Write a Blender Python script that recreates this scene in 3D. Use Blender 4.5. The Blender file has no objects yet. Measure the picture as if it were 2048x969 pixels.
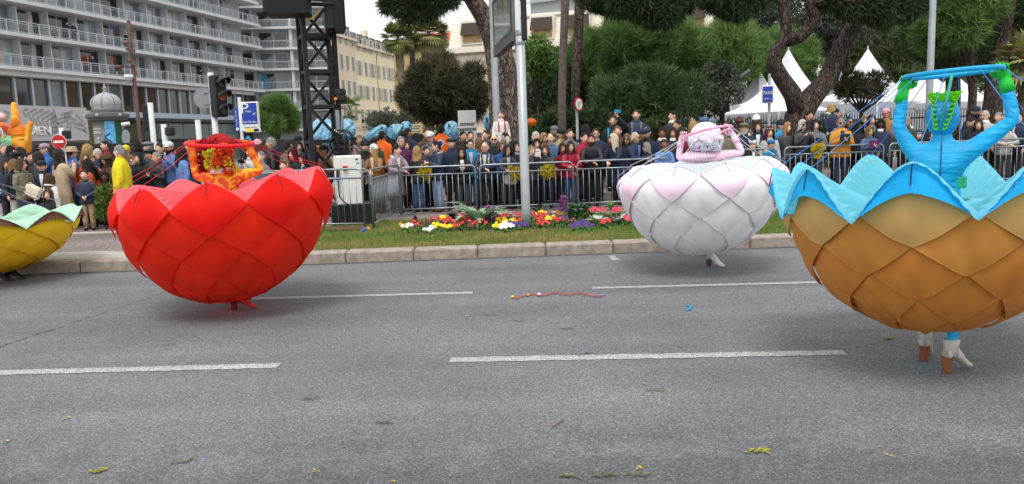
import bpy, math, random
import numpy as np
from mathutils import Vector, Matrix
random.seed(7); rng = np.random.default_rng(7)
SC = bpy.context.scene
COL = SC.collection
PI = math.pi
R = math.radians
# ------------------------------------------------------------------ camera
FPX, CX, CY = 1539.0, 1024.0, 484.5
CAM = Vector((0, 0, 1.75))
PITCH, ROLL = R(7.68), 0.036
CROT = Matrix.Rotation(PI/2-PITCH, 3, 'X') @ Matrix.Rotation(-ROLL, 3, 'Z')
cd = bpy.data.cameras.new('camera'); cam = bpy.data.objects.new('camera', cd); COL.objects.link(cam)
cd.sensor_width = 36; cd.lens = FPX/2048*36; cd.clip_start = .05; cd.clip_end = 3000
cam.matrix_world = Matrix.Translation(CAM) @ CROT.to_4x4()
SC.camera = cam
# ------------------------------------------------------------------ light
SUN_EL, SUN_AZ = 62, 190       # azimuth the light comes from, clockwise from +Y
w = bpy.data.worlds.new('World'); SC.world = w; w.use_nodes = True
nt = w.node_tree; bg = nt.nodes['Background']
sky = nt.nodes.new('ShaderNodeTexSky'); sky.sky_type = 'NISHITA'; sky.sun_disc = False
sky.sun_elevation = R(SUN_EL); sky.sun_rotation = R(SUN_AZ); sky.air_density = 1.2; sky.dust_density = 4
hsv = nt.nodes.new('ShaderNodeHueSaturation'); hsv.inputs['Saturation'].default_value = .16; hsv.inputs['Value'].default_value = 1.55
ov = nt.nodes.new("ShaderNodeMix"); ov.data_type = "RGBA"; ov.inputs["Factor"].default_value = .8; ov.inputs["B"].default_value = (8.3, 8.5, 8.8, 1)      # even overcast
nt.links.new(sky.outputs[0], hsv.inputs["Color"]); nt.links.new(hsv.outputs[0], ov.inputs["A"]); nt.links.new(ov.outputs["Result"], bg.inputs[0]); bg.inputs[1].default_value = .118
sd = bpy.data.lights.new('sun', 'SUN'); so = bpy.data.objects.new('sun', sd); COL.objects.link(so)
sd.energy = 1.5; sd.angle = R(22); sd.color = (1, .97, .92)
az, el = R(SUN_AZ), R(SUN_EL)
so.rotation_euler = Vector((-math.sin(az)*math.cos(el), -math.cos(az)*math.cos(el), -math.sin(el))).to_track_quat('-Z', 'Y').to_euler()
SC.view_settings.view_transform = 'Standard'; SC.view_settings.look = 'None'; SC.view_settings.exposure = 0.36; SC.view_settings.gamma = 1
# ------------------------------------------------------------------ pixel to place
def ray(u, v): return CROT @ Vector(((u-CX)/FPX, -(v-CY)/FPX, -1))
def P(u, v, Y):
    d = ray(u, v); return CAM + d*(Y/d.y)
def G(u, v, z=0.0):
    d = ray(u, v); return CAM + d*((z-CAM.z)/d.z)
# ------------------------------------------------------------------ materials
def lin(h):
    if isinstance(h, str):
        h = h.lstrip('#'); c = [int(h[i:i+2], 16)/255 for i in (0, 2, 4)]
        return tuple(x/12.92 if x <= .04045 else ((x+.055)/1.055)**2.4 for x in c)
    return tuple(h)
MC = {}
def M(name, col, rough=.7, var=.14, scale=6, bump=0, bscale=60, metal=0, trans=0, spec=.4, emit=0, tone=None, wave=None):
    """procedural principled material: colour noise, bump noise, optional translucency / tone attribute / wave folds"""
    if name in MC: return MC[name]
    c = lin(col); m = bpy.data.materials.new(name); m.use_nodes = True; n = m.node_tree.nodes; L = m.node_tree.links
    b = n['Principled BSDF']; out = n['Material Output']
    b.inputs['Roughness'].default_value = rough; b.inputs['Metallic'].default_value = metal; b.inputs['Specular IOR Level'].default_value = spec
    tc = n.new('ShaderNodeTexCoord')
    nz = n.new('ShaderNodeTexNoise'); nz.inputs['Scale'].default_value = scale; nz.inputs['Detail'].default_value = 5
    L.new(tc.outputs['Object'], nz.inputs['Vector'])
    mx = n.new('ShaderNodeMix'); mx.data_type = 'RGBA'
    mr = n.new('ShaderNodeMapRange'); mr.inputs[1].default_value = .3; mr.inputs[2].default_value = .7
    L.new(nz.outputs['Fac'], mr.inputs[0]); L.new(mr.outputs[0], mx.inputs['Factor'])
    mx.inputs['A'].default_value = tuple(x*(1-var) for x in c)+(1,); mx.inputs['B'].default_value = tuple(min(1, x*(1+var)) for x in c)+(1,)
    co = mx.outputs['Result']
    if tone:
        at = n.new('ShaderNodeAttribute'); at.attribute_name = 'tone'
        m2 = n.new('ShaderNodeMix'); m2.data_type = 'RGBA'; m2.inputs['B'].default_value = lin(tone)+(1,)
        L.new(at.outputs['Fac'], m2.inputs['Factor']); L.new(co, m2.inputs['A']); co = m2.outputs['Result']
    L.new(co, b.inputs['Base Color'])
    if emit:
        L.new(co, b.inputs['Emission Color']); b.inputs['Emission Strength'].default_value = emit
    if bump or wave:
        bz = n.new('ShaderNodeTexNoise'); bz.inputs['Scale'].default_value = bscale; bz.inputs['Detail'].default_value = 3
        if wave:
            mp = n.new('ShaderNodeMapping'); mp.inputs['Scale'].default_value = wave; L.new(tc.outputs['Object'], mp.inputs['Vector']); L.new(mp.outputs[0], bz.inputs['Vector'])
        else: L.new(tc.outputs['Object'], bz.inputs['Vector'])
        bp = n.new('ShaderNodeBump'); bp.inputs['Strength'].default_value = min(1, bump); bp.inputs['Distance'].default_value = (.02 if bscale > 6 else .06) if not wave else .05
        L.new(bz.outputs['Fac'], bp.inputs['Height']); L.new(bp.outputs[0], b.inputs['Normal'])
    if trans:
        tr = n.new('ShaderNodeBsdfTranslucent'); L.new(co, tr.inputs['Color'])
        ms = n.new('ShaderNodeMixShader'); ms.inputs[0].default_value = trans
        L.new(b.outputs[0], ms.inputs[1]); L.new(tr.outputs[0], ms.inputs[2]); L.new(ms.outputs[0], out.inputs[0])
    MC[name] = m; return m
# ------------------------------------------------------------------ objects
def tag(o, label=None, cat=None, group=None, kind=None):
    if label: o['label'] = label
    if cat: o['category'] = cat
    if group: o['group'] = group
    if kind: o['kind'] = kind
    return o
def empty(name, loc, label=None, cat=None, group=None, rz=0, parent=None, kind=None):
    o = bpy.data.objects.new(name, None); COL.objects.link(o); o.location = loc; o.rotation_euler = (0, 0, rz); o.empty_display_size = .1
    if parent: o.parent = parent
    return tag(o, label, cat, group, kind)
def wloc(o):
    p = Vector((0, 0, 0))
    while o: p = p + o.location; o = o.parent
    return p
def mesh(name, V, F, mi=None, smooth=True):
    me = bpy.data.meshes.new(name); me.from_pydata([tuple(v) for v in V], [], F)
    if mi is not None and len(mi) == len(me.polygons): me.polygons.foreach_set('material_index', np.array(mi, dtype=np.int32))
    me.polygons.foreach_set('use_smooth', np.full(len(me.polygons), smooth)); me.update(); return me
def link(name, me, mats, parent=None, loc=None):
    o = bpy.data.objects.new(name, me); COL.objects.link(o)
    if not isinstance(mats, (list, tuple)): mats = [mats]
    if len(me.materials) == 0:
        for m in mats: me.materials.append(m)
    else:
        for i, m in enumerate(mats):
            if i < len(o.material_slots): o.material_slots[i].link = 'OBJECT'; o.material_slots[i].material = m
    if parent: o.parent = parent
    if loc is not None: o.location = loc
    return o
class MB:
    def __init__(s): s.V = []; s.F = []; s.I = []; s.m = 0
    def add(s, V, F):
        k = len(s.V); s.V += [tuple(v) for v in V]; s.F += [tuple(i+k for i in f) for f in F]; s.I += [s.m]*len(F); return s
    def box(s, c, d, rz=0, rot=None):
        x, y, z = d[0]/2, d[1]/2, d[2]/2; Q = rot or Matrix.Rotation(rz, 3, 'Z'); c = Vector(c)
        v = [c+Q@Vector(p) for p in ((-x,-y,-z),(x,-y,-z),(x,y,-z),(-x,y,-z),(-x,-y,z),(x,-y,z),(x,y,z),(-x,y,z))]
        return s.add(v, [(0,3,2,1),(4,5,6,7),(0,1,5,4),(1,2,6,5),(2,3,7,6),(3,0,4,7)])
    def bbox(s, c, d, b=.01, rz=0, rot=None):       # chamfered box
        x, y, z = d[0]/2, d[1]/2, d[2]/2; Q = rot or Matrix.Rotation(rz, 3, 'Z'); c = Vector(c); v = []
        for zz, k in ((-z, b), (-z+b, 0), (z-b, 0), (z, b)):
            a, e = x-k, y-k
            for px, py in ((-a+b,-e),(a-b,-e),(a,-e+b),(a,e-b),(a-b,e),(-a+b,e),(-a,e-b),(-a,-e+b)): v.append(c+Q@Vector((px, py, zz)))
        f = [tuple(range(7, -1, -1)), tuple(range(24, 32))]
        for r in range(3):
            for i in range(8): j = (i+1) % 8; f.append((r*8+i, r*8+j, r*8+8+j, r*8+8+i))
        return s.add(v, f)
    def beam(s, p, q, wd, h=None, up=(0, 0, 1)):
        p, q = Vector(p), Vector(q); d = q-p; h = h or wd; L = d.length
        y = d.normalized(); u = Vector(up)
        if abs(y.dot(u)) > .98: u = Vector((1, 0, 0))
        x = y.cross(u).normalized(); z = x.cross(y)
        return s.box((p+q)/2, (wd, L, h), rot=Matrix((x, y, z)).transposed())
    def tube(s, pts, rad, n=8, cap=True, sy=1.0, ax=None):
        pts = [Vector(p) for p in pts]; k = len(pts)
        if not hasattr(rad, '__len__'): rad = [rad]*k
        V = []; px = None
        for i, p in enumerate(pts):
            d = (pts[min(i+1, k-1)]-pts[max(i-1, 0)])
            d = d.normalized() if d.length > 1e-9 else Vector((0, 0, 1))
            if ax is not None: x = Vector(ax)
            elif px is None: x = Vector((1, 0, 0)) if abs(d.x) < .8 else Vector((0, 1, 0))
            else: x = px
            x = (x-d*x.dot(d)).normalized(); y = d.cross(x); px = x
            for j in range(n):
                a = 2*PI*j/n; V.append(p+x*(math.cos(a)*rad[i])+y*(math.sin(a)*rad[i]*sy))
        F = [(i*n+j, i*n+(j+1) % n, (i+1)*n+(j+1) % n, (i+1)*n+j) for i in range(k-1) for j in range(n)]
        if cap: F += [tuple(range(n-1, -1, -1)), tuple((k-1)*n+j for j in range(n))]
        return s.add(V, F)
    def rings(s, rr, n=14, cap=True):     # rr: (cx,cy,z,rx,ry)
        V = []; k = len(rr)
        for cx, cy, z, rx, ry in rr:
            for j in range(n): a = 2*PI*j/n; V.append((cx+math.cos(a)*rx, cy+math.sin(a)*ry, z))
        F = [(i*n+j, i*n+(j+1) % n, (i+1)*n+(j+1) % n, (i+1)*n+j) for i in range(k-1) for j in range(n)]
        if cap: F += [tuple(range(n-1, -1, -1)), tuple((k-1)*n+j for j in range(n))]
        return s.add(V, F)
    def lathe(s, prof, c=(0, 0, 0), n=16, cap=True): return s.rings([(c[0], c[1], c[2]+z, r, r) for r, z in prof], n, cap)
    def ball(s, c, r, nu=10, nv=7):
        if not hasattr(r, '__len__'): r = (r, r, r)
        V = [(c[0], c[1], c[2]-r[2])]
        for i in range(1, nv):
            t = PI*i/nv
            for j in range(nu): a = 2*PI*j/nu; V.append((c[0]+r[0]*math.sin(t)*math.cos(a), c[1]+r[1]*math.sin(t)*math.sin(a), c[2]-r[2]*math.cos(t)))
        V.append((c[0], c[1], c[2]+r[2])); F = []
        for j in range(nu): F.append((0, 1+(j+1) % nu, 1+j))
        for i in range(nv-2):
            for j in range(nu): a = 1+i*nu; F.append((a+j, a+(j+1) % nu, a+nu+(j+1) % nu, a+nu+j))
        a = 1+(nv-2)*nu; e = len(V)-1
        for j in range(nu): F.append((a+j, a+(j+1) % nu, e))
        return s.add(V, F)
    def grid(s, fn, nu, nv):
        V = [fn(i/nu, j/nv) for i in range(nu+1) for j in range(nv+1)]
        F = [(i*(nv+1)+j, (i+1)*(nv+1)+j, (i+1)*(nv+1)+j+1, i*(nv+1)+j+1) for i in range(nu) for j in range(nv)]
        return s.add(V, F)
    def disc(s, c, r, nrm=(0, -1, 0), n=20, th=.02):
        nn = Vector(nrm).normalized(); c = Vector(c); return s.tube([c-nn*th/2, c+nn*th/2], r, n)
    def obj(s, name, mats, parent=None, smooth=False, world=True):
        V = np.array(s.V, dtype=float)
        loc = None
        if parent is not None:
            if world: V = V-np.array(wloc(parent))
        else:
            loc = Vector(((V[:, 0].min()+V[:, 0].max())/2, (V[:, 1].min()+V[:, 1].max())/2, V[:, 2].min())); V = V-np.array(loc)
        me = mesh(name, V.tolist(), s.F, s.I, smooth)
        return link(name, me, mats, parent, loc)
def solid(o, t, off=0):
    md = o.modifiers.new('thick', 'SOLIDIFY'); md.thickness = t; md.offset = off; return o
def text(name, s, size, mat, parent, loc, rot=(PI/2, 0, 0), ext=.004, world=True, align='CENTER', sx=1.0, bold=0):
    c = bpy.data.curves.new(name, 'FONT'); c.body = s; c.size = size; c.extrude = ext; c.offset = bold; c.align_x = align; c.align_y = 'CENTER'
    t = bpy.data.objects.new('tmp', c); COL.objects.link(t)
    me = bpy.data.meshes.new_from_object(t.evaluated_get(bpy.context.evaluated_depsgraph_get())); COL.objects.unlink(t); bpy.data.objects.remove(t)
    me.materials.clear(); o = link(name, me, mat, parent)
    o.location = (Vector(loc)-wloc(parent)) if world else loc; o.rotation_euler = rot; o.scale = (sx, 1, 1); return o
def leafcloud(name, clumps, n, size, mat, parent, wd=.28, k=3, up=.35, inner=.55, flat=1.0, seed=0, world=True, tonebias=0.0):
    """foliage: n tufts of k narrow leaf triangles spread through spherical clumps, one mesh"""
    g = np.random.default_rng(seed+11); C = np.array([c[:3] for c in clumps], float); rad = np.array([c[3] for c in clumps], float)
    pr = rad**2; pr /= pr.sum(); ix = g.choice(len(C), n, p=pr)
    d = g.normal(size=(n, 3)); d /= np.linalg.norm(d, axis=1)[:, None]
    rr = rad[ix]*(inner+(1.06-inner)*g.random(n)**.6)
    d2 = d.copy(); d2[:, 2] *= flat
    pos = C[ix]+d2*rr[:, None]
    ctone = g.random(len(C)); tone = np.clip(ctone[ix]*.55+g.random(n)*.45+tonebias, 0, 1)
    V = np.zeros((n, k, 3, 3)); T = np.zeros((n, k, 3))
    for i in range(k):
        a = d*.8+g.normal(size=(n, 3))*.6; a[:, 2] += up; a /= np.linalg.norm(a, axis=1)[:, None]
        b = np.cross(a, g.normal(size=(n, 3))); b /= (np.linalg.norm(b, axis=1)[:, None]+1e-9)
        L = size*(.6+.8*g.random(n))[:, None]
        V[:, i, 0] = pos-b*L*wd/2; V[:, i, 1] = pos+b*L*wd/2; V[:, i, 2] = pos+a*L
        T[:, i, :] = tone[:, None]
    V = V.reshape(-1, 3)
    if world and parent is not None: V = V-np.array(wloc(parent))
    nf = n*k; me = bpy.data.meshes.new(name); me.vertices.add(nf*3); me.vertices.foreach_set('co', V.ravel().astype(np.float32))
    me.loops.add(nf*3); me.loops.foreach_set('vertex_index', np.arange(nf*3, dtype=np.int32))
    me.polygons.add(nf); me.polygons.foreach_set('loop_start', np.arange(0, nf*3, 3, dtype=np.int32))
    try: me.polygons.foreach_set('loop_total', np.full(nf, 3, dtype=np.int32))
    except Exception: pass
    at = me.attributes.new('tone', 'FLOAT', 'POINT'); at.data.foreach_set('value', T.ravel().astype(np.float32))
    me.update(calc_edges=True); me.validate()
    return link(name, me, mat, parent)
def skinned(nodes, edges, sub=1, root=0):
    """continuous skin over a skeleton: nodes (x,y,z,rx,ry)"""
    me = bpy.data.meshes.new('sk'); me.from_pydata([n[:3] for n in nodes], edges, []); o = bpy.data.objects.new('sk', me); COL.objects.link(o)
    o.modifiers.new('s', 'SKIN'); sv = me.skin_vertices[0].data
    for i, n in enumerate(nodes): sv[i].radius = (n[3], n[4] if len(n) > 4 else n[3]); sv[i].use_root = (i == root)
    md = o.modifiers.new('u', 'SUBSURF'); md.levels = sub; md.render_levels = sub
    r = bpy.data.meshes.new_from_object(o.evaluated_get(bpy.context.evaluated_depsgraph_get()))
    V = np.array([v.co[:] for v in r.vertices]); F = [tuple(p.vertices) for p in r.polygons]
    bpy.data.objects.remove(o); return V, F
def lerp(a, b, t): return a+(b-a)*t
def interp(x, xs, ys): return float(np.interp(x, xs, ys))
# common materials
STEEL = M('galvanised_steel', '#8f979c', .38, .15, 12, .15, 40, metal=.75)
BLACKM = M('black_metal', '#17181b', .5, .2, 8, .1, 60)
WHITEP = M('white_paint', '#d8dad8', .5, .06, 4)
GREYP = M('grey_paint', '#8d9194', .5, .1, 4)
def barkmat(name, c0, c1, c2, sc=9):
    m = bpy.data.materials.new(name); m.use_nodes = True; n = m.node_tree.nodes; L = m.node_tree.links; b = n['Principled BSDF']; tc = n.new('ShaderNodeTexCoord'); mp = n.new('ShaderNodeMapping'); mp.inputs['Scale'].default_value = (1.5, 1.5, .55); L.new(tc.outputs['Object'], mp.inputs['Vector'])
    nz = n.new('ShaderNodeTexNoise'); nz.inputs['Scale'].default_value = 5; L.new(mp.outputs[0], nz.inputs['Vector']); ad = n.new('ShaderNodeVectorMath'); ad.operation = 'MULTIPLY_ADD'; ad.inputs[1].default_value = (.16, .16, .16); L.new(nz.outputs['Color'], ad.inputs[0]); L.new(mp.outputs[0], ad.inputs[2])
    vo = n.new('ShaderNodeTexVoronoi'); vo.feature = 'DISTANCE_TO_EDGE'; vo.inputs['Scale'].default_value = sc; L.new(ad.outputs[0], vo.inputs['Vector']); v2 = n.new('ShaderNodeTexVoronoi'); v2.inputs['Scale'].default_value = sc; L.new(ad.outputs[0], v2.inputs['Vector']); se = n.new('ShaderNodeSeparateColor'); L.new(v2.outputs['Color'], se.inputs[0])
    m1 = n.new('ShaderNodeMix'); m1.data_type = 'RGBA'; m1.inputs['A'].default_value = lin(c1)+(1,); m1.inputs['B'].default_value = lin(c2)+(1,); L.new(se.outputs[0], m1.inputs['Factor'])
    mr = n.new('ShaderNodeMapRange'); mr.inputs[2].default_value = .10; L.new(vo.outputs['Distance'], mr.inputs[0]); m2 = n.new('ShaderNodeMix'); m2.data_type = 'RGBA'; m2.inputs['A'].default_value = lin(c0)+(1,); L.new(mr.outputs[0], m2.inputs['Factor']); L.new(m1.outputs['Result'], m2.inputs['B']); L.new(m2.outputs['Result'], b.inputs['Base Color'])
    bp = n.new('ShaderNodeBump'); bp.inputs['Strength'].default_value = 1; bp.inputs['Distance'].default_value = .05; L.new(mr.outputs[0], bp.inputs['Height']); L.new(bp.outputs[0], b.inputs['Normal']); b.inputs['Roughness'].default_value = .95; return m
BARK = barkmat('pine_bark', '#2a211d', '#5d4b42', '#8b7a70')
BARKD = barkmat('dark_bark', '#1d1714', '#40342e', '#62554c')
def gz(x, y): return .15
# ================================================================== GROUND
def asphalt(name, c0, c1, c2, grain=165, damp=None):
    m = bpy.data.materials.new(name); m.use_nodes = True; n = m.node_tree.nodes; L = m.node_tree.links; b = n['Principled BSDF']
    tc = n.new('ShaderNodeTexCoord')
    vo = n.new('ShaderNodeTexVoronoi'); vo.inputs['Scale'].default_value = grain; L.new(tc.outputs['Object'], vo.inputs['Vector'])
    sp = n.new('ShaderNodeSeparateColor'); L.new(vo.outputs['Color'], sp.inputs[0])
    cr = n.new('ShaderNodeValToRGB'); e = cr.color_ramp.elements; e[0].color = lin(c0)+(1,); e[1].color = lin(c2)+(1,); e[0].position = .12; e[1].position = .98
    x = cr.color_ramp.elements.new(.62); x.color = lin(c1)+(1,); L.new(sp.outputs[0], cr.inputs[0])
    nz = n.new('ShaderNodeTexNoise'); nz.inputs['Scale'].default_value = .55; nz.inputs['Detail'].default_value = 6; L.new(tc.outputs['Object'], nz.inputs['Vector'])
    mr = n.new('ShaderNodeMapRange'); mr.inputs[1].default_value = .3; mr.inputs[2].default_value = .7; mr.inputs[3].default_value = .78; mr.inputs[4].default_value = 1.12; L.new(nz.outputs[0], mr.inputs[0])
    mu = n.new('ShaderNodeMix'); mu.data_type = 'RGBA'; mu.blend_type = 'MULTIPLY'; mu.inputs['Factor'].default_value = 1
    L.new(cr.outputs[0], mu.inputs['A']); L.new(mr.outputs[0], mu.inputs['B']); co = mu.outputs['Result']
    mp = n.new('ShaderNodeMapping'); mp.inputs['Scale'].default_value = (.10, 1.9, 1); L.new(tc.outputs['Object'], mp.inputs['Vector']); n4 = n.new('ShaderNodeTexNoise'); n4.inputs['Scale'].default_value = 1; n4.inputs['Detail'].default_value = 4; L.new(mp.outputs[0], n4.inputs['Vector'])      # wear along the lanes
    r4 = n.new('ShaderNodeMapRange'); r4.inputs[1].default_value = .35; r4.inputs[2].default_value = .65; r4.inputs[3].default_value = .88; r4.inputs[4].default_value = 1.07; L.new(n4.outputs[0], r4.inputs[0])
    m5 = n.new('ShaderNodeMix'); m5.data_type = 'RGBA'; m5.blend_type = 'MULTIPLY'; m5.inputs['Factor'].default_value = 1; L.new(co, m5.inputs['A']); L.new(r4.outputs[0], m5.inputs['B']); co = m5.outputs['Result']
    if damp:   # a worn darker strip along the near edge of the carriageway
        sx = n.new('ShaderNodeSeparateXYZ'); L.new(tc.outputs['Object'], sx.inputs[0])
        n2 = n.new('ShaderNodeTexNoise'); n2.inputs['Scale'].default_value = 2.6; n2.inputs['Detail'].default_value = 6; n2.inputs['Roughness'].default_value = .7; L.new(tc.outputs['Object'], n2.inputs['Vector'])
        ad = n.new('ShaderNodeMath'); ad.operation = 'MULTIPLY_ADD'; ad.inputs[1].default_value = -2.2; L.new(n2.outputs[0], ad.inputs[0]); L.new(sx.outputs['Y'], ad.inputs[2])
        m3 = n.new('ShaderNodeMapRange'); m3.inputs[1].default_value = damp-1.5; m3.inputs[2].default_value = damp-.9; m3.inputs[3].default_value = .68; m3.inputs[4].default_value = 1; L.new(ad.outputs[0], m3.inputs[0])
        m4 = n.new('ShaderNodeMix'); m4.data_type = 'RGBA'; m4.blend_type = 'MULTIPLY'; m4.inputs['Factor'].default_value = 1; L.new(co, m4.inputs['A']); L.new(m3.outputs[0], m4.inputs['B']); co = m4.outputs['Result']
    L.new(co, b.inputs['Base Color']); b.inputs['Roughness'].default_value = .82; b.inputs['Specular IOR Level'].default_value = .35
    bp = n.new('ShaderNodeBump'); bp.inputs['Strength'].default_value = .6; bp.inputs['Distance'].default_value = .005; L.new(vo.outputs['Distance'], bp.inputs['Height']); L.new(bp.outputs[0], b.inputs['Normal'])
    return m
ASPH = asphalt('asphalt', '#5a5c5f', '#6d6f72', '#8f8f8d', 120, damp=4.2)
PAVE = asphalt('pink_pavement', '#5e5351', '#83746f', '#a39792', 60)
def sheet(name, pts, mat, kind='structure', **k):
    o = MB().add(pts, [tuple(range(len(pts)))]).obj(name, mat); return tag(o, kind=kind, **k)
o = MB().add([(-900, -30, 0), (900, -30, 0), (900, 900, 0), (-900, 900, 0)], [(0, 1, 2, 3)]).obj('road', ASPH); o.location = (0, 0, 0)
o.data.vertices.foreach_set('co', np.array([(-900, -30, 0), (900, -30, 0), (900, 900, 0), (-900, 900, 0)], dtype=np.float32).ravel()); tag(o, kind='structure')
YK = 11.33; KT = .165
bm = MB().box((0, YK+.3+400, .07), (1400, 800, .16)); tag(bm.obj('pavement', PAVE), kind='structure')
# kerb: single stones
kerb = empty('kerb', (0, YK, 0), kind='structure')
KST = M('kerb_stone', '#9c9186', .9, .28, 9, .6, 70)
x = -12.3; i = 0
kv = []
while x < 14:
    L = 1.0 + random.uniform(-.05, .05); s = MB()
    s.bbox((x+L/2, YK+.15+random.uniform(-.004, .004), KT/2-.02+random.uniform(-.003, .003)), (L-.016, .31, KT+.04), .022)
    s.obj('kerb_stone', KST, kerb); x += L
tag(MB().box((0, YK+.16, .06), (30, .24, .12)).obj('kerb_bedding', M('mortar', '#6d675f', .95), kerb))
gut = [(-14, YK-.1, .004), (14, YK-.1, .004), (14, YK+.02, .004), (-14, YK+.02, .004)]
sheet('gutter_strip', gut, asphalt('gutter_asphalt', '#2c2d2f', '#55565a', '#8f8f8d', 125))
# lawn and flower bed soil
XL = P(560, 520, 11.6).x
LAWN = M('lawn_soil', '#56602f', .95, .35, 5, .5, 60)
sheet('lawn', [(XL, YK+.31, .156), (16, YK+.31, .156), (16, 15.75, .156), (XL-.6, 15.75, .156)], LAWN)
# pale concrete apron left of the lawn and edging at the feet of the crowd
CONC = M('pale_concrete', '#aaa59b', .9, .15, 6, .3, 60)
a = G(150, 531, .155); b = G(285, 518, .155); c = G(235, 512, .155); d = G(200, 514, .155)
sheet('concrete_apron', [(-9, YK+.31, .155), (XL-.02, YK+.31, .155), (XL-.02, YK+.62, .155), (-5.6, YK+.62, .155), (-6.6, YK+1.2, .155), (-9, YK+1.3, .155)], CONC)
ks = empty('paving_edge', (0, 15.3, .15), kind='structure')
for i in range(9): MB().bbox((-11.6+i*1.02, 15.42-.02*i, .165), (1.0, .2, .045), .012).obj('edging_stone', CONC, ks)
# lane markings
PAINT = asphalt('worn_road_paint', '#77797b', '#b2b4b4', '#cdcdcb', 120)
def mark(u0, v0, u1, v1, wd):
    p, q = G(u0, v0), G(u1, v1); d = (q-p).normalized(); nrm = Vector((-d.y, d.x, 0))*wd/2; s = MB(); g = np.random.default_rng(abs(int(u0))+3)
    N = 60; top = []; bot = []
    for i in range(N+1):
        c = p.lerp(q, i/N); top.append(c+nrm*(1+g.normal()*.08)); bot.append(c-nrm*(1+g.normal()*.08))
    V = [(t.x, t.y, .004) for t in top]+[(t.x, t.y, .004) for t in bot]
    F = [(i, N+1+i, N+2+i, i+1) for i in range(N)]
    s.add(V, F); tag(s.obj('lane_marking', PAINT), kind='structure')
mark(-300, 754, 558, 732, .13); mark(900, 721, 1690, 706, .13); mark(470, 599, 945, 586, .11); mark(1185, 577, 1720, 563, .11); mark(2060, 700, 2500, 690, .13)
mark(1222, 512, 1232, 521, .1)
# long crack across the asphalt
s = MB(); p, q = G(-10, 698), G(300, 596); r2 = G(352, 577); prev = None; g = np.random.default_rng(4); V = []; N = 46
for i in range(N+1):
    t = i/N; c = p.lerp(q, t/.8) if t < .8 else q.lerp(r2, (t-.8)/.2); c = c+Vector((g.normal()*.006, g.normal()*.012, 0)); wv = .022*(1-.5*t)
    V += [(c.x, c.y+wv, .004), (c.x, c.y-wv, .004)]
s.add(V, [(2*i, 2*i+1, 2*i+3, 2*i+2) for i in range(N)]); tag(s.obj('road_crack', M('crack_dark', '#1c1c1d', .95)), kind='structure')
# grass blades
def blades(name, n, x0, x1, y0, y1, mat, h=.05, skip=None, seed=1):
    g = np.random.default_rng(seed); x = g.uniform(x0, x1, n); y = g.uniform(y0, y1, n)
    dry = (np.sin(x*1.7+y*2.1)+np.sin(x*3.1-y*4.4+1)+np.sin(x*.6+2))/3
    if skip is not None: k = ~skip(x, y); x, y, dry = x[k], y[k], dry[k]
    n = len(x); a = g.uniform(0, 2*PI, n); hh = h*(.5+g.random(n)); ln = g.uniform(0, .04, n)
    V = np.zeros((n, 3, 3)); z0 = .154
    wv = .007
    V[:, 0] = np.stack([x-np.cos(a)*wv, y-np.sin(a)*wv, np.full(n, z0)], 1); V[:, 1] = np.stack([x+np.cos(a)*wv, y+np.sin(a)*wv, np.full(n, z0)], 1)
    b = g.uniform(0, 2*PI, n); V[:, 2] = np.stack([x+np.cos(b)*ln, y+np.sin(b)*ln, z0+hh], 1)
    tone = np.clip(.27+.75*dry*.6+g.normal(size=n)*.2+np.where(y < YK+.9, .12, 0), 0, 1)
    me = bpy.data.meshes.new(name); me.vertices.add(n*3); me.vertices.foreach_set('co', V.ravel().astype(np.float32)); me.loops.add(n*3)
    me.loops.foreach_set('vertex_index', np.arange(n*3, dtype=np.int32)); me.polygons.add(n); me.polygons.foreach_set('loop_start', np.arange(0, n*3, 3, dtype=np.int32))
    try: me.polygons.foreach_set('loop_total', np.full(n, 3, dtype=np.int32))
    except Exception: pass
    at = me.attributes.new('tone', 'FLOAT', 'POINT'); at.data.foreach_set('value', np.repeat(tone, 3).astype(np.float32)); me.update(calc_edges=True); me.validate()
    o = link(name, me, mat); return tag(o, 'short patchy grass, green and straw coloured, behind the stone kerb', 'grass', kind='stuff')
BED = [P(805, 460, 13.2).x, P(1330, 460, 13.2).x]
blades('grass', 95000, XL, 9.5, YK+.3, 15.7, M('grass_blade', '#5c8436', .8, .25, 3, trans=.25, tone='#b29b60'), skip=lambda x, y: (y > 13.25) & (x > BED[0]+.2) & (x < BED[1]) & (rng.random(len(x)) < .9))
SOIL = M('bed_soil', '#2e2a1e', .98, .4, 12, .8, 40)
sheet('flower_bed_soil', [(BED[0], 13.05, .160), (BED[1], 13.05, .160), (BED[1], 15.3, .160), (BED[0]+.3, 15.3, .160)], SOIL)
def gz(x, y):
    t = min(1, max(0, (x-2.6)/3)); k = min(1, max(0, (y-15.9)/.9)); return .15+.12*t*t*(3-2*t)*k
s = MB(); s.grid(lambda a, b: (2.6+30*a*a, 15.9+70*b*b, gz(2.6+30*a*a, 15.9+70*b*b)+.003), 24, 24); tag(s.obj('plaza_paving', PAVE), kind='structure')
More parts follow.
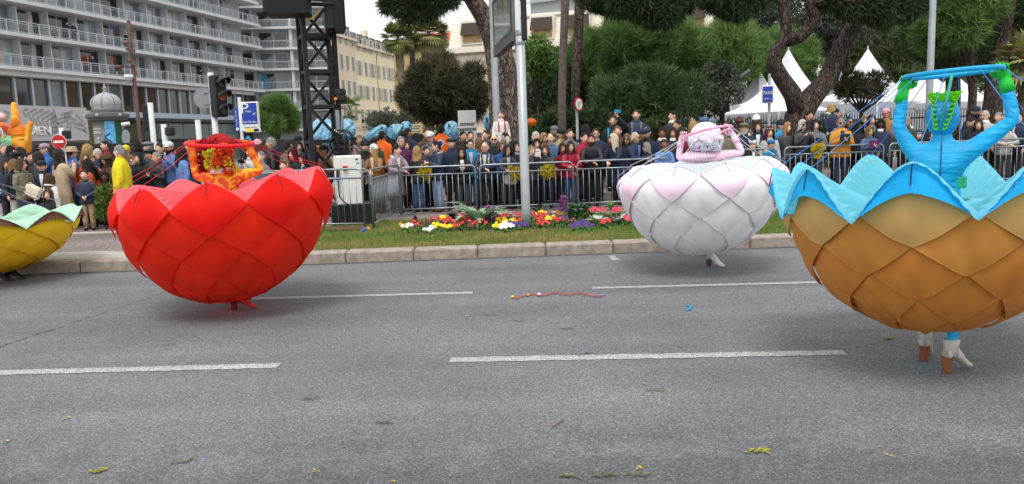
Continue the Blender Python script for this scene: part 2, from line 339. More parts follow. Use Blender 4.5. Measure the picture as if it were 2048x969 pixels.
# ================================================================== CROWD BARRIERS
def xy(u, D): p = P(u, 400, D); return Vector((p.x, p.y, 0))
def barrier(u0, D0, u1, D1, label, H=1.04):
    p, q = xy(u0, D0), xy(u1, D1); m = (p+q)/2; m.z = gz(m.x, m.y); L = (q-p).length; d = (q-p).normalized(); a = math.atan2(d.y, d.x)
    t = empty('crowd_barrier', m, label, 'crowd barrier', 'galvanised crowd barriers along the parade route', rz=a)
    r = .1; h = L/2; s = MB(); pts = [(-h, 0, .02), (-h, 0, H-r)]
    for k in range(1, 5): b = PI/2*k/4; pts.append((-h+r-r*math.cos(b), 0, H-r+r*math.sin(b)))
    for k in range(0, 5): b = PI/2*k/4; pts.append((h-r+r*math.sin(b), 0, H-r+r*math.cos(b)))
    pts += [(h, 0, .02)]
    s.tube(pts, .021, 8); s.obj('frame', STEEL, t, True, False)
    for z in (H-.17, .12): MB().tube([(-h, 0, z), (h, 0, z)], .017, 8).obj('cross_rail', STEEL, t, True, False)
    n = max(4, int(L/.125)); first = None
    for k in range(1, n):
        if first is None: first = MB().tube([(0, 0, .12), (0, 0, H-.17)], .0085, 6).obj('bar', STEEL, t, True, False); first.location = (-h+L*k/n, 0, 0)
        else: o = first.copy(); COL.objects.link(o); o.location = (-h+L*k/n, 0, 0)
    for sx in (-1, 1): MB().beam((sx*(h-.25), -.28, .015), (sx*(h-.25), .28, .015), .05, .03).obj('foot', STEEL, t, False, False)
    for sx in (-1,): MB().tube([(sx*h, 0, H-.3), (sx*(h+.05), 0, H-.3), (sx*(h+.05), 0, H-.24)], .008, 6).obj('hook', STEEL, t, True, False)
    return t
barrier(470, 14.8, 727, 14.3, 'crowd barrier in front of the white electrical cabinet', 1.14)
barrier(744, 14.2, 800, 16.9, 'crowd barrier turned sharply away beside the cabinet, seen nearly end on', 1.12)
barrier(500, 16.6, 740, 17.3, 'crowd barrier behind the black truss tower and the cabinet')
barrier(803, 17.05, 953, 17.0, 'crowd barrier where the man with the hanging mimosa bunch leans')
barrier(962, 17.0, 1147, 17.0, 'crowd barrier crossed by the thick silver signboard post')
barrier(1156, 17.0, 1340, 17.2, 'crowd barrier in front of the bearded man in black quilted jacket')
barrier(1372, 17.5, 1551, 17.9, 'crowd barrier behind the pink and white dancer')
barrier(1568, 18.0, 1764, 18.1, 'crowd barrier in front of the man in the mustard jacket')
barrier(1776, 18.1, 1972, 18.1, 'crowd barrier behind the raised arms of the blue dancer')
barrier(1986, 18.1, 2190, 18.1, 'crowd barrier at the right edge under the grey puffer jacket')
# ================================================================== FLOWERS
LEAFM = M('primrose_leaf', '#4d8038', .6, .3, 20, trans=.15)
FLW = {'red': M('red_petal', '#b40a1e', .5, .2, 30), 'pink': M('pink_petal', '#d41a4a', .5, .2, 30), 'yellow': M('yellow_petal', '#f0c808', .5, .12, 30),
       'white': M('white_petal', '#eceae6', .5, .05, 30), 'purple': M('purple_petal', '#4a2a78', .5, .3, 30), 'dark': M('dark_red_petal', '#4a0d18', .5, .3, 30), 'orange': M('orange_petal', '#e89018', .5, .15, 30)}
FEYE = M('yellow_flower_eye', '#f4d428', .5)
def leafshape(s, base, ang, el, L, wd, curl=.4, n=4):
    d = Vector((math.cos(ang), math.sin(ang), 0)); sd = Vector((-math.sin(ang), math.cos(ang), 0)); V = []; p = Vector(base); e = el
    for i in range(n+1):
        t = i/n; ww = wd*math.sin(PI*min(.98, .12+t*.88))*.5
        V += [p-sd*ww+Vector((0, 0, ww*.3)), p, p+sd*ww+Vector((0, 0, ww*.3))]
        p = p+(d*math.cos(e)+Vector((0, 0, math.sin(e))))*(L/n); e -= curl
    F = []
    for i in range(n): k = 3*i; F += [(k, k+1, k+4, k+3), (k+1, k+2, k+5, k+4)]
    s.add(V, F)
def bloom(s, c, r, tilt):
    c = Vector(c); q = tilt.to_track_quat('Z', 'Y').to_matrix(); V = [c]; n = 10
    for i in range(n): a = 2*PI*i/n; rr = r*(1 if i % 2 == 0 else .72); V.append(c+q@Vector((math.cos(a)*rr, math.sin(a)*rr, r*.18)))
    s.m = 0; s.add(V, [(0, 1+i, 1+(i+1) % n) for i in range(n)])
    V = [c+q@Vector((math.cos(a)*r*.17, math.sin(a)*r*.17, r*.2)) for a in [2*PI*i/5 for i in range(5)]]
    s.m = 1; s.add(V, [(0, 1, 2, 3, 4)]); s.m = 0
PL = {'red': ('red primrose clump with yellow eyed flowers in the flower bed', 'red primroses in the flower bed'),
      'pink': ('crimson pink primrose clump at the right of the flower bed', 'crimson primroses in the flower bed'),
      'yellow': ('yellow pansy plant flowering low in the flower bed', 'yellow pansies in the flower bed'),
      'white': ('white pansy plant at the front edge of the flower bed', 'white pansies in the flower bed'),
      'purple': ('violet pansy plant with dark flowers in the flower bed', 'violet pansies in the flower bed'),
      'dark': ('dark burgundy primrose plant in the flower bed', 'burgundy primroses in the flower bed'),
      'orange': ('orange flower at the left end of the flower bed', None)}
def flower(u, v, c, sz=1.0, nb=9):
    p = G(u, v+9, .16); t = empty('pansy_plant' if c in ('yellow', 'white', 'purple', 'orange') else 'primrose_plant', p, PL[c][0], 'flower', PL[c][1])
    s = MB()
    for k in range(11): leafshape(s, p+Vector((0, 0, .01)), random.uniform(0, 2*PI), random.uniform(.35, 1.0), random.uniform(.10, .17)*sz, .07*sz, .35)
    s.obj('leaves', LEAFM, t, True)
    s = MB()
    for k in range(nb):
        a = random.uniform(0, 2*PI); r = .105*sz*math.sqrt(random.random()); b = p+Vector((math.cos(a)*r, math.sin(a)*r*.9, random.uniform(.09, .15)*sz))
        bloom(s, b, random.uniform(.032, .046), Vector((random.uniform(-.4, .4), -.85+random.uniform(-.3, .3), .75)))
    s.obj('blossoms', [FLW[c], FEYE if c != 'purple' else FLW['dark']], t)
for q in '830,449 925,434 873,441 902,446 937,443 915,452 949,449 968,449 1009,433 1034,433 1041,443 1066,431 1085,433 1078,441 1089,449 1113,443 1210,448 1000,436 893,443'.split(): flower(*map(float, q.split(',')), 'red')
for q in '1185,423 1204,423 1235,423 1265,423 1256,441 1268,444 960,440'.split(): flower(*map(float, q.split(',')), 'pink')
for q in '876,455 890,458 886,440 1005,444 1019,447 995,455 1081,429 1100,440 1115,431 1320,455'.split(): flower(*map(float, q.split(',')), 'yellow')
for q in '817,457 858,462 1006,455 1016,458 1300,452'.split(): flower(*map(float, q.split(',')), 'white', nb=8)
for q in '1028,452 1040,455 1163,450 1151,456 1123,441 1106,435 1176,455 1278,450'.split(): flower(*map(float, q.split(',')), 'purple')
for q in '848,449 1139,445 945,456 860,447'.split(): flower(*map(float, q.split(',')), 'dark')
flower(808, 453, 'orange', .8, 3)
def frond(name, p, n, L, wd, mat, label, cat, el0=1.2, lobes=9, curl=.16, group=None):
    """thistle-like plant: arching leaves with toothed lobes, each leaf a part"""
    t = empty(name, p, label, cat, group)
    for k in range(n):
        a = 2*PI*k/n+random.uniform(-.25, .25); e = random.uniform(el0-.45, el0+.15); q = Vector(p); d = Vector((math.cos(a), math.sin(a), 0)); sd = Vector((-d.y, d.x, 0)); s = MB(); l = L*random.uniform(.75, 1.1)
        for i in range(lobes):
            st = (d*math.cos(e)+Vector((0, 0, math.sin(e))))*(l/lobes); q2 = q+st; w2 = wd*math.sin(PI*(i+.7)/(lobes+.6))
            s.add([q-sd*.012, q+sd*.012, q2+sd*.012, q2-sd*.012], [(0, 1, 2, 3)])
            for sg in (-1, 1): s.add([q, q2, q2+st*.7+sd*sg*w2+Vector((0, 0, .02)), q+st*.6+sd*sg*w2*.75], [(0, 1, 2, 3)])
            q = q2; e -= curl*(.6+i*.12)
        s.obj('leaf', mat, t)
    return t
frond('cardoon_plant', G(958, 452, .16), 19, .74, .11, M('cardoon_leaf', '#9ab494', .8, .2, 10, trans=.2), 'large grey green thistle like plant with arching toothed leaves', 'plant')
frond('leafy_plant', G(1077, 428, .16), 9, .34, .05, M('dull_leaf', '#57654a', .7, .25, 10), 'grey green leafy plant just right of the thick silver post', 'plant')
frond('leafy_plant', G(1222, 420, .16), 8, .26, .04, M('young_leaf', '#5b7a35', .7, .25, 10), 'small bright green weed against the barrier by the white skirt', 'plant')
for u, v in ((1016, 432), (1195, 445), (1246, 444)): frond('dusty_miller', G(u, v+4, .16), 14, .2, .05, M('silver_leaf', '#b9c2b8', .85, .12, 10), 'silvery felted foliage plant among the red flowers', 'plant', 1.1, 6, .2, 'silver foliage plants in the flower bed')
for u, v in ((908, 437), (1224, 443)): frond('dark_kale', G(u, v+4, .16), 16, .19, .06, M('black_leaf', '#2a1a24', .7, .3, 10), 'nearly black curly foliage plant in the flower bed', 'plant', 1.1, 6, .2, 'black foliage plants in the flower bed')
def kale(u, v, h, rr, mat, label, plume):
    p = G(u, v, .16); t = empty('ornamental_kale', p, label, 'plant'); s = MB()
    MB().tube([p, p+Vector((0, 0, h*.5))], [.03, .02], 6).obj('stem', M('kale_stem', '#7a8a5a', .8), t)
    for k in range(150 if plume else 190):
        z = random.random(); a = random.uniform(0, 2*PI)
        r = rr*(1-z)**.8*(.55+.45*random.random()) if plume else rr*math.sqrt(max(0, 1-(2*z-1)**2))*random.uniform(.75, 1)
        c = p+Vector((math.cos(a)*r, math.sin(a)*r, .02+z*h)); leafshape(s, c, a+random.uniform(-.6, .6), random.uniform(.2, 1.2), rr*.5, rr*.32, random.uniform(.1, .7), 2)
    s.obj('curly_leaves', mat, t, False)
KP = M('purple_kale', '#9c5f96', .7, .3, 14, trans=.1)
kale(981, 450, .3, .19, KP, 'rounded purple pink ornamental kale left of the silver post', True)
kale(1128, 440, .42, .16, KP, 'tall pointed purple kale plume left of the green kale', True)
kale(1157, 446, .3, .19, M('green_kale', '#335f2a', .7, .3, 14), 'round dark green curly kale beside the purple plume', False)
kale(831, 452, .17, .07, M('dark_kale_leaf', '#37322f', .8, .3, 14), 'small dark withered kale at the left end of the flower bed', True)
tag(leafcloud('ground_leaves', [(BED[0]+.3+i*.16, 13.35+.9*((i*7) % 10)/10, .165, .12) for i in range(27)], 2600, .07, M('bed_leaf', '#587a3c', .7, .3, 10, tone='#39551f'), None, .5, 2, .3, .1, .35, 5), 'low green foliage carpeting the soil between the flowers', 'ground cover', kind='stuff')
# ================================================================== LITTER ON THE ROAD
def scrap(u, v, kind):
    p = G(u, v, .004); s = MB(); sz = {'leaf': .075, 'petal': .022, 'white': .022, 'sprig': .075}[kind]*random.uniform(.7, 1.25)
    if kind == 'sprig':
        for k in range(14): leafshape(s, p+Vector((random.uniform(-.05, .05), random.uniform(-.02, .02), .002)), random.uniform(0, 2*PI), .3, sz*.5, .018, .25, 2)
    elif kind == 'leaf':
        a = random.uniform(-.5, .5)
        for k in range(6): leafshape(s, p+Vector((math.cos(a)*(k-3)*.02, math.sin(a)*(k-3)*.02, .002)), a+random.uniform(-.9, .9), .35, sz*.6, .016, .3, 2)
    else:
        for k in range(3): leafshape(s, p+Vector((random.uniform(-.01, .01), random.uniform(-.01, .01), .002)), random.uniform(0, 6.28), .5, sz, sz*.6, .5, 2)
    lab = {'leaf': ('leaf_scrap', 'small dry olive leaf scrap lying on the asphalt', 'leaf', 'leaf scraps on the asphalt'), 'petal': ('flower_scrap', 'tiny yellow mimosa scrap lying on the asphalt', 'petal', 'yellow scraps on the asphalt'),
           'white': ('paper_scrap', 'tiny pale paper scrap lying on the asphalt', 'paper scrap', 'paper scraps on the asphalt'), 'sprig': ('mimosa_sprig', None, 'sprig', None)}[kind]
    mt = {'leaf': M('dry_leaf', '#5b6434', .9, .4, 30), 'petal': M('mimosa_yellow', '#c4a52c', .8, .2, 30), 'white': M('paper_white', '#b8c0b0', .8, .05), 'sprig': M('mimosa_sprig', '#8d8a2c', .9, .5, 30)}[kind]
    return tag(s.obj(lab[0], mt), lab[1], lab[2], lab[3])
for q in '617,799 765,847 979,631 1132,658 1205,952 1138,955 1270,952 338,690 1035,642 1165,709 1310,780 365,925'.split(): scrap(*map(float, q.split(',')), 'leaf')
for q in '130,838 12,885 632,943 785,965 1170,605 1288,768 1779,912 1280,938 982,663 1628,627'.split(): scrap(*map(float, q.split(',')), 'petal')
for q in '935,633 1292,791 1137,953'.split(): scrap(*map(float, q.split(',')), 'white')
tag(scrap(197, 942, 'sprig'), 'yellow mimosa sprig lying at the near left edge of the road'); tag(scrap(1515, 904, 'sprig'), 'flattened green and yellow sprig at the near right of the road')
tag(scrap(1780, 678, 'sprig'), 'green leafy sprig on the road left of the blue dancer boots')
# red streamer with knots
s = MB(); pts = []
for i in range(41):
    t = i/40; c = G(1022+185*t, 596-8*math.sin(t*PI*.9)+2*math.sin(t*23), .012); c.y += .02*math.sin(i*1.9); pts.append(c)
for i in range(40):
    a, b = pts[i], pts[i+1]; z = .012*math.sin(i*2.1)
    s.add([a+Vector((0, -.013, 0)), b+Vector((0, -.013, .006)), b+Vector((0, .013, z*.4+.004)), a+Vector((0, .013, .004))], [(0, 1, 2, 3)])
t = empty('red_streamer', G(1110, 592, .004), 'crumpled red ribbon streamer lying across the road in the middle', 'streamer')
solid(s.obj('ribbon', M('red_ribbon', '#b31f2a', .5, .25, 20), t), .004)
for u, v, c, n_ in ((1025, 594, 'yellow', 'knot'), (1056, 590, 'orange', 'knot'), (1078, 589, 'white', 'knot')): 
    c0 = G(u, v, .02); MB().ball(c0, (.022, .018, .014), 8, 5).obj(n_, FLW[c], t, True)
MB().beam(G(1200, 591, .01), G(1210, 590, .01), .02, .008).obj('ribbon_tip', M('cyan_cloth', '#2a9cc8', .6), t)
s = MB(); pts = [G(1366-9*math.cos(a)+0, 615.5+5*math.sin(a), .014)+Vector((.03, 0, 0)) for a in [(-1.5+3.0*i/14)+PI for i in range(15)]]
tag(s.tube(pts, .009, 6).obj('blue_ring_scrap', M('cyan_foam', '#149ccc', .6)), 'broken bright cyan foam hook lying on the road', 'scrap')
tag(MB().tube([G(1105, 853, .01), G(1117, 845, .012), G(1126, 840, .01)], .005, 5).obj('twig', M('twig_brown', '#7d6a52', .9)), 'thin brown twig lying on the near asphalt', 'twig')
# ================================================================== STREET FURNITURE
def post(name, u, vtop, D, rad, label, cat, mat, z0=None, group=None, n=14):
    b = P(u, 300, D); g = gz(b.x, b.y) if z0 is None else z0; top = P(u, vtop, D); t = empty(name, (top.x, b.y, g), label, cat, group)
    MB().lathe([(rad*1.02, 0), (rad, .02), (rad, top.z-g)], (top.x, b.y, g), n).obj('pole', mat, t, True); return t, Vector((top.x, b.y, top.z))
# thick silver post with the edge-on display board
pb = G(1053, 457, .15); t = empty('signboard_post', pb, 'thick silver post in the flower bed carrying a tall glazed board', 'signboard')
MB().lathe([(.082, 0), (.08, .3), (.078, 3.55)], pb, 16).obj('pole', M('silver_paint', '#a9aeb1', .4, .08, 5, metal=.3), t, True)
for z in (3.22, 3.38): MB().lathe([(.088, -.02), (.088, .02)], pb+Vector((0, 0, z)), 14).obj('clamp', STEEL, t)
ra = Vector((pb.x-.07, pb.y+.12, 0)); rb = P(995, 121, 16.3); rb.z = 0; d = (rb-ra).normalized(); nrm = Vector((-d.y, d.x, 0)); L = (rb-ra).length; z0 = 3.42; ang = math.atan2(d.y, d.x)
FR = M('dark_frame', '#4c4a48', .5, .1); GL = M('display_glass', '#8d9488', .05, .35, 3, spec=.8)
mid = (ra+rb)/2
MB().bbox((mid.x, mid.y, z0+1.5), (L, .10, 2.8), .01, ang).obj('board', M('board_grey', '#6f7173', .6), t)
for zz, hh in ((z0+.62, .82), (z0+1.66, .92), (z0+2.6, .5)):
    o = empty('glazed_frame', t.location*0, parent=t)
    c = Vector((mid.x, mid.y, zz))+nrm*.065
    for dz in (-hh/2-.03, hh/2+.03): MB().box(c+Vector((0, 0, dz)), (L-.1, .03, .06), ang).obj('frame_rail', FR, o)
    for dx in (-1, 1): MB().box(c+d*dx*(L/2-.08), (.06, .03, hh-.002), ang).obj('frame_stile', FR, o)
    MB().box(c-nrm*.004, (L-.22, .012, hh-.004), ang).obj('pane', GL, o)
MB().box(Vector((mid.x, mid.y, z0+.08))+nrm*.01, (L+.02, .14, .16), ang).obj('bottom_rail', M('brown_grey', '#5d5955', .6), t)
MB().bbox((pb.x-.03, pb.y, z0+1.5), (.09, .16, 2.7), .01).obj('white_edge', WHITEP, t)
MB().bbox((pb.x+.075, pb.y+.01, z0+.85), (.1, .2, 1.7), .01).obj('black_housing', BLACKM, t)
for dz in (-.24, -.06): MB().beam(pb+Vector((-.02, .1, z0-.15+dz-.15)), Vector((ra.x, ra.y, z0+.1+dz*.1))+d*.2, .03, .05).obj('bracket', STEEL, t)
# slim leaning-looking poles
t, _ = post('lamp_post', 982, -60, 19.5, .085, 'slim grey lamp post left of the big pine trunk', 'lamp post', GREYP)
t, _ = post('lamp_post', 1868, -60, 20.5, .085, 'pale grey lamp post behind the hoop of the blue dancer', 'lamp post', GREYP)
# round sign seen obliquely
t, p = post('road_sign', 1153, 198, 20, .035, 'round red rimmed sign on a grey post before the dark bushes', 'road sign', GREYP)
def roundsign(c, r, nrm, parent, ring, mid_):
    n = Vector(nrm).normalized(); c = Vector(c)
    MB().disc(c, r, n, 28, .02).obj('sign_plate', ring, parent, False); MB().disc(c+n*.013, r*.78, n, 28, .006).obj('sign_face', mid_, parent, False)
RED = M('sign_red', '#b8141c', .4, .06); WHS = M('sign_white', '#e2e2e0', .4, .03); BLUE = M('sign_blue', '#1a3f9c', .4, .05); GREYB = M('sign_back', '#83878a', .5, .1)
n = Vector((.75, -.66, 0)); c = P(1157, 209, 19.93); c.y -= .02; roundsign(c, .175, n, t, RED, WHS)
sdv = Vector((n.y, -n.x, 0))*-1; c2 = c+n.normalized()*.022
MB().beam(c2-sdv*.02+Vector((0, 0, -.09)), c2-sdv*.02+Vector((0, 0, .05)), .03, .006).obj('arrow_symbol', BLACKM, t); MB().beam(c2+sdv*.08+Vector((0, 0, .05)), c2-sdv*.02+Vector((0, 0, .05)), .03, .006).obj('arrow_symbol', BLACKM, t)
# taxi sign
t, p = post('taxi_sign', 1539, 148, 20.5, .035, 'blue square taxi sign on a grey post by the tents', 'sign', GREYP)
c = P(1535, 189, 20.4); MB().bbox(c, (.29, .07, .46), .02, -.2).obj('sign_plate', WHS, t); MB().box(c+Vector((-.006, -.042, .0)), (.25, .006, .40), -.2).obj('sign_face', BLUE, t)
text('lettering', 'TAXIS', .125, WHS, t, c+Vector((-.016, -.066, .03)), (PI/2, 0, -.2), .002, sx=.74); text('small_lettering', '04 93 13', .05, WHS, t, c+Vector((-.016, -.066, -.12)), (PI/2, 0, -.2), .002)
# no entry sign
t, p = post('no_entry_sign', 122, 256, 24, .06, 'round red no entry sign on a white pole above the left crowd', 'road sign', WHITEP)
c = P(118, 284, 23.86); roundsign(c, .222, (.05, -1, 0), t, WHS, RED); MB().disc(c+Vector((0, -.012, 0)), .21, (.05, -1, 0), 28, .012).obj('red_disc', RED, t); MB().box(c+Vector((0, -.028, 0)), (.30, .012, .07)).obj('white_bar', WHS, t)
cc = P(133, 270, 24); MB().bbox(cc, (.22, .2, .26), .03).obj('camera_box', BLACKM, t); MB().beam(cc, (p.x, p.y, cc.z+.05), .04).obj('bracket', BLACKM, t)
# traffic light and the back of a round sign
t, p = post('traffic_light', 421, 146, 16.4, .062, 'black traffic light showing amber on a white pole at left', 'traffic light', M('pole_white', '#c4c7c4', .5, .08, 5))
c = P(437, 193, 16.4); a = .95
MB().bbox(c, (.3, .22, .86), .03, a).obj('housing', BLACKM, t)
f = Vector((math.sin(a)*1, -math.cos(a), 0)); f = Vector((math.cos(.62), -math.sin(.62), 0))
for k, dz in enumerate((.27, 0, -.27)):
    q = c+f*.13+Vector((0, 0, dz))
    MB().disc(q, .095, f, 18, .03).obj('lens', M('amber_glass', '#8a4216', .3, .4, 9) if k == 1 else M('dark_lens', '#202322', .25), t, False)
    s = MB(); sdv = Vector((-f.y, f.x, 0))
    s.grid(lambda i, j: q+f*(.02+(.26*(1-.75*abs(2*j-1)**1.5))*i)+sdv*(math.cos(PI*j)*.125)+Vector((0, 0, math.sin(PI*j)*.125-.03*i)), 4, 12); solid(s.obj('visor', BLACKM, t, True), .01)
q = P(407, 197, 16.75); nr = Vector((-.15, -1, 0)).normalized(); MB().disc(q, .225, nr, 30, .02).obj('sign_back', GREYB, t, False)
for dz in (-.12, .12): MB().box(q+Vector((.12, -.03, dz)), (.22, .02, .025)).obj('clamp', STEEL, t); MB().lathe([(.07, -.02), (.07, .02)], (p.x, p.y, q.z+dz), 12).obj('pole_band', STEEL, t); MB().beam((p.x, p.y, q.z+dz), c+Vector((0, .02, dz)), .03).obj('arm', BLACKM, t)
# P car park sign
t = empty('parking_sign', P(500, 300, 30)*1, 'blue illuminated car park sign with a white P', 'sign'); t.location.z = .15
c = P(500, 234, 30); MB().bbox(c, (.70, .22, 1.12), .03).obj('case', WHS, t); MB().box(c+Vector((.02, -.118, .12)), (.58, .01, .80)).obj('blue_face', BLUE, t)
text('letter', 'P', .56, WHS, t, c+Vector((-.15, -.128, .30)), (PI/2, 0, 0), .002, sx=1.15); text('small_lettering', 'Public', .10, WHS, t, c+Vector((.0, -.128, .20)), (PI/2, 0, 0), .002); text('lettering', 'Ruhl Méridien', .105, WHS, t, c+Vector((.02, -.128, -.2)), (PI/2, 0, 0), .002, sx=.85)
text('parking_lettering', 'Q-park parking', .09, M('ink_grey', '#3c3c42', .6), t, c+Vector((.02, -.118, -.4)), (PI/2, 0, 0), .002, sx=.85); text('arrow', '↙', .16, WHS, t, c+Vector((.22, -.128, .12)), (PI/2, 0, 0), .002)
MB().bbox((c.x-.36, c.y, (c.z+.6)/2+.2), (.1, .12, c.z+.6-.1), .01).obj('side_post', WHITEP, t)
y = P(505, 260, 30); MB().box(y+Vector((.05, -.05, -.02)), (.55, .1, .14)).obj('number_box', WHS, t); MB().box(y+Vector((-.08, -.105, -.02)), (.26, .012, .12)).obj('yellow_lamp', M('yellow_lit', '#f2d21a', .4, .05), t); MB().box(y+Vector((.18, -.105, -.02)), (.2, .012, .10)).obj('dark_display', BLACKM, t)
MB().bbox((y.x, y.y+.12, 1.1), (.5, .3, 1.9), .02).obj('plinth', BLACKM, t)
t, p = post('banner_sign', 474, 212, 31, .02, 'narrow vertical blue banner sign beside the car park sign', 'sign', BLACKM)
c = P(474, 240, 30.9); MB().bbox(c, (.2, .06, .92), .01).obj('banner', BLUE, t); text('lettering', 'Bienvenue - Wilkommen', .075, WHS, t, c+Vector((-.01, -.034, .05)), (PI/2, PI/2, 0), .002, sx=.8); MB().disc(c+Vector((0, -.034, -.36)), .06, (0, -1, 0), 14, .004).obj('logo', WHS, t)
# other slim posts at left
for u, vt, D, r, lab in ((300, 206, 30, .1, 'white signal post right of the brown lamp mast'), (327, 249, 29, .1, 'short white post carrying a black pedestrian signal'), (395, 240, 30, .1, 'white post standing before the dark shopfront')):
    t, p = post('signal_post', u, vt, D, r, lab, 'signal post', M('pole_white', '#c4c7c4', .5, .08, 5))
    if u == 327:
        c = P(340, 263, D-.1); MB().bbox(c, (.34, .2, .34), .05).obj('signal_box', BLACKM, t); MB().disc(c+Vector((0, -.105, 0)), .11, (0, -1, 0), 14, .01).obj('lens', M('dark_lens', '#202322', .25), t); MB().beam((p.x, p.y, c.z), c, .05).obj('bracket', BLACKM, t)
    if u == 300: c = P(293, 235, D+.05); MB().bbox(c, (.22, .2, .95), .03).obj('signal_box', BLACKM, t); MB().beam((p.x, p.y, c.z), c, .05).obj('bracket', BLACKM, t)
# brown mast with spotlights
BRN = M('brown_paint', '#54392f', .6, .15, 8)
t, p = post('spotlight_mast', 257, 42, 33, .075, 'tall brown mast with clustered spotlights above the left crowd', 'lamp post', BRN)
for u, v, sx in ((252, 88, 1), (260, 101, 1), (261, 124, 1), (239, 136, -1)):
    c = P(u, v, 32.9); s = MB(); s.tube([c+Vector((-.15*sx, 0, .05)), c+Vector((.05*sx, -.05, .02)), c+Vector((.16*sx, -.1, -.06))], [.05, .10, .125], 12).obj('spotlight', BRN, t, True)
    MB().disc(c+Vector((.165*sx, -.103, -.063)), .11, (.8*sx, -.5, -.5), 14, .01).obj('lens', M('lamp_lens', '#8b8478', .2), t); MB().beam(c+Vector((-.1*sx, 0, .05)), (p.x, p.y, c.z), .05).obj('arm', BRN, t)
c = P(258, 157, 32.9); MB().ball(c, (.17, .17, .12), 12, 6).obj('dome_camera', WHITEP, t, True); MB().lathe([(.2, .0), (.17, .14)], c, 14).obj('camera_shade', WHITEP, t, True); MB().beam(c+Vector((0, 0, .1)), (p.x, p.y, c.z+.1), .05).obj('arm', WHITEP, t)
c = P(254, 249, 32.9); MB().tube([c+Vector((.12, 0, .03)), c+Vector((-.18, -.1, -.02))], .08, 10).obj('bullet_camera', WHITEP, t); c = P(257, 278, 32.8); MB().disc(c+Vector((-.1, 0, .05)), .33, (-.6, -.8, 0), 24, .03).obj('round_sign', GREYB, t)
# advertising column with bulbous dome
KM = M('kiosk_grey', '#9a9d9f', .6, .1, 5); KD = M('kiosk_dark', '#5b6062', .6, .12, 5)
c = P(221, 290, 37); t = empty('advertising_column', (c.x, 37, .15), 'round grey advertising column with ribbed onion dome and finial', 'advertising column'); k = 37/1539
zt = lambda v: P(221, v, 37).z
MB().lathe([(.66, zt(300)-1.2), (.66, zt(243))], (c.x, 37, 0), 28).obj('drum', M('kiosk_poster_grey', '#6d6f70', .7, .15, 4), t, True)
MB().lathe([(.7, zt(243)), (.84, zt(240)), (.84, zt(238)), (.94, zt(235)), (.94, zt(229)), (.72, zt(226)), (.72, zt(222)), (.66, zt(222))], (c.x, 37, 0), 28).obj('cornice', KD, t)
pr = [(.66, 222), (.62, 217), (.66, 213), (.68, 206), (.62, 198), (.48, 192), (.3, 188), (.14, 186), (.09, 184), (.12, 182), (.05, 180), (.09, 178), (.11, 176.5), (.05, 174), (.03, 171), (.05, 169.5), (.01, 167)]
s = MB(); dome = s.lathe([(r, zt(v)) for r, v in pr[:9]], (c.x, 37, 0), 32).obj('dome', KM, t, True); MB().lathe([(r, zt(v)) for r, v in pr[8:]], (c.x, 37, 0), 12).obj('finial', KM, t, True)
for a in range(8):
    b = a*PI/4+.2; MB().tube([(c.x+math.cos(b)*r*1.01, 37+math.sin(b)*r*1.01, zt(v)) for r, v in pr[1:8]], .012, 5).obj('rib', KD, t)
for a in (-2.6, -1.57, -.5): MB().ball((c.x+math.cos(a)*.92, 37+math.sin(a)*.92, zt(232)), .09, 10, 6).obj('cornice_boss', KM, t, True)
def curved(s, a0, a1, z0, z1, r=.672, n=8): s.grid(lambda i, j: (c.x+math.cos(lerp(a0, a1, i))*r, 37+math.sin(lerp(a0, a1, i))*r, lerp(z0, z1, j)), n, 1)
s = MB(); curved(s, -1.35, -.72, zt(243.5), zt(298)); o = s.obj('blue_poster', M('poster_blue', '#5fa9d6', .6, .35, 5), t); s = MB(); curved(s, -.68, -.1, zt(243.5), zt(298)); s.obj('green_poster', M('poster_green', '#1f5540', .6, .2, 3), t)
s = MB()
for i in range(26): t_ = i/25; a = -1.2+.18*math.sin(t_*7); s.box((c.x+math.cos(a)*.68, 37+math.sin(a)*.68, lerp(zt(290), zt(268), t_)), (.05, .02, .06))
s.obj('poster_figure', M('poster_navy', '#1f4f8c', .6), t)
for ss, v, z in (('CIRQUE DU', 258, .1), ('SONGE', 265, .17), ('19', 278, .2), ('FEV', 284, .12)): text('poster_lettering', ss, z, WHS, t, (c.x-.22, 37-.66, zt(v)), (PI/2, 0, -.35), .004, sx=.8)
# notice board
t = empty('notice_board', P(938, 300, 21.6), 'white notice board reading sortie pendant les manifestations', 'sign'); t.location.z = .15
c = P(935, 258, 21.6); MB().bbox(c, (.5, .06, 1.0), .01).obj('panel', WHS, t)
INK = M('ink_black', '#2a2a30', .7)
for ss, dz in (('SORTIE PENDANT', .12), ('LES MANIFESTATIONS', -.02), ('PLACE', -.17)): text('lettering', ss, .1, INK, t, c+Vector((0, -.037, dz)), (PI/2, 0, 0), .002, sx=.5, bold=.003)
MB().bbox((c.x+.1, c.y+.05, (c.z-.45+.15)/2), (.06, .06, c.z-.45-.15), .01).obj('leg', GREYP, t)
# beige direction signs
t, p = post('direction_sign', 845, 235, 30, .05, 'pair of beige pedestrian direction boards on a dark post', 'sign', BLACKM)
for v in (253, 262.5): c = P(833, v, 29.9); MB().bbox(c, (.62, .05, .15), .01, -.05).obj('direction_board', M('beige_board', '#cbbf9d', .6, .06), t); text('lettering', 'Vieille Ville' if v < 260 else 'Jardin Albert', .08, INK, t, c+Vector((0, -.03, 0)), (PI/2, 0, -.05), .002, sx=.8)
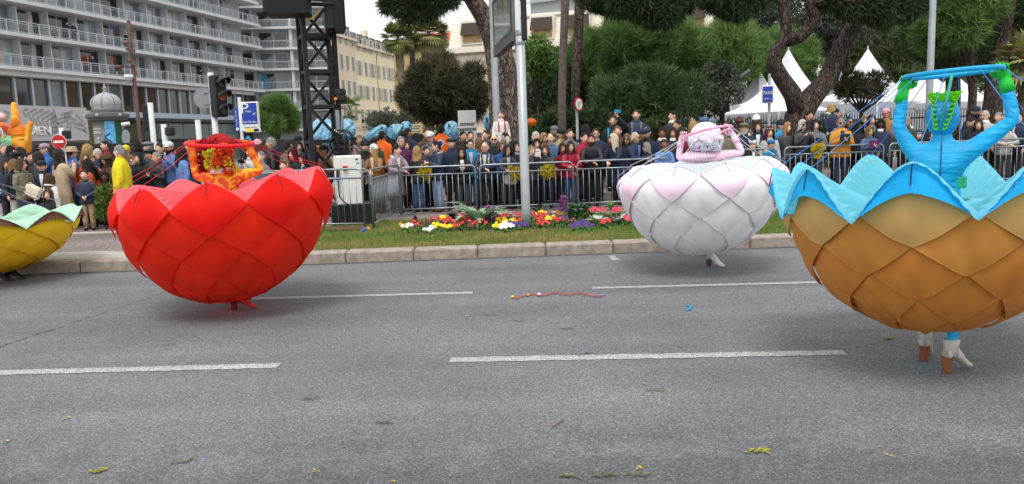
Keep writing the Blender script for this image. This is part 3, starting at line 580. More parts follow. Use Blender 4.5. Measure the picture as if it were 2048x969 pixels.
# curved lamp
t = empty('curved_lamp', P(1402, 300, 30), 'dark curved street lamp leaning over the white tent', 'lamp post'); t.location.z = .15
pts = [P(*q, 30) for q in ((1400, 300), (1402, 250), (1406, 220), (1418, 198), (1440, 178), (1465, 163), (1492, 148))]; pts[0].z = .15; MB().tube(pts, [.09, .08, .07, .07, .07, .07, .05], 10).obj('curved_pole', M('lamp_grey_green', '#4c5654', .5), t, True)
MB().tube([pts[-1]+Vector((-.25, 0, -.14)), pts[-1]+Vector((.15, 0, .1))], [.06, .1], 8).obj('lamp_head', M('lamp_grey_green', '#4c5654', .5), t)
# ================================================================== TRUSS TOWER
TR = M('truss_black', '#1b1c1f', .5, .25, 9, .2, 50)
tb = P(656, 420, 17.9); tb.z = .15; t = empty('truss_tower', tb, 'black steel lattice truss tower rising behind the red dancer', 'truss tower')
h = .33; ca, sa = math.cos(.42), math.sin(.42); cor = [tb+Vector((ca*x-sa*y, sa*x+ca*y, 0)) for x, y in ((-h, -h), (h, -h), (h, h), (-h, h))]
HT = 7.2
for c in cor: MB().box(c+Vector((0, 0, HT/2)), (.095, .095, HT), .42).obj('corner_chord', TR, t)
NB = 9; bh = .78
for i in range(NB+1):
    for j in range(4):
        a, b = cor[j], cor[(j+1) % 4]; z = Vector((0, 0, .12+i*bh)); MB().beam(a+z, b+z, .06, .08).obj('cross_member', TR, t)
        if i < NB:
            z2 = z+Vector((0, 0, bh)); a2, b2 = (a, b) if (i+j) % 2 else (b, a); MB().beam(a2+z, b2+z2, .06).obj('diagonal_brace', TR, t)
MB().bbox(tb+Vector((0, 0, .06)), (1.5, 1.5, .12), .02, .42).obj('base_plate', TR, t)
for du in range(5):
    x0 = cor[1]+Vector((-.08+du*.03, -.07, 0)); MB().tube([x0+Vector((.03*math.sin(k*1.3+du), -.01*du, .3+k*.75)) for k in range(10)], .014, 6).obj('cable', BLACKM, t, True)
for k in range(9):
    c = P(682+random.uniform(-8, 9), 283+random.uniform(-12, 16), 17.25); r = random.uniform(.1, .22); MB().tube([c+Vector((math.cos(q)*r, .03*math.sin(q*2+k), math.sin(q)*r*1.15)) for q in [2*PI*i/16 for i in range(17)]], .013, 5).obj('cable_loop', BLACKM, t, True)
c = P(676, 243, 17.5); MB().bbox(c, (.1, .1, .5), .02).obj('clamp_fitting', STEEL, t); MB().tube([c+Vector((-.08, -.05, -.2)), c+Vector((.1, -.1, -.3)), c+Vector((.12, -.1, .1))], .03, 8).obj('clamp_arm', STEEL, t)
for i, (u, v) in enumerate(((680, 185), (682, 197))): c = P(u, v, 17.7); MB().bbox(c, (.24, .2, .16), .03).obj('spot_fixture', TR, t); 
MB().ball(P(671, 198, 17.5), .035, 8, 5).obj('amber_lamp', M('amber_lens', '#e07a1a', .3, .1, emit=.5), t)
c0 = P(572, -30, 17.6)
sp = empty('loudspeaker_cabinet', P(572, 26, 17.4), 'wide black loudspeaker box hung on the left of the truss top', 'loudspeaker')
MB().bbox(P(574, -6, 17.3), (.92, .8, .80), .03, .1).obj('box', M('speaker_black', '#0f1012', .6, .2, 8), sp); MB().box(P(574, -6, 16.87), (.84, .03, .68), .1).obj('grille', M('grille_black', '#141518', .8, .3, 40), sp)
sp = empty('line_array_panel', P(655, 60, 17.6), 'tall black screen back panel fixed on the right of the truss top', 'screen')
MB().bbox(P(668, 6, 17.45), (.42, .7, 1.25), .03, .25).obj('box', M('speaker_black', '#0f1012', .6, .2, 8), sp); MB().box(P(676, 8, 17.07), (.18, .03, 1.15), .25).obj('side_panel', M('grille_black', '#1d1f22', .6, .3, 40), sp)
for dz in (-.5, 0, .5): MB().box(P(660, 6, 17.06)+Vector((0, 0, dz)), (.3, .04, .05), .25).obj('rib', TR, sp)
MB().tube([P(612, 40, 17.1), P(625, 38, 17.1), P(640, 22, 17.1)], .02, 6).obj('yellow_strap', M('strap_yellow', '#a88a3a', .8), t)
# white electrical cabinet on black plinth
t = empty('electrical_cabinet', P(703, 455, 15.3), 'white electrical cabinet with red socket on a black plinth', 'electrical cabinet'); t.location.z = .15
c = P(697, 362, 15.3); rz = .25
MB().bbox(c, (.52, .45, 1.0), .015, rz).obj('cabinet_body', M('cabinet_white', '#dcdad4', .5, .05, 4), t)
fv = Vector((math.sin(rz), -math.cos(rz), 0)); sv = Vector((math.cos(rz), math.sin(rz), 0))
MB().box(c+fv*.231+sv*.005, (.46, .012, .93), rz).obj('cabinet_door', M('cabinet_white', '#dcdad4', .5, .05, 4), t)
q = c+fv*.26+sv*-.06+Vector((0, 0, .26)); MB().bbox(q, (.09, .07, .09), .01, rz).obj('red_socket', RED, t); q = c+fv*.26+sv*-.2+Vector((0, 0, .22)); MB().tube([q, q+Vector((0, -.05, -.12))], [.035, .03], 8).obj('black_plug', BLACKM, t); MB().tube([q+Vector((0, -.05, -.12)), q+Vector((0, -.05, -.19))], .034, 8).obj('blue_collar', M('plug_blue', '#2a5ab0', .5), t)
MB().tube([q+Vector((0, -.05, -.2)), q+Vector((.02, -.1, -.5)), q+Vector((.1, -.06, -.62)), q+Vector((.26, -.05, -.72)), q+Vector((.16, -.05, -.88)), q+Vector((-.1, 0, -.95))], .014, 6).obj('cable', BLACKM, t, True)
q = c+sv*.17+fv*.238; MB().box(q+Vector((0, 0, .42)), (.05, .01, .03), rz).obj('display', BLACKM, t)
for k in range(3): MB().box(q+Vector((-.03+k*.03, 0, .35)), (.022, .012, .02), rz).obj('green_breaker', M('breaker_green', '#1b7a4a', .5), t)
MB().bbox((c.x+.05, c.y+.02, .15+.22), (.85, .6, .44), .02, rz).obj('plinth', BLACKM, t)
tag(MB().bbox(G(690, 464, .17)+Vector((0, .25, 0)), (.75, .3, .09), .01).obj('wooden_board', M('old_wood', '#5d4434', .9, .3, 10)), 'weathered brown board on the grass under the first barrier', 'board')
tag(MB().beam(G(722, 466, .17), G(731, 459, .2), .05, .05).add([], []).obj('blue_wedge', M('plug_blue', '#2a5ab0', .5)), 'small blue plastic piece at the foot of the barrier', 'plastic piece')
tag(MB().ball(G(737, 459, .19), (.05, .05, .05), 8, 5).obj('paper_cup', M('cup_orange', '#c98552', .8, .4, 20)), 'crumpled orange brown paper lying by the barrier foot', 'paper')
# dark hoarding panels behind the left crowd
HO = M('hoarding_black', '#1e2023', .6, .15, 3)
def hoarding(u0, u1, D, v, label):
    a, b = P(u0, v, D), P(u1, v, D); n = max(1, int((b.x-a.x)/2)); t = empty('hoarding', ((a.x+b.x)/2, D, .15), label, 'hoarding')
    for i in range(n):
        x0 = lerp(a.x, b.x, i/n); x1 = lerp(a.x, b.x, (i+1)/n); zt_ = lerp(a.z, b.z, (i+.5)/n); MB().bbox(((x0+x1)/2, D, (zt_+.15)/2), (x1-x0-.03, .08, zt_-.15), .01).obj('panel', HO, t)
hoarding(55, 420, 30, 287, 'black hoarding panels behind the crowd below the hotel'); hoarding(478, 605, 27, 280, 'black hoarding panels behind the round pine'); hoarding(700, 880, 26.5, 271, 'black hoarding panels behind the rescue workers')
# iron railing at the right
IR = M('iron_black', '#1c1e1f', .6, .15)
t = empty('iron_railing', (P(1680, 300, 27).x, 27, .2), 'black iron railing with spiked bars in front of the white tents', 'railing')
x0, x1 = P(1330, 300, 27).x, P(2100, 300, 27).x; n = 150; f = None
for z in (.45, 1.75): MB().box(((x0+x1)/2, 27, z+.2), (x1-x0, .04, .05)).obj('rail', IR, t)
for i in range(n):
    if f is None: f = MB().tube([(0, 0, 0), (0, 0, 1.85), (0, 0, 2.0)], [.014, .014, .003], 5).obj('bar', IR, t, False, False); f.location = (x0-t.location.x, 0, .05)
    else: o = f.copy(); COL.objects.link(o); o.location = (lerp(x0, x1, i/(n-1))-t.location.x, 0, .05)
# ================================================================== DANCERS
def fabric(name, col, tr=.5, rough=.65, var=.05):
    return M(name, col, rough, var, 2.5, .18, 4, trans=tr, spec=.25)
SHD = {}
def shades(m):
    """one fabric in three tones: uneven light on the panels put into the colour"""
    if m.name not in SHD:
        SHD[m.name] = [m]
        for i, k in enumerate((.93, 1.03)):  # darker and lighter copy, light contrast between petals painted into the colour
            c = m.copy(); c.name = m.name+'_lit_tone'; SHD[m.name].append(c)
            for n in c.node_tree.nodes:
                if n.type == 'MIX':
                    for q in ('A', 'B'):
                        for sck in n.inputs:
                            if sck.name == q and sck.type == 'RGBA': v = sck.default_value; sck.default_value = (min(.95, v[0]*k), min(.95, v[1]*k), min(.95, v[2]*k), 1)
    return SHD[m.name]
class Skirt:
    def __init__(s, c, Rm, zp, levels, zb, face, phase, n=10, soft=False, tilt=0, curl=1.0):
        s.soft = soft; s.tilt = tilt; s.rt = Vector((-math.sin(face), math.cos(face), 0))
        s.c = Vector((c[0], c[1], 0)); s.Rm, s.zp, s.zb, s.n = Rm, zp, zb, n; s.lv = levels; s.zv = levels[0]; s.ph = face+phase; s.w = PI/n
        ts = np.linspace(0, 1, 41); rr = np.interp(ts, [0, .08, .18, .32, .53, .65, .75, .85, .93, 1], [curl, .5+.5*curl if curl < 1 else 1, 1, .965, .865, .785, .695, .575, .44, .27])*Rm; zz = zp-(zp-zb)*ts
        k = np.ones(5)/5; rr[2:-2] = np.convolve(rr, k, 'valid')
        s.r, s.z = rr, zz; s.s = np.concatenate([[0], np.cumsum(np.hypot(np.diff(rr), np.diff(zz)))]); s.S = s.s[-1]
    def s_at(s, z): return float(np.interp(-z, -s.z, s.s))
    def pt(s, az, sv, off=0.0):
        r = float(np.interp(sv, s.s, s.r)); z = float(np.interp(sv, s.s, s.z)); e = .03
        dr = float(np.interp(sv+e, s.s, s.r)-np.interp(sv-e, s.s, s.r)); dz = float(np.interp(sv+e, s.s, s.z)-np.interp(sv-e, s.s, s.z)); L = math.hypot(dr, dz) or 1
        nr, nz = -dz/L, dr/L
        r += nr*off; z += nz*off; z += s.tilt*r*(math.cos(az)*s.rt.x+math.sin(az)*s.rt.y)
        return s.c+Vector((math.cos(az)*r, math.sin(az)*r, z))
    def rim(s, a): return s.zv+(s.zp-s.zv)*((1-abs(a)**1.5) if not s.soft else .55*(1-abs(a)**1.5)+.45*(.5+.5*math.cos(PI*a)))
    def petal(s, az0, st, ss, sb, topfn=None, lift=.05, puff=.035, rnd=0.0, nu=16, nv=8, pw=1.1):
        m = MB(); jit = random.uniform(-1, 1); sk = random.uniform(-.12, .12)
        def fn(i, j):
            a = -1+2*i; ab = abs(a)
            top = topfn(a) if topfn else lerp(st, ss, ab); bot = lerp(sb, ss, ab**pw)+.012*(sb-ss)*math.sin(PI*ab)
            if topfn is None and ab > .98: top = bot = ss
            sv = lerp(top, bot, j); ext = (bot-top)/max(1e-6, sb-st)
            e4 = (4*ab*(1-ab))**.7
            off = .004+puff*math.sin(PI*min(1, j*.9))*(1-ab)**.9*(1+.25*jit)+lift*j*(.45+.55*(ext if not topfn else 1-ab))*(1+.2*jit)+lift*.35*math.sin(jit*7)*a*j-.013*max(0, 1-ab*3.2)*j**1.1*(ext if not topfn else 1)
            off += (.009*math.sin(a*6+jit*9+j*3)+.006*math.sin(a*13+jit*5-j*6))*ext*(1-ab)*(j > 0)
            return s.pt(az0+a*s.w*(1+.02*(1-j)), min(s.S, sv), off)
        m.grid(fn, nu, nv); m.tube([fn(i/nu, 1.0) for i in range(nu+1)], .0022, 4, False); return m
def boot(parent, pos, fdir, mats, shaft=.135, heel=.075, sz=1.0):
    """heeled ankle boot standing at pos (ground point under the ankle)"""
    f = Vector((fdir[0], fdir[1], 0)).normalized(); p = Vector(pos); up = Vector((0, 0, 1)); sd = Vector((-f.y, f.x, 0))
    o = empty('boot', p-wloc(parent), parent=parent)
    m = MB(); V = []; prof = [(-.055, heel+.02, .034, .05), (-.02, heel+.045, .040, .065), (.04, heel*.75+.04, .042, .055), (.09, heel*.3+.035, .045, .04), (.14, .03, .042, .028), (.175, .022, .028, .018), (.19, .018, .008, .008)]
    n = 10
    for fx, z, wd, ht in prof:
        for j in range(n): a = 2*PI*j/n; V.append(p+f*fx*sz+sd*math.cos(a)*wd*sz+up*(z+math.sin(a)*ht*(1 if math.sin(a) > 0 else .55))*sz)
    F = [(i*n+j, i*n+(j+1) % n, (i+1)*n+(j+1) % n, (i+1)*n+j) for i in range(len(prof)-1) for j in range(n)]; F += [tuple(range(n-1, -1, -1))]
    m.add(V, F); m.tube([p+f*-.012+up*(heel+.03), p+f*-.014+up*(heel+.1), p+f*-.016+up*(heel+shaft)], [.047*sz, .046*sz, .053*sz], 14); m.obj('upper', mats[0], o, True)
    MB().tube([p+f*-.05+up*heel*1.15, p+f*-.05+up*.004], [.036*sz, .03*sz], 10).obj('heel', mats[1], o, False)
def hand(m, wr, d, t, b, sz=1.0, curl=1.0):
    """palm at wr along d, fingers spread along t, curling towards b; thumb on the +t side"""
    wr, d, t, b = Vector(wr), Vector(d).normalized(), Vector(t).normalized(), Vector(b).normalized()
    q = Matrix((t, b, d)).transposed()
    k = MB(); k.ball((0, 0, 0), (.041*sz, .019*sz, .048*sz), 10, 7); m.add([wr+d*.045*sz+q@Vector(v) for v in k.V], k.F)
    m.tube([wr-d*.03, wr+d*.03*sz], [.028*sz, .03*sz], 8)
    for i, (x, L) in enumerate(((-.029, .062), (-.010, .076), (.010, .080), (.028, .070))):
        p = wr+d*.08*sz+t*x*sz; e = .5*curl; pts = [p]
        for sg in (.42, .33, .25):
            p = p+(d*math.cos(e)+b*math.sin(e))*L*sg*sz; pts.append(p); e += 1.0*curl
        m.tube(pts, [.0095*sz, .009*sz, .008*sz, .006*sz], 6)
    p = wr+d*.03*sz+t*.036*sz; p2 = p+(d*.6+t*.8)*.03*sz; p3 = p2+(d*.5+b*.8)*.03*sz; m.tube([p, p2, p3, p3+(b*.8-t*.3)*.02*sz], [.012*sz, .011*sz, .01*sz, .007*sz], 6)
def headshape(m, c, f, rt, r=(.075, .095, .12)):
    k = MB(); k.ball((0, 0, 0), (1, 1, 1), 18, 14); V = []
    for x, y, z in k.V:
        px, py, pz = x*r[0], y*r[1], z*r[2]
        if z < -.1: px *= 1+.28*(z+.1); py = py*(1+.22*(z+.1))+.012*(-z-.1)*(y > 0)
        if y > .6:
            if abs(x) < .22 and -.35 < z < .1: py += .018*(1-abs(x)/.22)
            if .12 < abs(x) < .55 and 0 < z < .3: py -= .01
        V.append(Vector(c)+rt*px+f*py+Vector((0, 0, pz)))
    m.add(V, k.F)
    for sg in (-1, 1): m.tube([Vector(c)+rt*sg*r[0]*.93+Vector((0, 0, -.03)), Vector(c)+rt*sg*r[0]*1.08+Vector((0, 0, .0)), Vector(c)+rt*sg*r[0]*.98+Vector((0, 0, .03))], [.012, .018, .012], 6)
def dancer(root, label, jn, feet, mats, skirt, cols, hoop=None, footdirs=((0, 1), (0, 1)), zw=None, levels=None, band=False, fan_over=.03):
    root = Vector(root); f = Vector((root.x, root.y, 0)).normalized(); rt = Vector((f.y, -f.x, 0)); up = Vector((0, 0, 1))
    W = lambda r, u, w=0: root+rt*r+f*w+up*u
    zs = jn['sh'][0][1]
    nodes = []; edges = []
    def nd(p, rx, ry=None, pa=None):
        nodes.append((p.x, p.y, p.z, rx, ry or rx)); k = len(nodes)-1
        if pa is not None: edges.append((pa, k))
        return k
    hz = jn.get('hip', .98)
    pel = nd(W(0, hz), .15, .12); wa = nd(W(0, lerp(hz, zs, .42)), .125, .10, pel); ch = nd(W(0, lerp(hz, zs, .74)), .165, .115, wa); uc = nd(W(0, zs-.02), .135, .095, ch); nk = nd(W(0, jn['neck']), .062, .058, uc); nd(W(0, jn['head']-.03), .055, .055, nk)
    for i in (0, 1):
        s_, e_, w_ = jn['sh'][i], jn['el'][i], jn['wr'][i]
        k = nd(W(*s_), .075, .075, uc); mid = [lerp(s_[q], e_[q], .5) for q in (0, 1)]
        k = nd(W(mid[0], mid[1], lerp(s_[2] if len(s_) > 2 else 0, e_[2] if len(e_) > 2 else 0, .5)), .062, .06, k); k = nd(W(*e_), .05, .05, k)
        k = nd(W(lerp(e_[0], w_[0], .5), lerp(e_[1], w_[1], .5), lerp(e_[2] if len(e_) > 2 else 0, w_[2] if len(w_) > 2 else 0, .5)), .045, .045, k); nd(W(*w_), .036, .036, k)
    for i in (0, 1):
        ft = Vector(feet[i]); sx = (-1, 1)[i]; hp = W(sx*.1, hz-.06); an = ft+up*.2; kn = (hp+an)/2+f*.06
        k = nd(hp, .10, .10, pel); k = nd(kn, .068, .068, k); nd(an, .034, .034, k)
    th = jn.get('th', .95); nodes = [(n_[0], n_[1], n_[2], n_[3]*th, n_[4]*th) for n_ in nodes]
    V, F = skinned(nodes, edges, 3 if 'seam' in mats else 2)
    if 'seam' in mats:      # cloth wrinkles in the sleeves and across the back
        from mathutils import noise as NZ
        tm = mesh('tmp', V.tolist(), F); nv = np.array([v.normal[:] for v in tm.vertices]); bpy.data.meshes.remove(tm)
        k = np.array([NZ.noise(Vector((v[0]*7, v[1]*7, v[2]*30+4*math.sin(v[0]*9))))*.0048+NZ.noise(Vector((v[0]*16, v[1]*16, v[2]*55)))*.0035 for v in V])*np.where(V[:, 2] > 1.2, 1, .3)
        V = V+nv*k[:, None]
    b = MB(); b.add(V.tolist(), F); headshape(b, W(0, jn['head']), f, rt)
    body = b.obj('person', mats['suit'], None, True)
    off = Vector(body.location)-root                     # put the origin on the ground at the root
    co = np.array([v.co[:] for v in body.data.vertices])+np.array(off); body.data.vertices.foreach_set('co', co.astype(np.float32).ravel()); body.location = root; body.data.update()
    tag(body, label, 'person')
    # back seam found on the real surface
    if 'seam' in mats:
        pts = []
        for z in np.linspace(hz+.1, jn['neck'], 14):
            k = (abs((V-np.array(root))@np.array(rt)) < .05) & (abs(V[:, 2]-z) < .06)
            if k.any(): pts.append(W(0, z, float(((V-np.array(root))@np.array(f))[k].min())-.0))
        MB().tube(pts, .0035, 5).obj('back_seam', mats['seam'], body, True)
    for i in (0, 1):
        m = MB(); w_ = W(*jn['wr'][i]); h_ = W(*jn['hd'][i]); hand(m, w_, h_-w_, rt*(-1, 1)[i]*-1, jn.get('curl', -1)*f, 1.12)
        m.tube([w_-(h_-w_).normalized()*.07, w_+(h_-w_).normalized()*.02], [.048, .036], 10); m.obj('glove', mats['glove'], body, True)
        boot(body, feet[i], footdirs[i], mats['boot'], heel=jn.get('heel', .075), sz=1.05)
    # skirt
    sk = empty('petal_skirt', (0, 0, 0), parent=body); S = skirt; lv = [S.s_at(z) for z in S.lv]+[S.S]; zw = zw or S.zv-.1
    m = MB(); m.grid(lambda i_, j: S.pt(2*PI*i_, lerp(lv[0]+.02, S.S, j), -.012), 60, 12); m.obj('lining', cols['rows'][0], sk, True)
    for i in range(S.n):
        az = S.ph+2*S.w*i
        S.petal(az, 0, lv[0], lv[1], topfn=lambda a: S.s_at(S.rim(a)-(.03 if band else 0)), lift=.038, puff=.018).obj('petal', cols['row0'], sk, True)
        for k in range(1, len(lv)-1):
            a2 = az+(S.w if k % 2 else 0); S.petal(a2, lv[k-1], lv[k], lv[k+1], lift=.038-.003*k, puff=.017).obj('petal', random.choice(shades(cols['rows'][min(k-1, len(cols['rows'])-1)])), sk, True)
        # bottom fringe
        a2 = az+(S.w if (len(lv)-1) % 2 else 0); m = MB(); m.grid(lambda i_, j: S.pt(a2+(-1+2*i_)*S.w, lerp(lv[-2], S.S, j), .02*j), 6, 3); m.obj('petal', cols['rows'][-1], sk, True)
        if band:
            m = MB()
            def bf(i_, j):
                a = -1+2*i_; zt_ = S.rim(a); zb_ = band[0]+(band[1]-band[0])*abs(a)**1.5; z = lerp(zt_, zb_, j)
                return S.pt(az+a*S.w, S.s_at(z), .05+.045*j*(1-.3*abs(a))+.012*math.sin(a*6+i)*j)
            m.grid(bf, 14, 5); m.obj('rim_petal', cols['band'], sk, True)
        npl = 26; m = MB(); ex = .05 if band else -.02; nr = random.uniform(.8, 1.2)
        def ff(i_, j):
            a = -1+2*i_; zr = S.rim(a)+.008; pt = 1 if int(round(i_*npl)) % 2 else -1
            r1 = float(np.interp(S.s_at(S.rim(a)), S.s, S.r))+ex+.012
            if j <= .86:
                t = j/.86; r = lerp(.19, r1, t); z = lerp(zw, zr, t**1.5)-(.05 if zw < S.zv+.05 else -.01)*math.sin(PI*t)*nr; z += pt*.02*t; az_ = az+a*S.w
            else:
                t = (j-.86)/.14; r = r1+(.018 if fan_over else .004)*t+.004; z = zr+.004-(fan_over*(.25+.2*pt*(t > .6)+2.0*abs(a)**2.2))*t; az_ = az+a*S.w
            return S.c+Vector((math.cos(az_)*r, math.sin(az_)*r, z+S.tilt*r*(math.cos(az_)*S.rt.x+math.sin(az_)*S.rt.y)))
        m.grid(ff, npl, 9); m.obj('pleated_fan', cols['fan'], sk, False)
        q = S.pt(az, 0, .07 if band else .03); MB().tube([S.pt(az, S.s_at(S.zp), .075 if band else .035), S.pt(az, S.s_at(S.zp-.13), (.10 if band else .07))], .0045, 5).obj('rod', cols['rod'], sk)
    # hoop with cords, held in the hands
    hp = hoop; hc = W(*hp['c']); tilt = hp.get('tilt', 0); h = empty('hoop', hc, hp['label'], 'hoop')
    ring = []
    for i in range(49):
        a = 2*PI*i/48; ring.append(hc+rt*math.cos(a)*hp['r']*math.cos(tilt)+f*math.sin(a)*hp['r']*hp.get('sq', 1)+up*(math.cos(a)*hp['r']*math.sin(tilt)+hp.get('nod', 0)*math.sin(a)))
    MB().tube(ring, hp['t'], 10, False).obj('ring', cols['hoop'], h, True)
    if hp.get('cords', True):
        for i in range(S.n):
            az = S.ph+2*S.w*i; pk = S.pt(az, 0, .05); dv = Vector((math.cos(az), math.sin(az), 0)); a = math.atan2(dv.dot(f), dv.dot(rt)); st = ring[int(round((a % (2*PI))/(2*PI)*48)) % 48]
            MB().tube([st, (st+pk)/2-up*.02, pk], .0028, 5).obj('cord', cols['cord'], h)
    return body, W, f, rt
BODYS = []
# ---------------- blue dancer
root = P(1866, 735, 5.45); root.z = 0; fc = math.atan2(-root.y, -root.x)
S = Skirt(root, 1.05, 1.53, [1.22, 1.02, .83, .64, .46], .33, fc, R(-7.6), soft=True, tilt=.07)
BLU = M('blue_velvet', '#10a0d4', .5, .18, 7, .35, 4, wave=(2.0, 2.0, 8), spec=.4)
blue, W, f, rt = dancer(root, 'dancer seen from behind in turquoise velvet bodysuit and brown petal skirt', dict(sh=[(-.165, 1.535), (.165, 1.54)], el=[(-.275, 1.71), (.42, 1.75)], wr=[(-.255, 1.97, .02), (.365, 2.01, .02)], hd=[(-.235, 2.06, .02), (.345, 2.09, .02)], neck=1.63, head=1.77, hip=1.06, heel=.10, th=1.0),
    [G(1849, 719), G(1903, 744)], {'suit': BLU, 'seam': M('navy_seam', '#123a78', .6), 'glove': M('green_glove', '#18b53a', .7, .15, 14, .3), 'boot': (M('ivory_leather', '#cfc8bd', .5, .1, 14), M('wood_heel', '#8a5236', .5, .2, 12))}, S,
    {'row0': fabric('bronze_fabric', '#dcb06c', .2), 'rows': [fabric('brown_fabric', '#dc9848', .2), fabric('amber_fabric', '#dc9040', .2)], 'band': fabric('azure_fabric', '#18acea', .15), 'fan': fabric('pale_cyan_fabric', '#84def0', .4), 'rod': M('rod_navy', '#10264a', .6), 'hoop': M('cyan_foam', '#149ccc', .6), 'cord': M('cord_blue', '#2f7fc4', .6)},
    {'c': (.05, 2.09, .02), 'r': .30, 't': .017, 'tilt': .05, 'label': 'turquoise foam hoop with blue cords held overhead by the blue dancer'}, ((.55, .83), (.92, .4)), zw=1.2, band=(1.36, 1.20), fan_over=.03)
cap = M('cap_turquoise', '#108fc4', .5, .3, 30, .5, 40); hc = W(0, 1.795)
m = MB(); m.ball((0, 0, 0), (1, 1, 1), 22, 14); V = [hc+rt*x*.108+f*y*.118+Vector((0, 0, z*.148)) for x, y, z in m.V]; MB().add(V, m.F).obj('sequin_cap', cap, blue, True)
LIME = M('lime_ruffle', '#7be01e', .6, .15, 20, trans=.25); s = MB()
for sg in (-1, 1):
    pv = None; NR = 130
    for k in range(NR+1):
        t = k/NR; el_ = lerp(1.2, -.6, t); ph_ = t*2*PI*9
        x0 = sg*(.014+.046*(1-t)+(.026-.008*t)*(.5+.5*math.sin(ph_))); c = hc+rt*(x0+.012*(1-2*t))+f*(-math.cos(el_)*.119*math.sqrt(max(.2, 1-(x0/.11)**2)))+Vector((0, 0, math.sin(el_)*.150+.010*math.cos(ph_))); n = ((c-hc).normalized()+rt*sg*.25*math.cos(ph_)).normalized()
        cur = (c, c+n*(.026-.006*t))
        if pv: s.add([pv[0], cur[0], cur[1], pv[1]], [(0, 1, 2, 3)])
        pv = cur
for k in range(20):
    t = k/19; a = lerp(-2.6, -.55, t)+0; c = hc+rt*math.cos(a)*.085+f*math.sin(a)*.085+Vector((0, 0, .118+.016*math.sin(k*2.4))); n = (c-hc).normalized(); s.add([c-rt*.016, c+rt*.018, c+rt*.014+n*.035, c-rt*.012+n*.03+Vector((0, 0, .01))], [(0, 1, 2, 3)])
solid(s.obj('ruffle', LIME, blue), .004)
m = MB(); m.tube([hc+rt*-.02+f*-.128+Vector((0, 0, -.08)), hc+rt*.012+f*-.135+Vector((0, 0, .06)), hc+rt*.03+f*-.09+Vector((0, 0, .17)), hc+rt*.05+f*-.05+Vector((0, 0, .30))], [.004, .010, .013, .010], 6); m.obj('feather_spine', M('teal_spine', '#2f9a84', .6, .2, 20), blue, True)
s = MB(); g = np.random.default_rng(3)
for k in range(150):
    a = g.uniform(PI, 2*PI); e = g.uniform(-.6, 1.0); d_ = rt*math.cos(a)*math.cos(e)*.11+f*math.sin(a)*math.cos(e)*.12+Vector((0, 0, math.sin(e)*.15)); c = hc+d_*1.01; n = d_.normalized(); q = n.to_track_quat('Z', 'Y').to_matrix(); r_ = g.uniform(.0022, .0042)
    s.m = int(g.random() < .4); s.add([c+q@Vector((math.cos(b)*r_, math.sin(b)*r_, .002)) for b in (0, 1.57, 3.14, 4.71)], [(0, 1, 2, 3)])
s.obj('sequins', [M('sequin_pale', '#a8e0d8', .25, .1), M('sequin_navy', '#123e78', .3, .1)], blue)
m = MB(); m.tube([W(0, 1.585), W(0, 1.61), W(0, 1.645)], [.085, .078, .07], 14); m.obj('collar', BLU, blue, True)
m = MB(); m.bbox(W(.13, 1.34, -.14), (.10, .016, .08), .006, .5); m.obj('belt_pouch', M('green_sequin', '#159a66', .4, .4, 40), blue)
# sequins on the rim petals
s = MB()
for k in range(90):
    az = S.ph+g.uniform(-1.6, 1.6)*1; a = ((az-S.ph+S.w) % (2*S.w))/S.w-1; zt_ = S.rim(a); zb_ = 1.36+(1.20-1.36)*abs(a)**1.5; j = g.uniform(.15, .9); c = S.pt(az, S.s_at(lerp(zt_, zb_, j)), .055+.045*j*(1-.3*abs(a))+.012); d_ = Vector((math.cos(az), math.sin(az), 0)); q = d_.to_track_quat('Z', 'Y').to_matrix(); s.m = int(g.random() < .5)
    s.add([c+q@Vector((math.cos(b)*.0035, math.sin(b)*.0035, 0)) for b in (0, 1.57, 3.14, 4.71)], [(0, 1, 2, 3)])
o = s.obj('rim_sequins', [M('sequin_pale', '#a8e0d8', .25, .1), M('sequin_navy', '#123e78', .3, .1)], [c for c in blue.children if c.name.startswith('petal_skirt')][0]); o['kind'] = 'stuff'
# ---------------- red dancer
root = P(470, 620, 8.25); root.z = 0; fc = math.atan2(-root.y, -root.x)
S = Skirt(root, 1.11, 1.44, [1.215, .96, .75, .53, .32], .17, fc, R(-8.5), tilt=.065, curl=.93)
ORS = bpy.data.materials.new('orange_yellow_print'); ORS.use_nodes = True
def printmat(m, c1, c2, sc, kind='noise', th=.5, rough=.6):
    n = m.node_tree.nodes; L = m.node_tree.links; tc = n.new('ShaderNodeTexCoord')
    if kind == 'noise': t_ = n.new('ShaderNodeTexNoise'); t_.inputs['Scale'].default_value = sc; t_.inputs['Detail'].default_value = 2; t_.inputs['Distortion'].default_value = 1.2; L.new(tc.outputs['Object'], t_.inputs['Vector']); o = t_.outputs['Fac']
    else: t_ = n.new('ShaderNodeTexWave'); t_.bands_direction = kind; t_.inputs['Scale'].default_value = sc; t_.inputs['Distortion'].default_value = .6; L.new(tc.outputs['Object'], t_.inputs['Vector']); o = t_.outputs['Fac']
    r = n.new('ShaderNodeValToRGB'); e = r.color_ramp.elements; e[0].color = lin(c1)+(1,); e[1].color = lin(c2)+(1,); e[0].position = th-.02; e[1].position = th+.02
    L.new(o, r.inputs[0]); L.new(r.outputs[0], n['Principled BSDF'].inputs['Base Color']); n['Principled BSDF'].inputs['Roughness'].default_value = rough; return m
printmat(ORS, '#f2b21c', '#e2521a', 9)
REDF = fabric('scarlet_fabric', '#f01a10', .38); RF2 = fabric('vermilion_fabric', '#f23014', .38)  # oranger lower rows: fabric colour plus light through the cloth, painted in
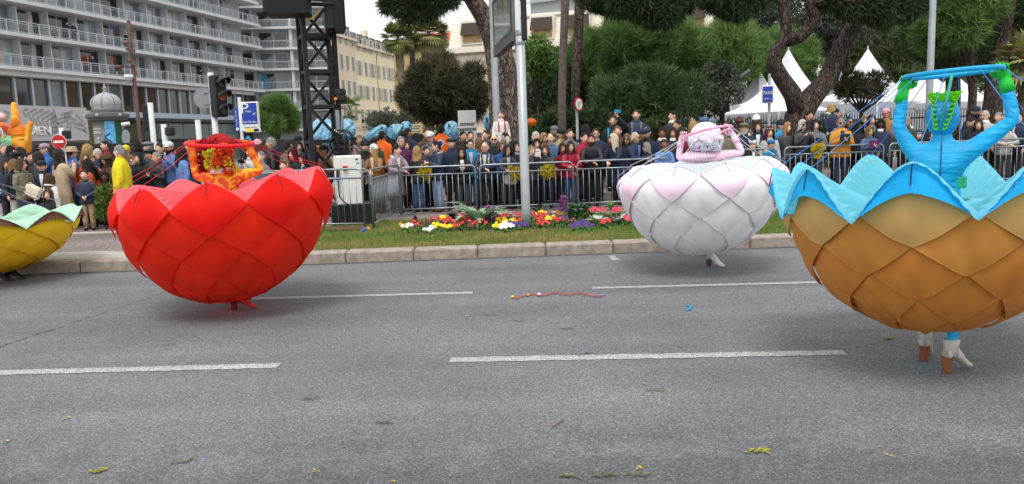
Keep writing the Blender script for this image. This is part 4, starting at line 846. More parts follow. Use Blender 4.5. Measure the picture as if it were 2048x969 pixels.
red, W, f, rt = dancer(root, 'dancer seen from behind in orange and yellow bodysuit and scarlet petal skirt', dict(sh=[(-.15, 1.455), (.15, 1.455)], el=[(-.27, 1.46), (.385, 1.50)], wr=[(-.285, 1.70, .02), (.30, 1.71, .02)], hd=[(-.29, 1.79, .03), (.265, 1.79, .02)], neck=1.53, head=1.66, hip=1.0),
    [G(470, 606)+Vector((-.03, .05, 0)), G(478, 620)], {'suit': ORS, 'glove': M('orange_glove', '#f0781a', .6, .12, 14, .3), 'boot': (M('red_leather', '#a3171c', .4, .15, 12), M('red_heel', '#7a1216', .4, .1))}, S,
    {'row0': REDF, 'rows': [RF2, RF2, fabric('orange_red_fabric', '#f03a1c', .38)], 'fan': fabric('sheer_pink_fabric', '#f27c84', .4), 'rod': M('rod_maroon', '#5a0d12', .6), 'hoop': M('red_foam', '#d81822', .6), 'cord': M('cord_red', '#c8242c', .6)},
    {'c': (-.01, 1.805, .0), 'r': .335, 't': .021, 'tilt': -.03, 'nod': .03, 'label': 'red foam hoop with red cords held up by the red dancer'}, ((1, .1), (1, .05)), zw=1.30, fan_over=.0)
NET = M('red_net', '#b00f1e', .8, .4, 40, .8, 50, trans=.2)
m = MB(); hc = W(-.02, 1.70); m.rings([(hc.x, hc.y, hc.z-.14, .115, .11), (hc.x, hc.y, hc.z-.05, .13, .13), (hc.x, hc.y, hc.z+.05, .14, .14), (hc.x, hc.y, hc.z+.10, .17, .17), (hc.x, hc.y, hc.z+.14, .15, .15), (hc.x+.01, hc.y, hc.z+.19, .08, .08), (hc.x+.01, hc.y, hc.z+.205, .02, .02)], 18)
V = [Vector(v)+Vector((random.uniform(-.012, .012), random.uniform(-.012, .012), random.uniform(-.012, .012))) for v in m.V]; MB().add(V, m.F).obj('net_hat', NET, red, True)
tag(leafcloud('net_frill', [(hc.x+math.cos(a)*.13-.03, hc.y+math.sin(a)*.13, hc.z+.08+.02*math.sin(3*a), .05) for a in [i*.63 for i in range(10)]]+[(hc.x-.16, hc.y, hc.z-.0, .06), (hc.x-.17, hc.y-.02, hc.z-.1, .06), (hc.x-.15, hc.y-.02, hc.z-.19, .05)], 800, .045, NET, red, .7, 2, .1, .3, 1, 8))
def rosette(name, c, r, mat, par, n=46, seed=1):
    g = np.random.default_rng(seed); s = MB()
    for k in range(n):
        d_ = Vector(g.normal(size=3)); d_.normalize()
        if d_.dot(f) > .3: d_ = d_-f*1.4*d_.dot(f)
        p = Vector(c)+d_*r*g.uniform(.55, 1); t_ = d_.cross(Vector(g.normal(size=3))).normalized(); u_ = d_.cross(t_)
        s.grid(lambda i, j: p+t_*(i-.5)*r*.8+u_*math.sin(i*9)*r*.12+d_*(j*r*.28), 5, 1)
    return solid(s.obj(name, mat, par, True), .004)
rosette('yellow_rosette', W(-.085, 1.69, -.18), .085, M('acid_yellow', '#dce028', .6, .15, 20, trans=.2), red, 50, 1); rosette('yellow_rosette', W(-.10, 1.60, -.17), .07, M('acid_yellow', '#dce028', .6), red, 40, 2); rosette('yellow_rosette', W(.045, 1.62, -.19), .05, M('acid_yellow', '#dce028', .6), red, 34, 5)
rosette('orange_rosette', W(.02, 1.72, -.18), .085, M('hot_orange', '#f0501a', .6, .2, 20, trans=.2), red, 54, 3); rosette('orange_rosette', W(-.04, 1.65, -.21), .07, M('hot_orange', '#f0501a', .6), red, 46, 4); rosette('orange_rosette', W(.06, 1.53, -.13), .06, M('hot_orange', '#f0501a', .6), red, 40, 6); rosette('yellow_rosette', W(.11, 1.53, -.14), .04, M('acid_yellow', '#dce028', .6), red, 30, 7)
m = MB(); m.tube([W(-.02, 1.49, -.0), W(-.02, 1.55, -.0)], [.13, .10], 14); m.obj('white_ruff', M('ruff_white', '#e8e2dc', .8, .05), red, True)
MB().tube([W(.26, 1.84, -.02), W(.275, 1.86, -.03), W(.30, 1.83, -.03)], [.012, .02, .012], 6).obj('blue_wrist_flower', M('cyan_cloth', '#2a9cc8', .6), red)
# ---------------- white and pink dancer
root = P(1402, 530, 9.6); root.z = 0; fc = math.atan2(-root.y, -root.x)
S = Skirt(root, 1.02, 1.36, [1.245, 1.0, .79, .58, .40], .27, fc, R(18), tilt=.05, curl=.82)
PNK = M('pink_suit', '#f7cfe2', .55, .1, 8, .4, 9, wave=(9, 9, 26)); WF = fabric('white_fabric', '#fbf9fd', .1); PF = fabric('blush_fabric', '#fadff0', .15)
wht, W, f, rt = dancer(root, 'dancer seen from behind with pale frilled wig and white and pink petal skirt', dict(sh=[(-.15, 1.44), (.16, 1.44)], el=[(-.27, 1.43), (.50, 1.47)], wr=[(-.235, 1.63, .02), (.40, 1.66, .02)], hd=[(-.21, 1.72, .02), (.36, 1.73, .02)], neck=1.51, head=1.63, hip=.98),
    [G(1413, 514)+Vector((0, .1, .03)), G(1424, 533)], {'suit': PNK, 'glove': PNK, 'boot': (M('white_leather', '#dedad6', .4, .06, 12), M('brown_sole', '#6b4a33', .6))}, S,
    {'row0': PF, 'rows': [WF], 'fan': fabric('opal_fabric', '#e8eef2', .35), 'rod': M('rod_grey', '#8b8690', .6), 'hoop': M('pink_foam', '#efa6c8', .6), 'cord': M('cord_white', '#d8d4d6', .6)},
    {'c': (.07, 1.725, .02), 'r': .31, 't': .017, 'tilt': .21, 'nod': -.045, 'label': 'pale pink hoop with white cords held up by the white dancer'}, ((.3, 1), (.6, -.8)), zw=1.36, fan_over=.0)
hc = W(.06, 1.70); WIG = M('wig_pearl', '#f6eef6', .7, .08, 12, .5, 14, trans=.15)
m = MB(); m.ball((0, 0, 0), (1, 1, 1), 24, 14); V = []
for x, y, z in m.V: k = 1+.05*math.sin(9*math.atan2(y, x)+z*5); V.append(hc+rt*x*.185*k+f*y*.18*k+Vector((0, 0, z*.165)))
MB().add(V, m.F).obj('wig', WIG, wht, True)
s = MB(); g = np.random.default_rng(9)
for k in range(150):
    a = g.uniform(0, 2*PI); z = g.uniform(-.15, .0); r_ = .185*math.sqrt(max(.1, 1-(z/.2)**2)); c = hc+rt*math.cos(a)*r_+f*math.sin(a)*r_+Vector((0, 0, z)); n = (rt*math.cos(a)+f*math.sin(a)); t_ = Vector((-n.y, n.x, 0)); s.m = int(k % 3 == 0)
    s.grid(lambda i, j: c+t_*(i-.5)*.06+n*(.018*math.sin(i*8)+.02*j)+Vector((0, 0, -.05*j)), 5, 1)
solid(s.obj('wig_ruffles', [M('ruffle_ice', '#eef2fa', .7, .05, trans=.1), M('ruffle_lilac', '#f2daf0', .7, .08, trans=.1)], wht, True), .003)
s = MB()
for k in range(90):
    a = 2*PI*k/90; z = 1.50-.02*(k % 3); r_ = .15+.02*math.sin(k*2.2); c = W(math.cos(a)*r_, z, math.sin(a)*r_*.8); n = (rt*math.cos(a)+f*math.sin(a)); t_ = Vector((-n.y, n.x, 0)); s.grid(lambda i, j: c+t_*(i-.5)*.05+n*(.05*j+.012*math.sin(i*7))+Vector((0, 0, -.07*j)), 4, 2)
solid(s.obj('shoulder_ruffle', PF, wht, True), .003)
# ---------------- yellow dancer at the left edge
root = P(-22, 560, 10.9); root.z = 0; fc = math.atan2(-root.y, -root.x)
S = Skirt(root, 1.2, .98, [.80, .64, .5, .38, .28], .14, fc, R(4))
STR = bpy.data.materials.new('blue_white_stripes'); STR.use_nodes = True; printmat(STR, '#2a62b8', '#d8dde6', 6, 'Z')
STR.node_tree.nodes['Principled BSDF'].inputs['Roughness'].default_value = .6
yel, W, f, rt = dancer(root, 'dancer at left edge in blue striped suit and low yellow petal skirt', dict(sh=[(-.16, 1.38), (.15, 1.38)], el=[(-.33, 1.24), (.25, 1.24)], wr=[(-.31, 1.28, .22), (.2, 1.30, .2)], hd=[(-.29, 1.33, .28), (.18, 1.36, .27)], neck=1.46, head=1.6, hip=.9),
    [G(-5, 566), G(22, 560)], {'suit': STR, 'glove': M('glove_white', '#dcdcdc', .6), 'boot': (M('black_leather', '#17171a', .35, .2), M('black_heel', '#101012', .4))}, S,
    {'row0': fabric('yellow_fabric', '#ffcf24', .15), 'rows': [fabric('yellow_fabric', '#ffcf24', .15), fabric('gold_fabric', '#fcc41c', .15)], 'band': fabric('cocoa_fabric', '#6e4434', .2), 'fan': M('mint_fabric', '#c2ead2', .65, .2, 4, .4, 9, trans=.3, tone=None), 'rod': M('rod_brown', '#3a241c', .6), 'hoop': M('dark_hoop', '#2c2c30', .6), 'cord': M('cord_grey', '#8b8c90', .6)},
    {'c': (-.05, 1.38, .28), 'r': .30, 't': .012, 'tilt': 0, 'label': 'dark hoop held low by the dancer at the left edge', 'cords': True}, ((1, .3), (1, .1)), zw=.84, band=(.88, .80), fan_over=.015)
m = MB(); c = W(0, 1.63); m.ball(c, (.1, .11, .12), 14, 9); m.obj('blue_cap', M('blue_velour', '#2a62b8', .7), yel, True)
# ================================================================== BUILDINGS
GLD = M('window_glass_dark', '#1d2224', .06, .5, .25, spec=.9); GLM = M('window_glass_reflect_mid', '#5f6d75', .08, .5, .3, spec=.9); GLL = M('window_glass_reflect_pale', '#8f9ca2', .15, .35, .3, spec=.8); GLB = M('window_glass_bronze', '#2d2a24', .07, .4, .3, spec=.9)  # mid and pale panes carry the sky reflection in their colour
CUR = M('curtain_pale', '#b7b3a8', .9, .15, 2)
CONW = M('white_concrete', '#c8cacc', .8, .06, .6, .2, 30); CONG = M('grey_concrete', '#a9adb0', .8, .08, .5, .2, 30); RAIL = M('rail_white', '#b2b9be', .5, .05); ALU = M('aluminium', '#b4bac0', .35, .08, metal=.5)
class Facade:
    """local frame along a wall: s along it, o outwards (towards the street), z up"""
    def __init__(s, a, ang, parent): s.a = Vector((a[0], a[1], 0)); s.d = Vector((math.sin(ang), math.cos(ang), 0)); s.o = Vector((s.d.y, -s.d.x, 0)); s.rz = math.atan2(s.d.y, s.d.x); s.p = parent
    def at(s, x, o, z): return s.a+s.d*x+s.o*o+Vector((0, 0, z))
    def box(s, m, x0, x1, o0, o1, z0, z1): return m.box(s.at((x0+x1)/2, (o0+o1)/2, (z0+z1)/2), (x1-x0, abs(o1-o0), z1-z0), s.rz)
    def part(s, name, x0, x1, o0, o1, z0, z1, mat, parent=None): return s.box(MB(), x0, x1, o0, o1, z0, z1).obj(name, mat, parent or s.p)
# ---- hotel with long balconies
D0, D1 = 68.0, 111.0
a = P(0, 300, D0); b = P(540, 300, D1); ang = math.atan2(b.x-a.x, b.y-a.y)
ang0 = ang
hot = empty('hotel', (a.x, a.y, .15), 'long white modern hotel with continuous balconies and a dark glass first floor', 'hotel')
F_ = Facade(a, ang, hot); LN = math.hypot(b.x-a.x, b.y-a.y); X0, X1 = -6, LN
F_.part('wall', X0, X1-1.5, -14, -2.2, .15, 27, CONG)
ZS = [9.75+3.0*i for i in range(6)]; MODL = 3.55; g = np.random.default_rng(5)
for i, z in enumerate(ZS):
    F_.part('balcony_slab', X0, X1+.3*i*0, -2.2, 0, z-.34, z, CONW)
    F_.part('handrail', X0, X1-.1, -.16, -.10, z+1.0, z+1.07, RAIL); F_.part('middle_rail', X0, X1-.1, -.15, -.11, z+.82, z+.86, RAIL); F_.part('lower_rail', X0, X1-.1, -.15, -.11, z+.08, z+.13, RAIL)
    m = MB(); x = X0
    while x < X1-.2: F_.box(m, x, x+.022, -.14, -.12, z+.13, z+.82); x += .19
    o = m.obj('balusters', M('baluster_grey', '#9aa3a9', .5, .05), hot); o['kind'] = 'stuff'
    m = MB(); x = X0
    while x < X1: F_.box(m, x, x+.09, -.18, -.08, z, z+1.0); x += MODL/3
    o = m.obj('railing_posts', RAIL, hot); o['kind'] = 'stuff'
    k = 0; x = X0
    while x+MODL < X1-1.6:
        F_.part('partition_fin', x-.07, x+.07, -2.2, -1.25, z, z+2.64, CONW); F_.part('ventilation_box', x+.12, x+.38, -2.2, -1.9, z, z+2.1, CONW)
        for q, (w0, w1) in enumerate(((.42, 1.95), (2.0, MODL-.1))):
            mt = [GLD, GLM, GLL, GLM, GLD, GLB][int(g.integers(0, 6))] if i < 2 else [GLM, GLL, GLL, GLM, GLD][int(g.integers(0, 5))]  # upper floors draw paler panes, reflected sky put into the colour
            wn = F_.part('window', x+w0, x+w1, -2.19, -2.10, z+.04, z+2.55, ALU); F_.part('pane', x+w0+.05, x+w1-.05, -2.12, -2.085, z+.1, z+2.5, mt, wn)
            if g.random() < .3: c0 = x+w0+.06; F_.part('curtain', c0, c0+.45, -2.083, -2.06, z+.1, z+2.48, CUR, wn)
        x += MODL; k += 1
F_.part('fascia', X0, X1-2, -2.2, -.5, 8.95, 9.40, CONW); F_.part('band', X0, X1-3, -2.2, -1.2, 5.45, 6.1, M('panel_blue_grey', '#b9c3cc', .5, .05))
x = X0; k = 0
while x < X1-2.4:
    wn = F_.part('tall_window', x+.1, x+1.85, -2.19, -1.7, 6.1, 8.95, M('bronze_frame', '#5a4e46', .5)); F_.part('pane', x+.16, x+1.79, -1.72, -1.66, 6.15, 8.9, [GLB, GLD, GLB, GLM][k % 4] if k % 3 else GLD, wn); F_.part('mullion', x-.12, x+.1, -1.75, -1.42, 6.05, 8.97, ALU); x += 1.95; k += 1
x = X0; k = 0
while x < X1-2.4:
    wn = F_.part('shop_window', x+.06, x+2.55, -2.19, -1.9, .6, 5.4, ALU); F_.part('pane', x+.12, x+2.49, -1.93, -1.88, .65, 5.35, [M('shop_glass_olive', '#5f5e45', .08, .3, .4, spec=.8), M('shop_glass_green', '#38574f', .08, .4, .4, spec=.8), GLD][(0 if x < 14 else 1 if x < 40 else 2)], wn); x += 2.6; k += 1
F_.part('dark_canopy', 17, X1-2, -2, .2, 5.05, 5.42, M('canopy_dark', '#33363a', .5, .1)); F_.part('shop_sign', 15, 24.5, -1.88, -1.7, 2.0, 3.1, M('sign_dark', '#26282d', .5)); F_.part('shop_sign', 25.5, 37, -1.88, -1.7, 2.0, 3.1, BLACKM); F_.part('orange_line', 15.5, 21, -1.7, -1.66, 2.02, 2.14, M('line_orange', '#e0632a', .5))
RT = (PI/2, 0, F_.rz)
text('shop_lettering', 'SIXT', 1.0, WHS, hot, F_.at(16.3, -1.66, 2.65), RT, .02, sx=.8); text('shop_lettering', 'SIXT', .55, WHS, hot, F_.at(22.4, -1.66, 2.6), RT, .02, sx=.9); text('shop_lettering', 'DE LANGE', 1.05, WHS, hot, F_.at(30.7, -1.66, 2.55), RT, .02, sx=1.05)
# entrance sign panel with palm leaf pattern and letters
SGA = M('sign_panel_grey', '#b3b3b3', .6, .04); SGB = M('leaf_pattern_grey', '#8d8a8b', .6, .05)
e0 = -6; e1 = 10.0
F_.part('entrance_panel', e0, e1, -1.6, .4, 3.05, 6.25, SGA); m = MB()
for ox, oz, dr in ((5.2, 3.4, .95), (9.9, 3.2, 1.75), (2.0, 5.9, -.35), (-3.5, 4.5, .3), (7.0, 6.1, -1.0)):
    for k in range(8):
        t = .5+.52*k
        for sg in (-1, 1):
            a2 = dr+sg*.75; sx, sz = ox+math.cos(dr)*t, oz+math.sin(dr)*t; ex, ez = sx+math.cos(a2)*(.6+1.0*math.sin(PI*k/7)), sz+math.sin(a2)*(.6+1.0*math.sin(PI*k/7))
            px, pz = -math.sin(a2)*.13, math.cos(a2)*.13; q = [(sx+px*.5, sz+pz*.5), (sx-px*.5, sz-pz*.5), (ex-px, ez-pz), (ex+px, ez+pz)]
            if all(e0+.1 < u < e1-.1 and 3.15 < v < 6.15 for u, v in q): m.add([F_.at(u, .415, v) for u, v in q], [(0, 1, 2, 3)])
o = m.obj('leaf_pattern', SGB, hot); o['kind'] = 'stuff'
text('hotel_lettering', 'MERIDIEN', 1.15, WHS, hot, F_.at(5.4, .46, 3.95), RT, .06, align='RIGHT', sx=1.1)
# ---- apartment block behind the truss
c0 = P(508, 300, 113.5); c1 = P(662, 300, 115); apt = empty('apartment_block', (c0.x, 113.5, .15), 'grey white apartment block with stacked balconies behind the truss tower', 'apartment block')
A = Facade(c0, math.atan2(c1.x-c0.x, c1.y-c0.y), apt); W_ = (c1-c0).length
A.part('wall', -3, W_, -14, -1.6, .15, 27, CONG); k = 118/1539
for i in range(8):
    z = 4.2+2.93*i; A.part('balcony_slab', -3, W_+.2, -1.6, .2, z-.3, z, CONW); A.part('handrail', -3, W_, .06, .11, z+.95, z+1.02, RAIL)
    m = MB(); x = -3
    while x < W_: A.box(m, x, x+.03, .07, .1, z, z+.95); x += .19
    o = m.obj('balusters', RAIL, apt); o['kind'] = 'stuff'
    for q, (w0, w1) in enumerate(((-2.2, .5), (1.6, 3.7), (3.8, 5.6), (7.4, 9.4), (9.5, 11.4))):
        shut = (i == 1 and q in (1, 2)); wn = A.part('window', w0, w1, -1.59, -1.5, z+.05, z+2.35, ALU)
        A.part('shutter' if shut else 'pane', w0+.05, w1-.05, -1.52, -1.46, z+.1, z+2.3, CONW if shut else [GLD, GLM, GLD][(i+q) % 3], wn)
        if i == 2 and q == 1: A.part('curtain', w0+.1, w0+.8, -1.455, -1.43, z+.1, z+2.25, M('curtain_blue', '#3f9ac4', .9), wn)
    A.part('partition_fin', 6.1, 6.5, -1.6, -.2, z, z+2.62, CONW); A.part('partition_fin', .8, 1.1, -1.6, -.4, z, z+2.62, CONG)
    for q in range(2): A.part('air_conditioner', 5.65+q*.0, 6.0, -1.4, -.9, z+.1, z+.75, CONW) if i % 2 else None
# ---- cream and yellow old houses along the street
def oldhouse(name, x0, x1, z1, wallc, label, roofc, rows, cols_, shut, first):
    r = empty(name, F2.at(x0, 0, .15), label, 'house'); f = Facade(F2.a, F2ang, r); wm = M(name+'_'+wallc[1:], wallc, .9, .07, .4, .2, 20); tr = M('stone_trim_'+wallc[1:], '#d9cfb8', .9, .05)
    f.part('wall', x0, x1, -12, 0, .15, z1, wm); f.part('cornice', x0, x1, -.02, .55, z1, z1+.35, tr); f.part('string_course', x0, x1, -.02, .14, first-1.15, first-.9, tr)
    m = MB(); V = [f.at(x0, .3, z1+.35), f.at(x1, .3, z1+.35), f.at(x1, -3.2, z1+3.0), f.at(x0, -3.2, z1+3.0), f.at(x1, -12, z1+2.6), f.at(x0, -12, z1+2.6)]; m.add(V, [(0, 1, 2, 3), (3, 2, 4, 5)]); m.add([f.at(x0, .3, z1+.35), f.at(x0, -3.2, z1+3), f.at(x0, -12, z1+.35)], [(0, 1, 2)]); m.obj('roof', M('slate_'+roofc[1:], roofc, .85, .2, 2), r)
    n = cols_; st = (x1-x0)/n; SH = M('shutter_grey', '#b9b5a4', .8, .1, 2); FRM = M('frame_cream', '#ded6c4', .8)
    for k in range(n):
        xc = x0+st*(k+.5); dm = f.part('dormer', xc-.75, xc+.75, -2.4, -.55, z1+.5, z1+2.3, M('dormer_'+roofc[1:], roofc, .85, .1)); f.part('pane', xc-.5, xc+.5, -.56, -.5, z1+.75, z1+2.0, GLD, dm); 
        for j in range(rows):
            z = first+j*3.9; wn = f.part('window', xc-.62, xc+.62, .0, .07, z-.1, z+2.35, FRM); f.part('pane', xc-.5, xc+.5, .04, .09, z, z+2.2, GLD, wn)
            if (k+j) % 3 != 0 and shut:
                for sg in (-1, 1): f.part('shutter', xc+sg*.95-.32, xc+sg*.95+.32, .0, .08, z, z+2.2, SH, wn)
    for k in range(2): q = lerp(x0, x1, .3+.5*k); f.part('chimney', q-.6, q+.6, -5, -4, z1+2.2, z1+4.6, wm)
    return r, f
a2 = P(664, 300, 117); F2ang = math.atan2(.204, 1); F2 = Facade(a2, F2ang, None)
zc = P(667, 68, 118).z
oldhouse('cream_house', 0, 11.2, zc, '#d8cbb2', 'cream old house with slate dormers just right of the truss tower', '#6d7174', 4, 5, False, 5.6)
r, f = oldhouse('yellow_house', 11.3, 31, zc-.6, '#e6dab8', 'pale yellow old house with grey shutters between cream house and palms', '#5c6064', 4, 7, True, 5.2)
f.part('downpipe', 20.6, 20.8, 0, .14, .15, zc-.7, M('pipe_tan', '#c4a45e', .7)); f.part('balcony_slab', 12, 19, 0, 1.2, 4.6, 4.85, CONW); f.part('balcony_railing', 12, 19, 1.1, 1.16, 4.85, 5.8, M('iron_grey', '#5a5f63', .6))
# ---- ochre hotel behind the palms and red roof
och = empty('ochre_building', P(860, 300, 105), 'ochre building with dark cornice lettering half hidden behind the palms', 'building'); och.location.z = .15
p0, p1 = P(797, 300, 108), P(912, 300, 102); f = Facade(p0, math.atan2(p1.x-p0.x, p1.y-p0.y), och); Lw = (p1-p0).length; zt_ = P(905, 88, 103).z; WM = M('ochre_wall', '#c0a877', .9, .1, .5)
f.part('wall', 0, Lw, -10, 0, .15, zt_, WM); f.part('cornice', -.2, Lw+.2, -.1, .5, zt_-.1, zt_+.3, M('stone_ochre', '#b39d74', .9)); f.part('sign_band', 0, Lw, .02, .12, 10.3, 11.5, M('band_ochre', '#a8936a', .9))
m = MB(); m.add([f.at(-.2, .4, zt_+.3), f.at(Lw+.2, .4, zt_+.3), f.at(Lw+.2, -6, zt_+2.6), f.at(-.2, -6, zt_+2.6)], [(0, 1, 2, 3)]); m.obj('roof', M('terracotta_roof', '#b8593a', .9, .2, 3), och)
text('lettering', 'ALBERT', 1.2, M('letter_dark', '#3b3a34', .7), och, f.at(2.4, .16, 10.9), (PI/2, 0, f.rz), .03)
for i in range(4):
    for j in range(4):
        x = .9+i*2.1; z = 2+j*3.3; wn = f.part('window', x, x+1.1, 0, .08, z, z+2.1, M('frame_ochre', '#94815c', .8)); f.part('pane', x+.12, x+.98, .05, .1, z+.1, z+2.0, GLD, wn)
# ---- long cream hotel with mansard dormers behind the trees
p0, p1 = P(908, 300, 86), P(1470, 300, 78); big = empty('cream_hotel', (p0.x, p0.y, .15), 'long cream hotel with mansard dormers and dark awnings behind the trees', 'hotel'); f = Facade(p0, math.atan2(p1.x-p0.x, p1.y-p0.y), big); Lw = (p1-p0).length
zc = P(1060, 88, 84).z; CRW = M('cream_render', '#cdc3ab', .9, .06, .5); CRT = M('cream_trim', '#dcd6c8', .85, .05); MAN = M('mansard_cream', '#d2ccbc', .8, .06)
f.part('wall', 0, Lw, -14, 0, .15, zc-.6, CRW); f.part('cornice', -.3, Lw, -.05, .8, zc-.6, zc, CRT); f.part('frieze', 0, Lw, -.03, .12, zc-1.5, zc-.9, CRT); zm = zc+2.9
m = MB(); m.add([f.at(0, .3, zc), f.at(Lw, .3, zc), f.at(Lw, -1.2, zm), f.at(0, -1.2, zm), f.at(Lw, -12, zm+1), f.at(0, -12, zm+1)], [(0, 1, 2, 3), (3, 2, 4, 5)]); m.add([f.at(0, .3, zc), f.at(0, -1.2, zm), f.at(0, -12, zm+1), f.at(0, -12, zc)], [(0, 1, 2, 3)]); m.obj('mansard_roof', MAN, big); f.part('gutter', 7, Lw, -1.3, -.9, zm, zm+.25, CRT)
AW = M('awning_brown', '#453a36', .9, .1); 
x = 1.5
while x < Lw-2.6:
    d_ = f.part('dormer', x, x+2.6, -1.3, .45, zc+.25, zc+2.75, CRT); f.part('pane', x+.25, x+2.35, .44, .49, zc+.4, zc+1.3, M('window_wood', '#a58f62', .6, .3, 2), d_); m = MB(); m.add([f.at(x+.2, .47, zc+2.5), f.at(x+2.4, .47, zc+2.5), f.at(x+2.5, .95, zc+1.2), f.at(x+.1, .95, zc+1.2)], [(0, 1, 2, 3)]); solid(m.obj('awning', AW, d_), .04)
    for j in range(4):
        z = zc-4.2-j*3.6; wn = f.part('window', x+.55, x+2.0, 0, .1, z, z+2.4, CRT); f.part('pane', x+.72, x+1.83, .05, .13, z+.12, z+2.25, GLD, wn); f.part('window_rail', x+.3, x+2.25, .25, .29, z, z+.75, M('iron_grey', '#5a5f63', .6), wn)
    x += 3.85
f.part('roof_pavilion', 8.5, 17, -7, -3, zm+.4, zm+2.2, M('pavilion_grey', '#9fa4a8', .5, .1)); m = MB(); m.add([f.at(7, -2.4, zm+1.5), f.at(30, -2.4, zm+2.6), f.at(30, -9, zm+4.4), f.at(12, -9, zm+4.0)], [(0, 1, 2, 3)]); m.obj('roof_glass', M('roof_glass_grey', '#7f878c', .3, .15, 1), big); f.part('roof_terrace_rail', 20, Lw, -1.2, -1.1, zm+.3, zm+1.4, M('rail_glass', '#a7b6ba', .2, .1))
# people on the hotel balconies are added with the crowd
# ================================================================== TREES
PINE = dict(mat=M('pine_needles', '#3a5a30', .8, .3, 1.2, trans=.2, tone='#7c9a50'), dark=M('dark_needles', '#293a2a', .85, .3, 1.2, trans=.12, tone='#52643e'), brt=M('bright_needles', '#4a6e34', .8, .3, 1.2, trans=.2, tone='#7b9450'), olive=M('olive_needles', '#3f4f34', .85, .3, 1.2, trans=.15, tone='#747f50'), brown=M('brownish_needles', '#333828', .9, .35, 1.2, trans=.12, tone='#625a42'), deep=M('deep_green_needles', '#31492c', .85, .3, 1.2, trans=.15, tone='#64784a'), grey=M('grey_leaves', '#39443c', .8, .3, 1.2, trans=.15, tone='#66705e'))
def trunk(m, pts, rad, n=9):
    k = MB(); k.tube(pts, rad, n); g = np.random.default_rng(len(pts)); m.add([Vector(v)+Vector(g.normal(size=3))*.02*float(np.mean(rad))*3 for v in k.V], k.F); return m
def clumps(u0, u1, v0, v1, D, n, r, seed, dep=1.5, shape='ell'):
    """clumps filling the place seen between those picture bounds at distance D"""
    g = np.random.default_rng(seed); a, b = P(u0, v1, D), P(u1, v0, D); cx, cz = (a.x+b.x)/2, (a.z+b.z)/2; rx, rz = abs(b.x-a.x)/2, abs(b.z-a.z)/2; out = []
    while len(out) < n:
        x, y, z = g.uniform(-1, 1, 3)
        if x*x+y*y+z*z > 1: continue
        k = max(.15, 1-r/max(rx, rz)*.35); out.append((cx+x*rx*k, D+y*dep, cz+z*rz*k, r*g.uniform(.45, 1.3)))
    return out
def tree(name, base, label, trunkpts, rads, cl, n, size, mat, bark=BARKD, cat='tree', group=None, limbs=(), **k):
    b = Vector(base); t = empty(name, b, label, cat, group); m = MB()
    if trunkpts: trunk(m, trunkpts, rads)
    for pts, rr in limbs: trunk(m, pts, rr, 7)
    if m.V: m.obj('trunk', bark, t, True)
    leafcloud('crown', cl, n, size, mat, t, seed=len(label)+n, **k); return t
def auto(name, u, D, label, u0, u1, v0, v1, ncl, r, n, size, mat, tr=.12, seed=1, dep=1.5, **k):
    b = P(u, 300, D); b.z = gz(b.x, b.y); cl = clumps(u0, u1, v0, v1, D, ncl, r, seed, dep); zt_ = P(u, (v0+v1)/2, D).z; top = P(u, lerp(v1, v0, .6), D); c = P((u0+u1)/2, (v0+v1)/2, D)
    limbs = [([Vector((b.x, D, lerp(b.z, zt_, .55))), Vector(lerp(Vector((b.x, D, zt_)), Vector(q[:3]), .6)), Vector(q[:3])], [tr*.5, tr*.35, tr*.15]) for q in cl[:7]]
    return tree(name, b, label, [b, Vector((b.x+.05, D, lerp(b.z, zt_, .5))), Vector((lerp(b.x, c.x, .5), D, zt_))], [tr*1.15, tr, tr*.7], cl, n, size, mat, limbs=limbs, **k)
# the big pine right behind the boy in the white coat
T = lambda *q: [P(u, v, D) for u, v, D in q]
pts = T((1016, 300, 20.6), (1012, 240, 20.6), (1006, 180, 20.6), (1001, 130, 20.5), (990, 80, 20.4), (968, 35, 20.2), (945, -5, 20), (915, -60, 19.6)); pts[0].z = .15
l2 = T((1003, 140, 20.5), (1008, 60, 20.6), (1030, -10, 20.8), (1060, -80, 21)); l3 = T((945, -5, 20), (900, -10, 19.4), (850, 4, 19), (800, -2, 18.7))
cl = clumps(755, 900, -80, -5, 19, 6, .3, 3, 1.0)+clumps(890, 1010, -190, -90, 20, 4, .5, 4, 1.0)+[tuple(P(u, v, 19))+(r,) for u, v, r in ((775, 10, .16), (800, 14, .2), (812, 36, .16), (785, -2, .22), (845, 22, .2), (858, 30, .16), (820, 8, .2), (872, 10, .18), (895, 2, .14), (836, 2, .2), (905, -2, .14), (826, 26, .14))]
tree('pine_tree', pts[0], 'huge pine with thick scaly trunk behind the boy in white coat', pts, [.50, .44, .41, .39, .33, .25, .2, .14], cl, 9000, .2, PINE['dark'], BARK, limbs=[(l2, [.30, .22, .18, .12]), (l3, [.14, .09, .06, .04])], wd=.16, k=4, up=-.1)
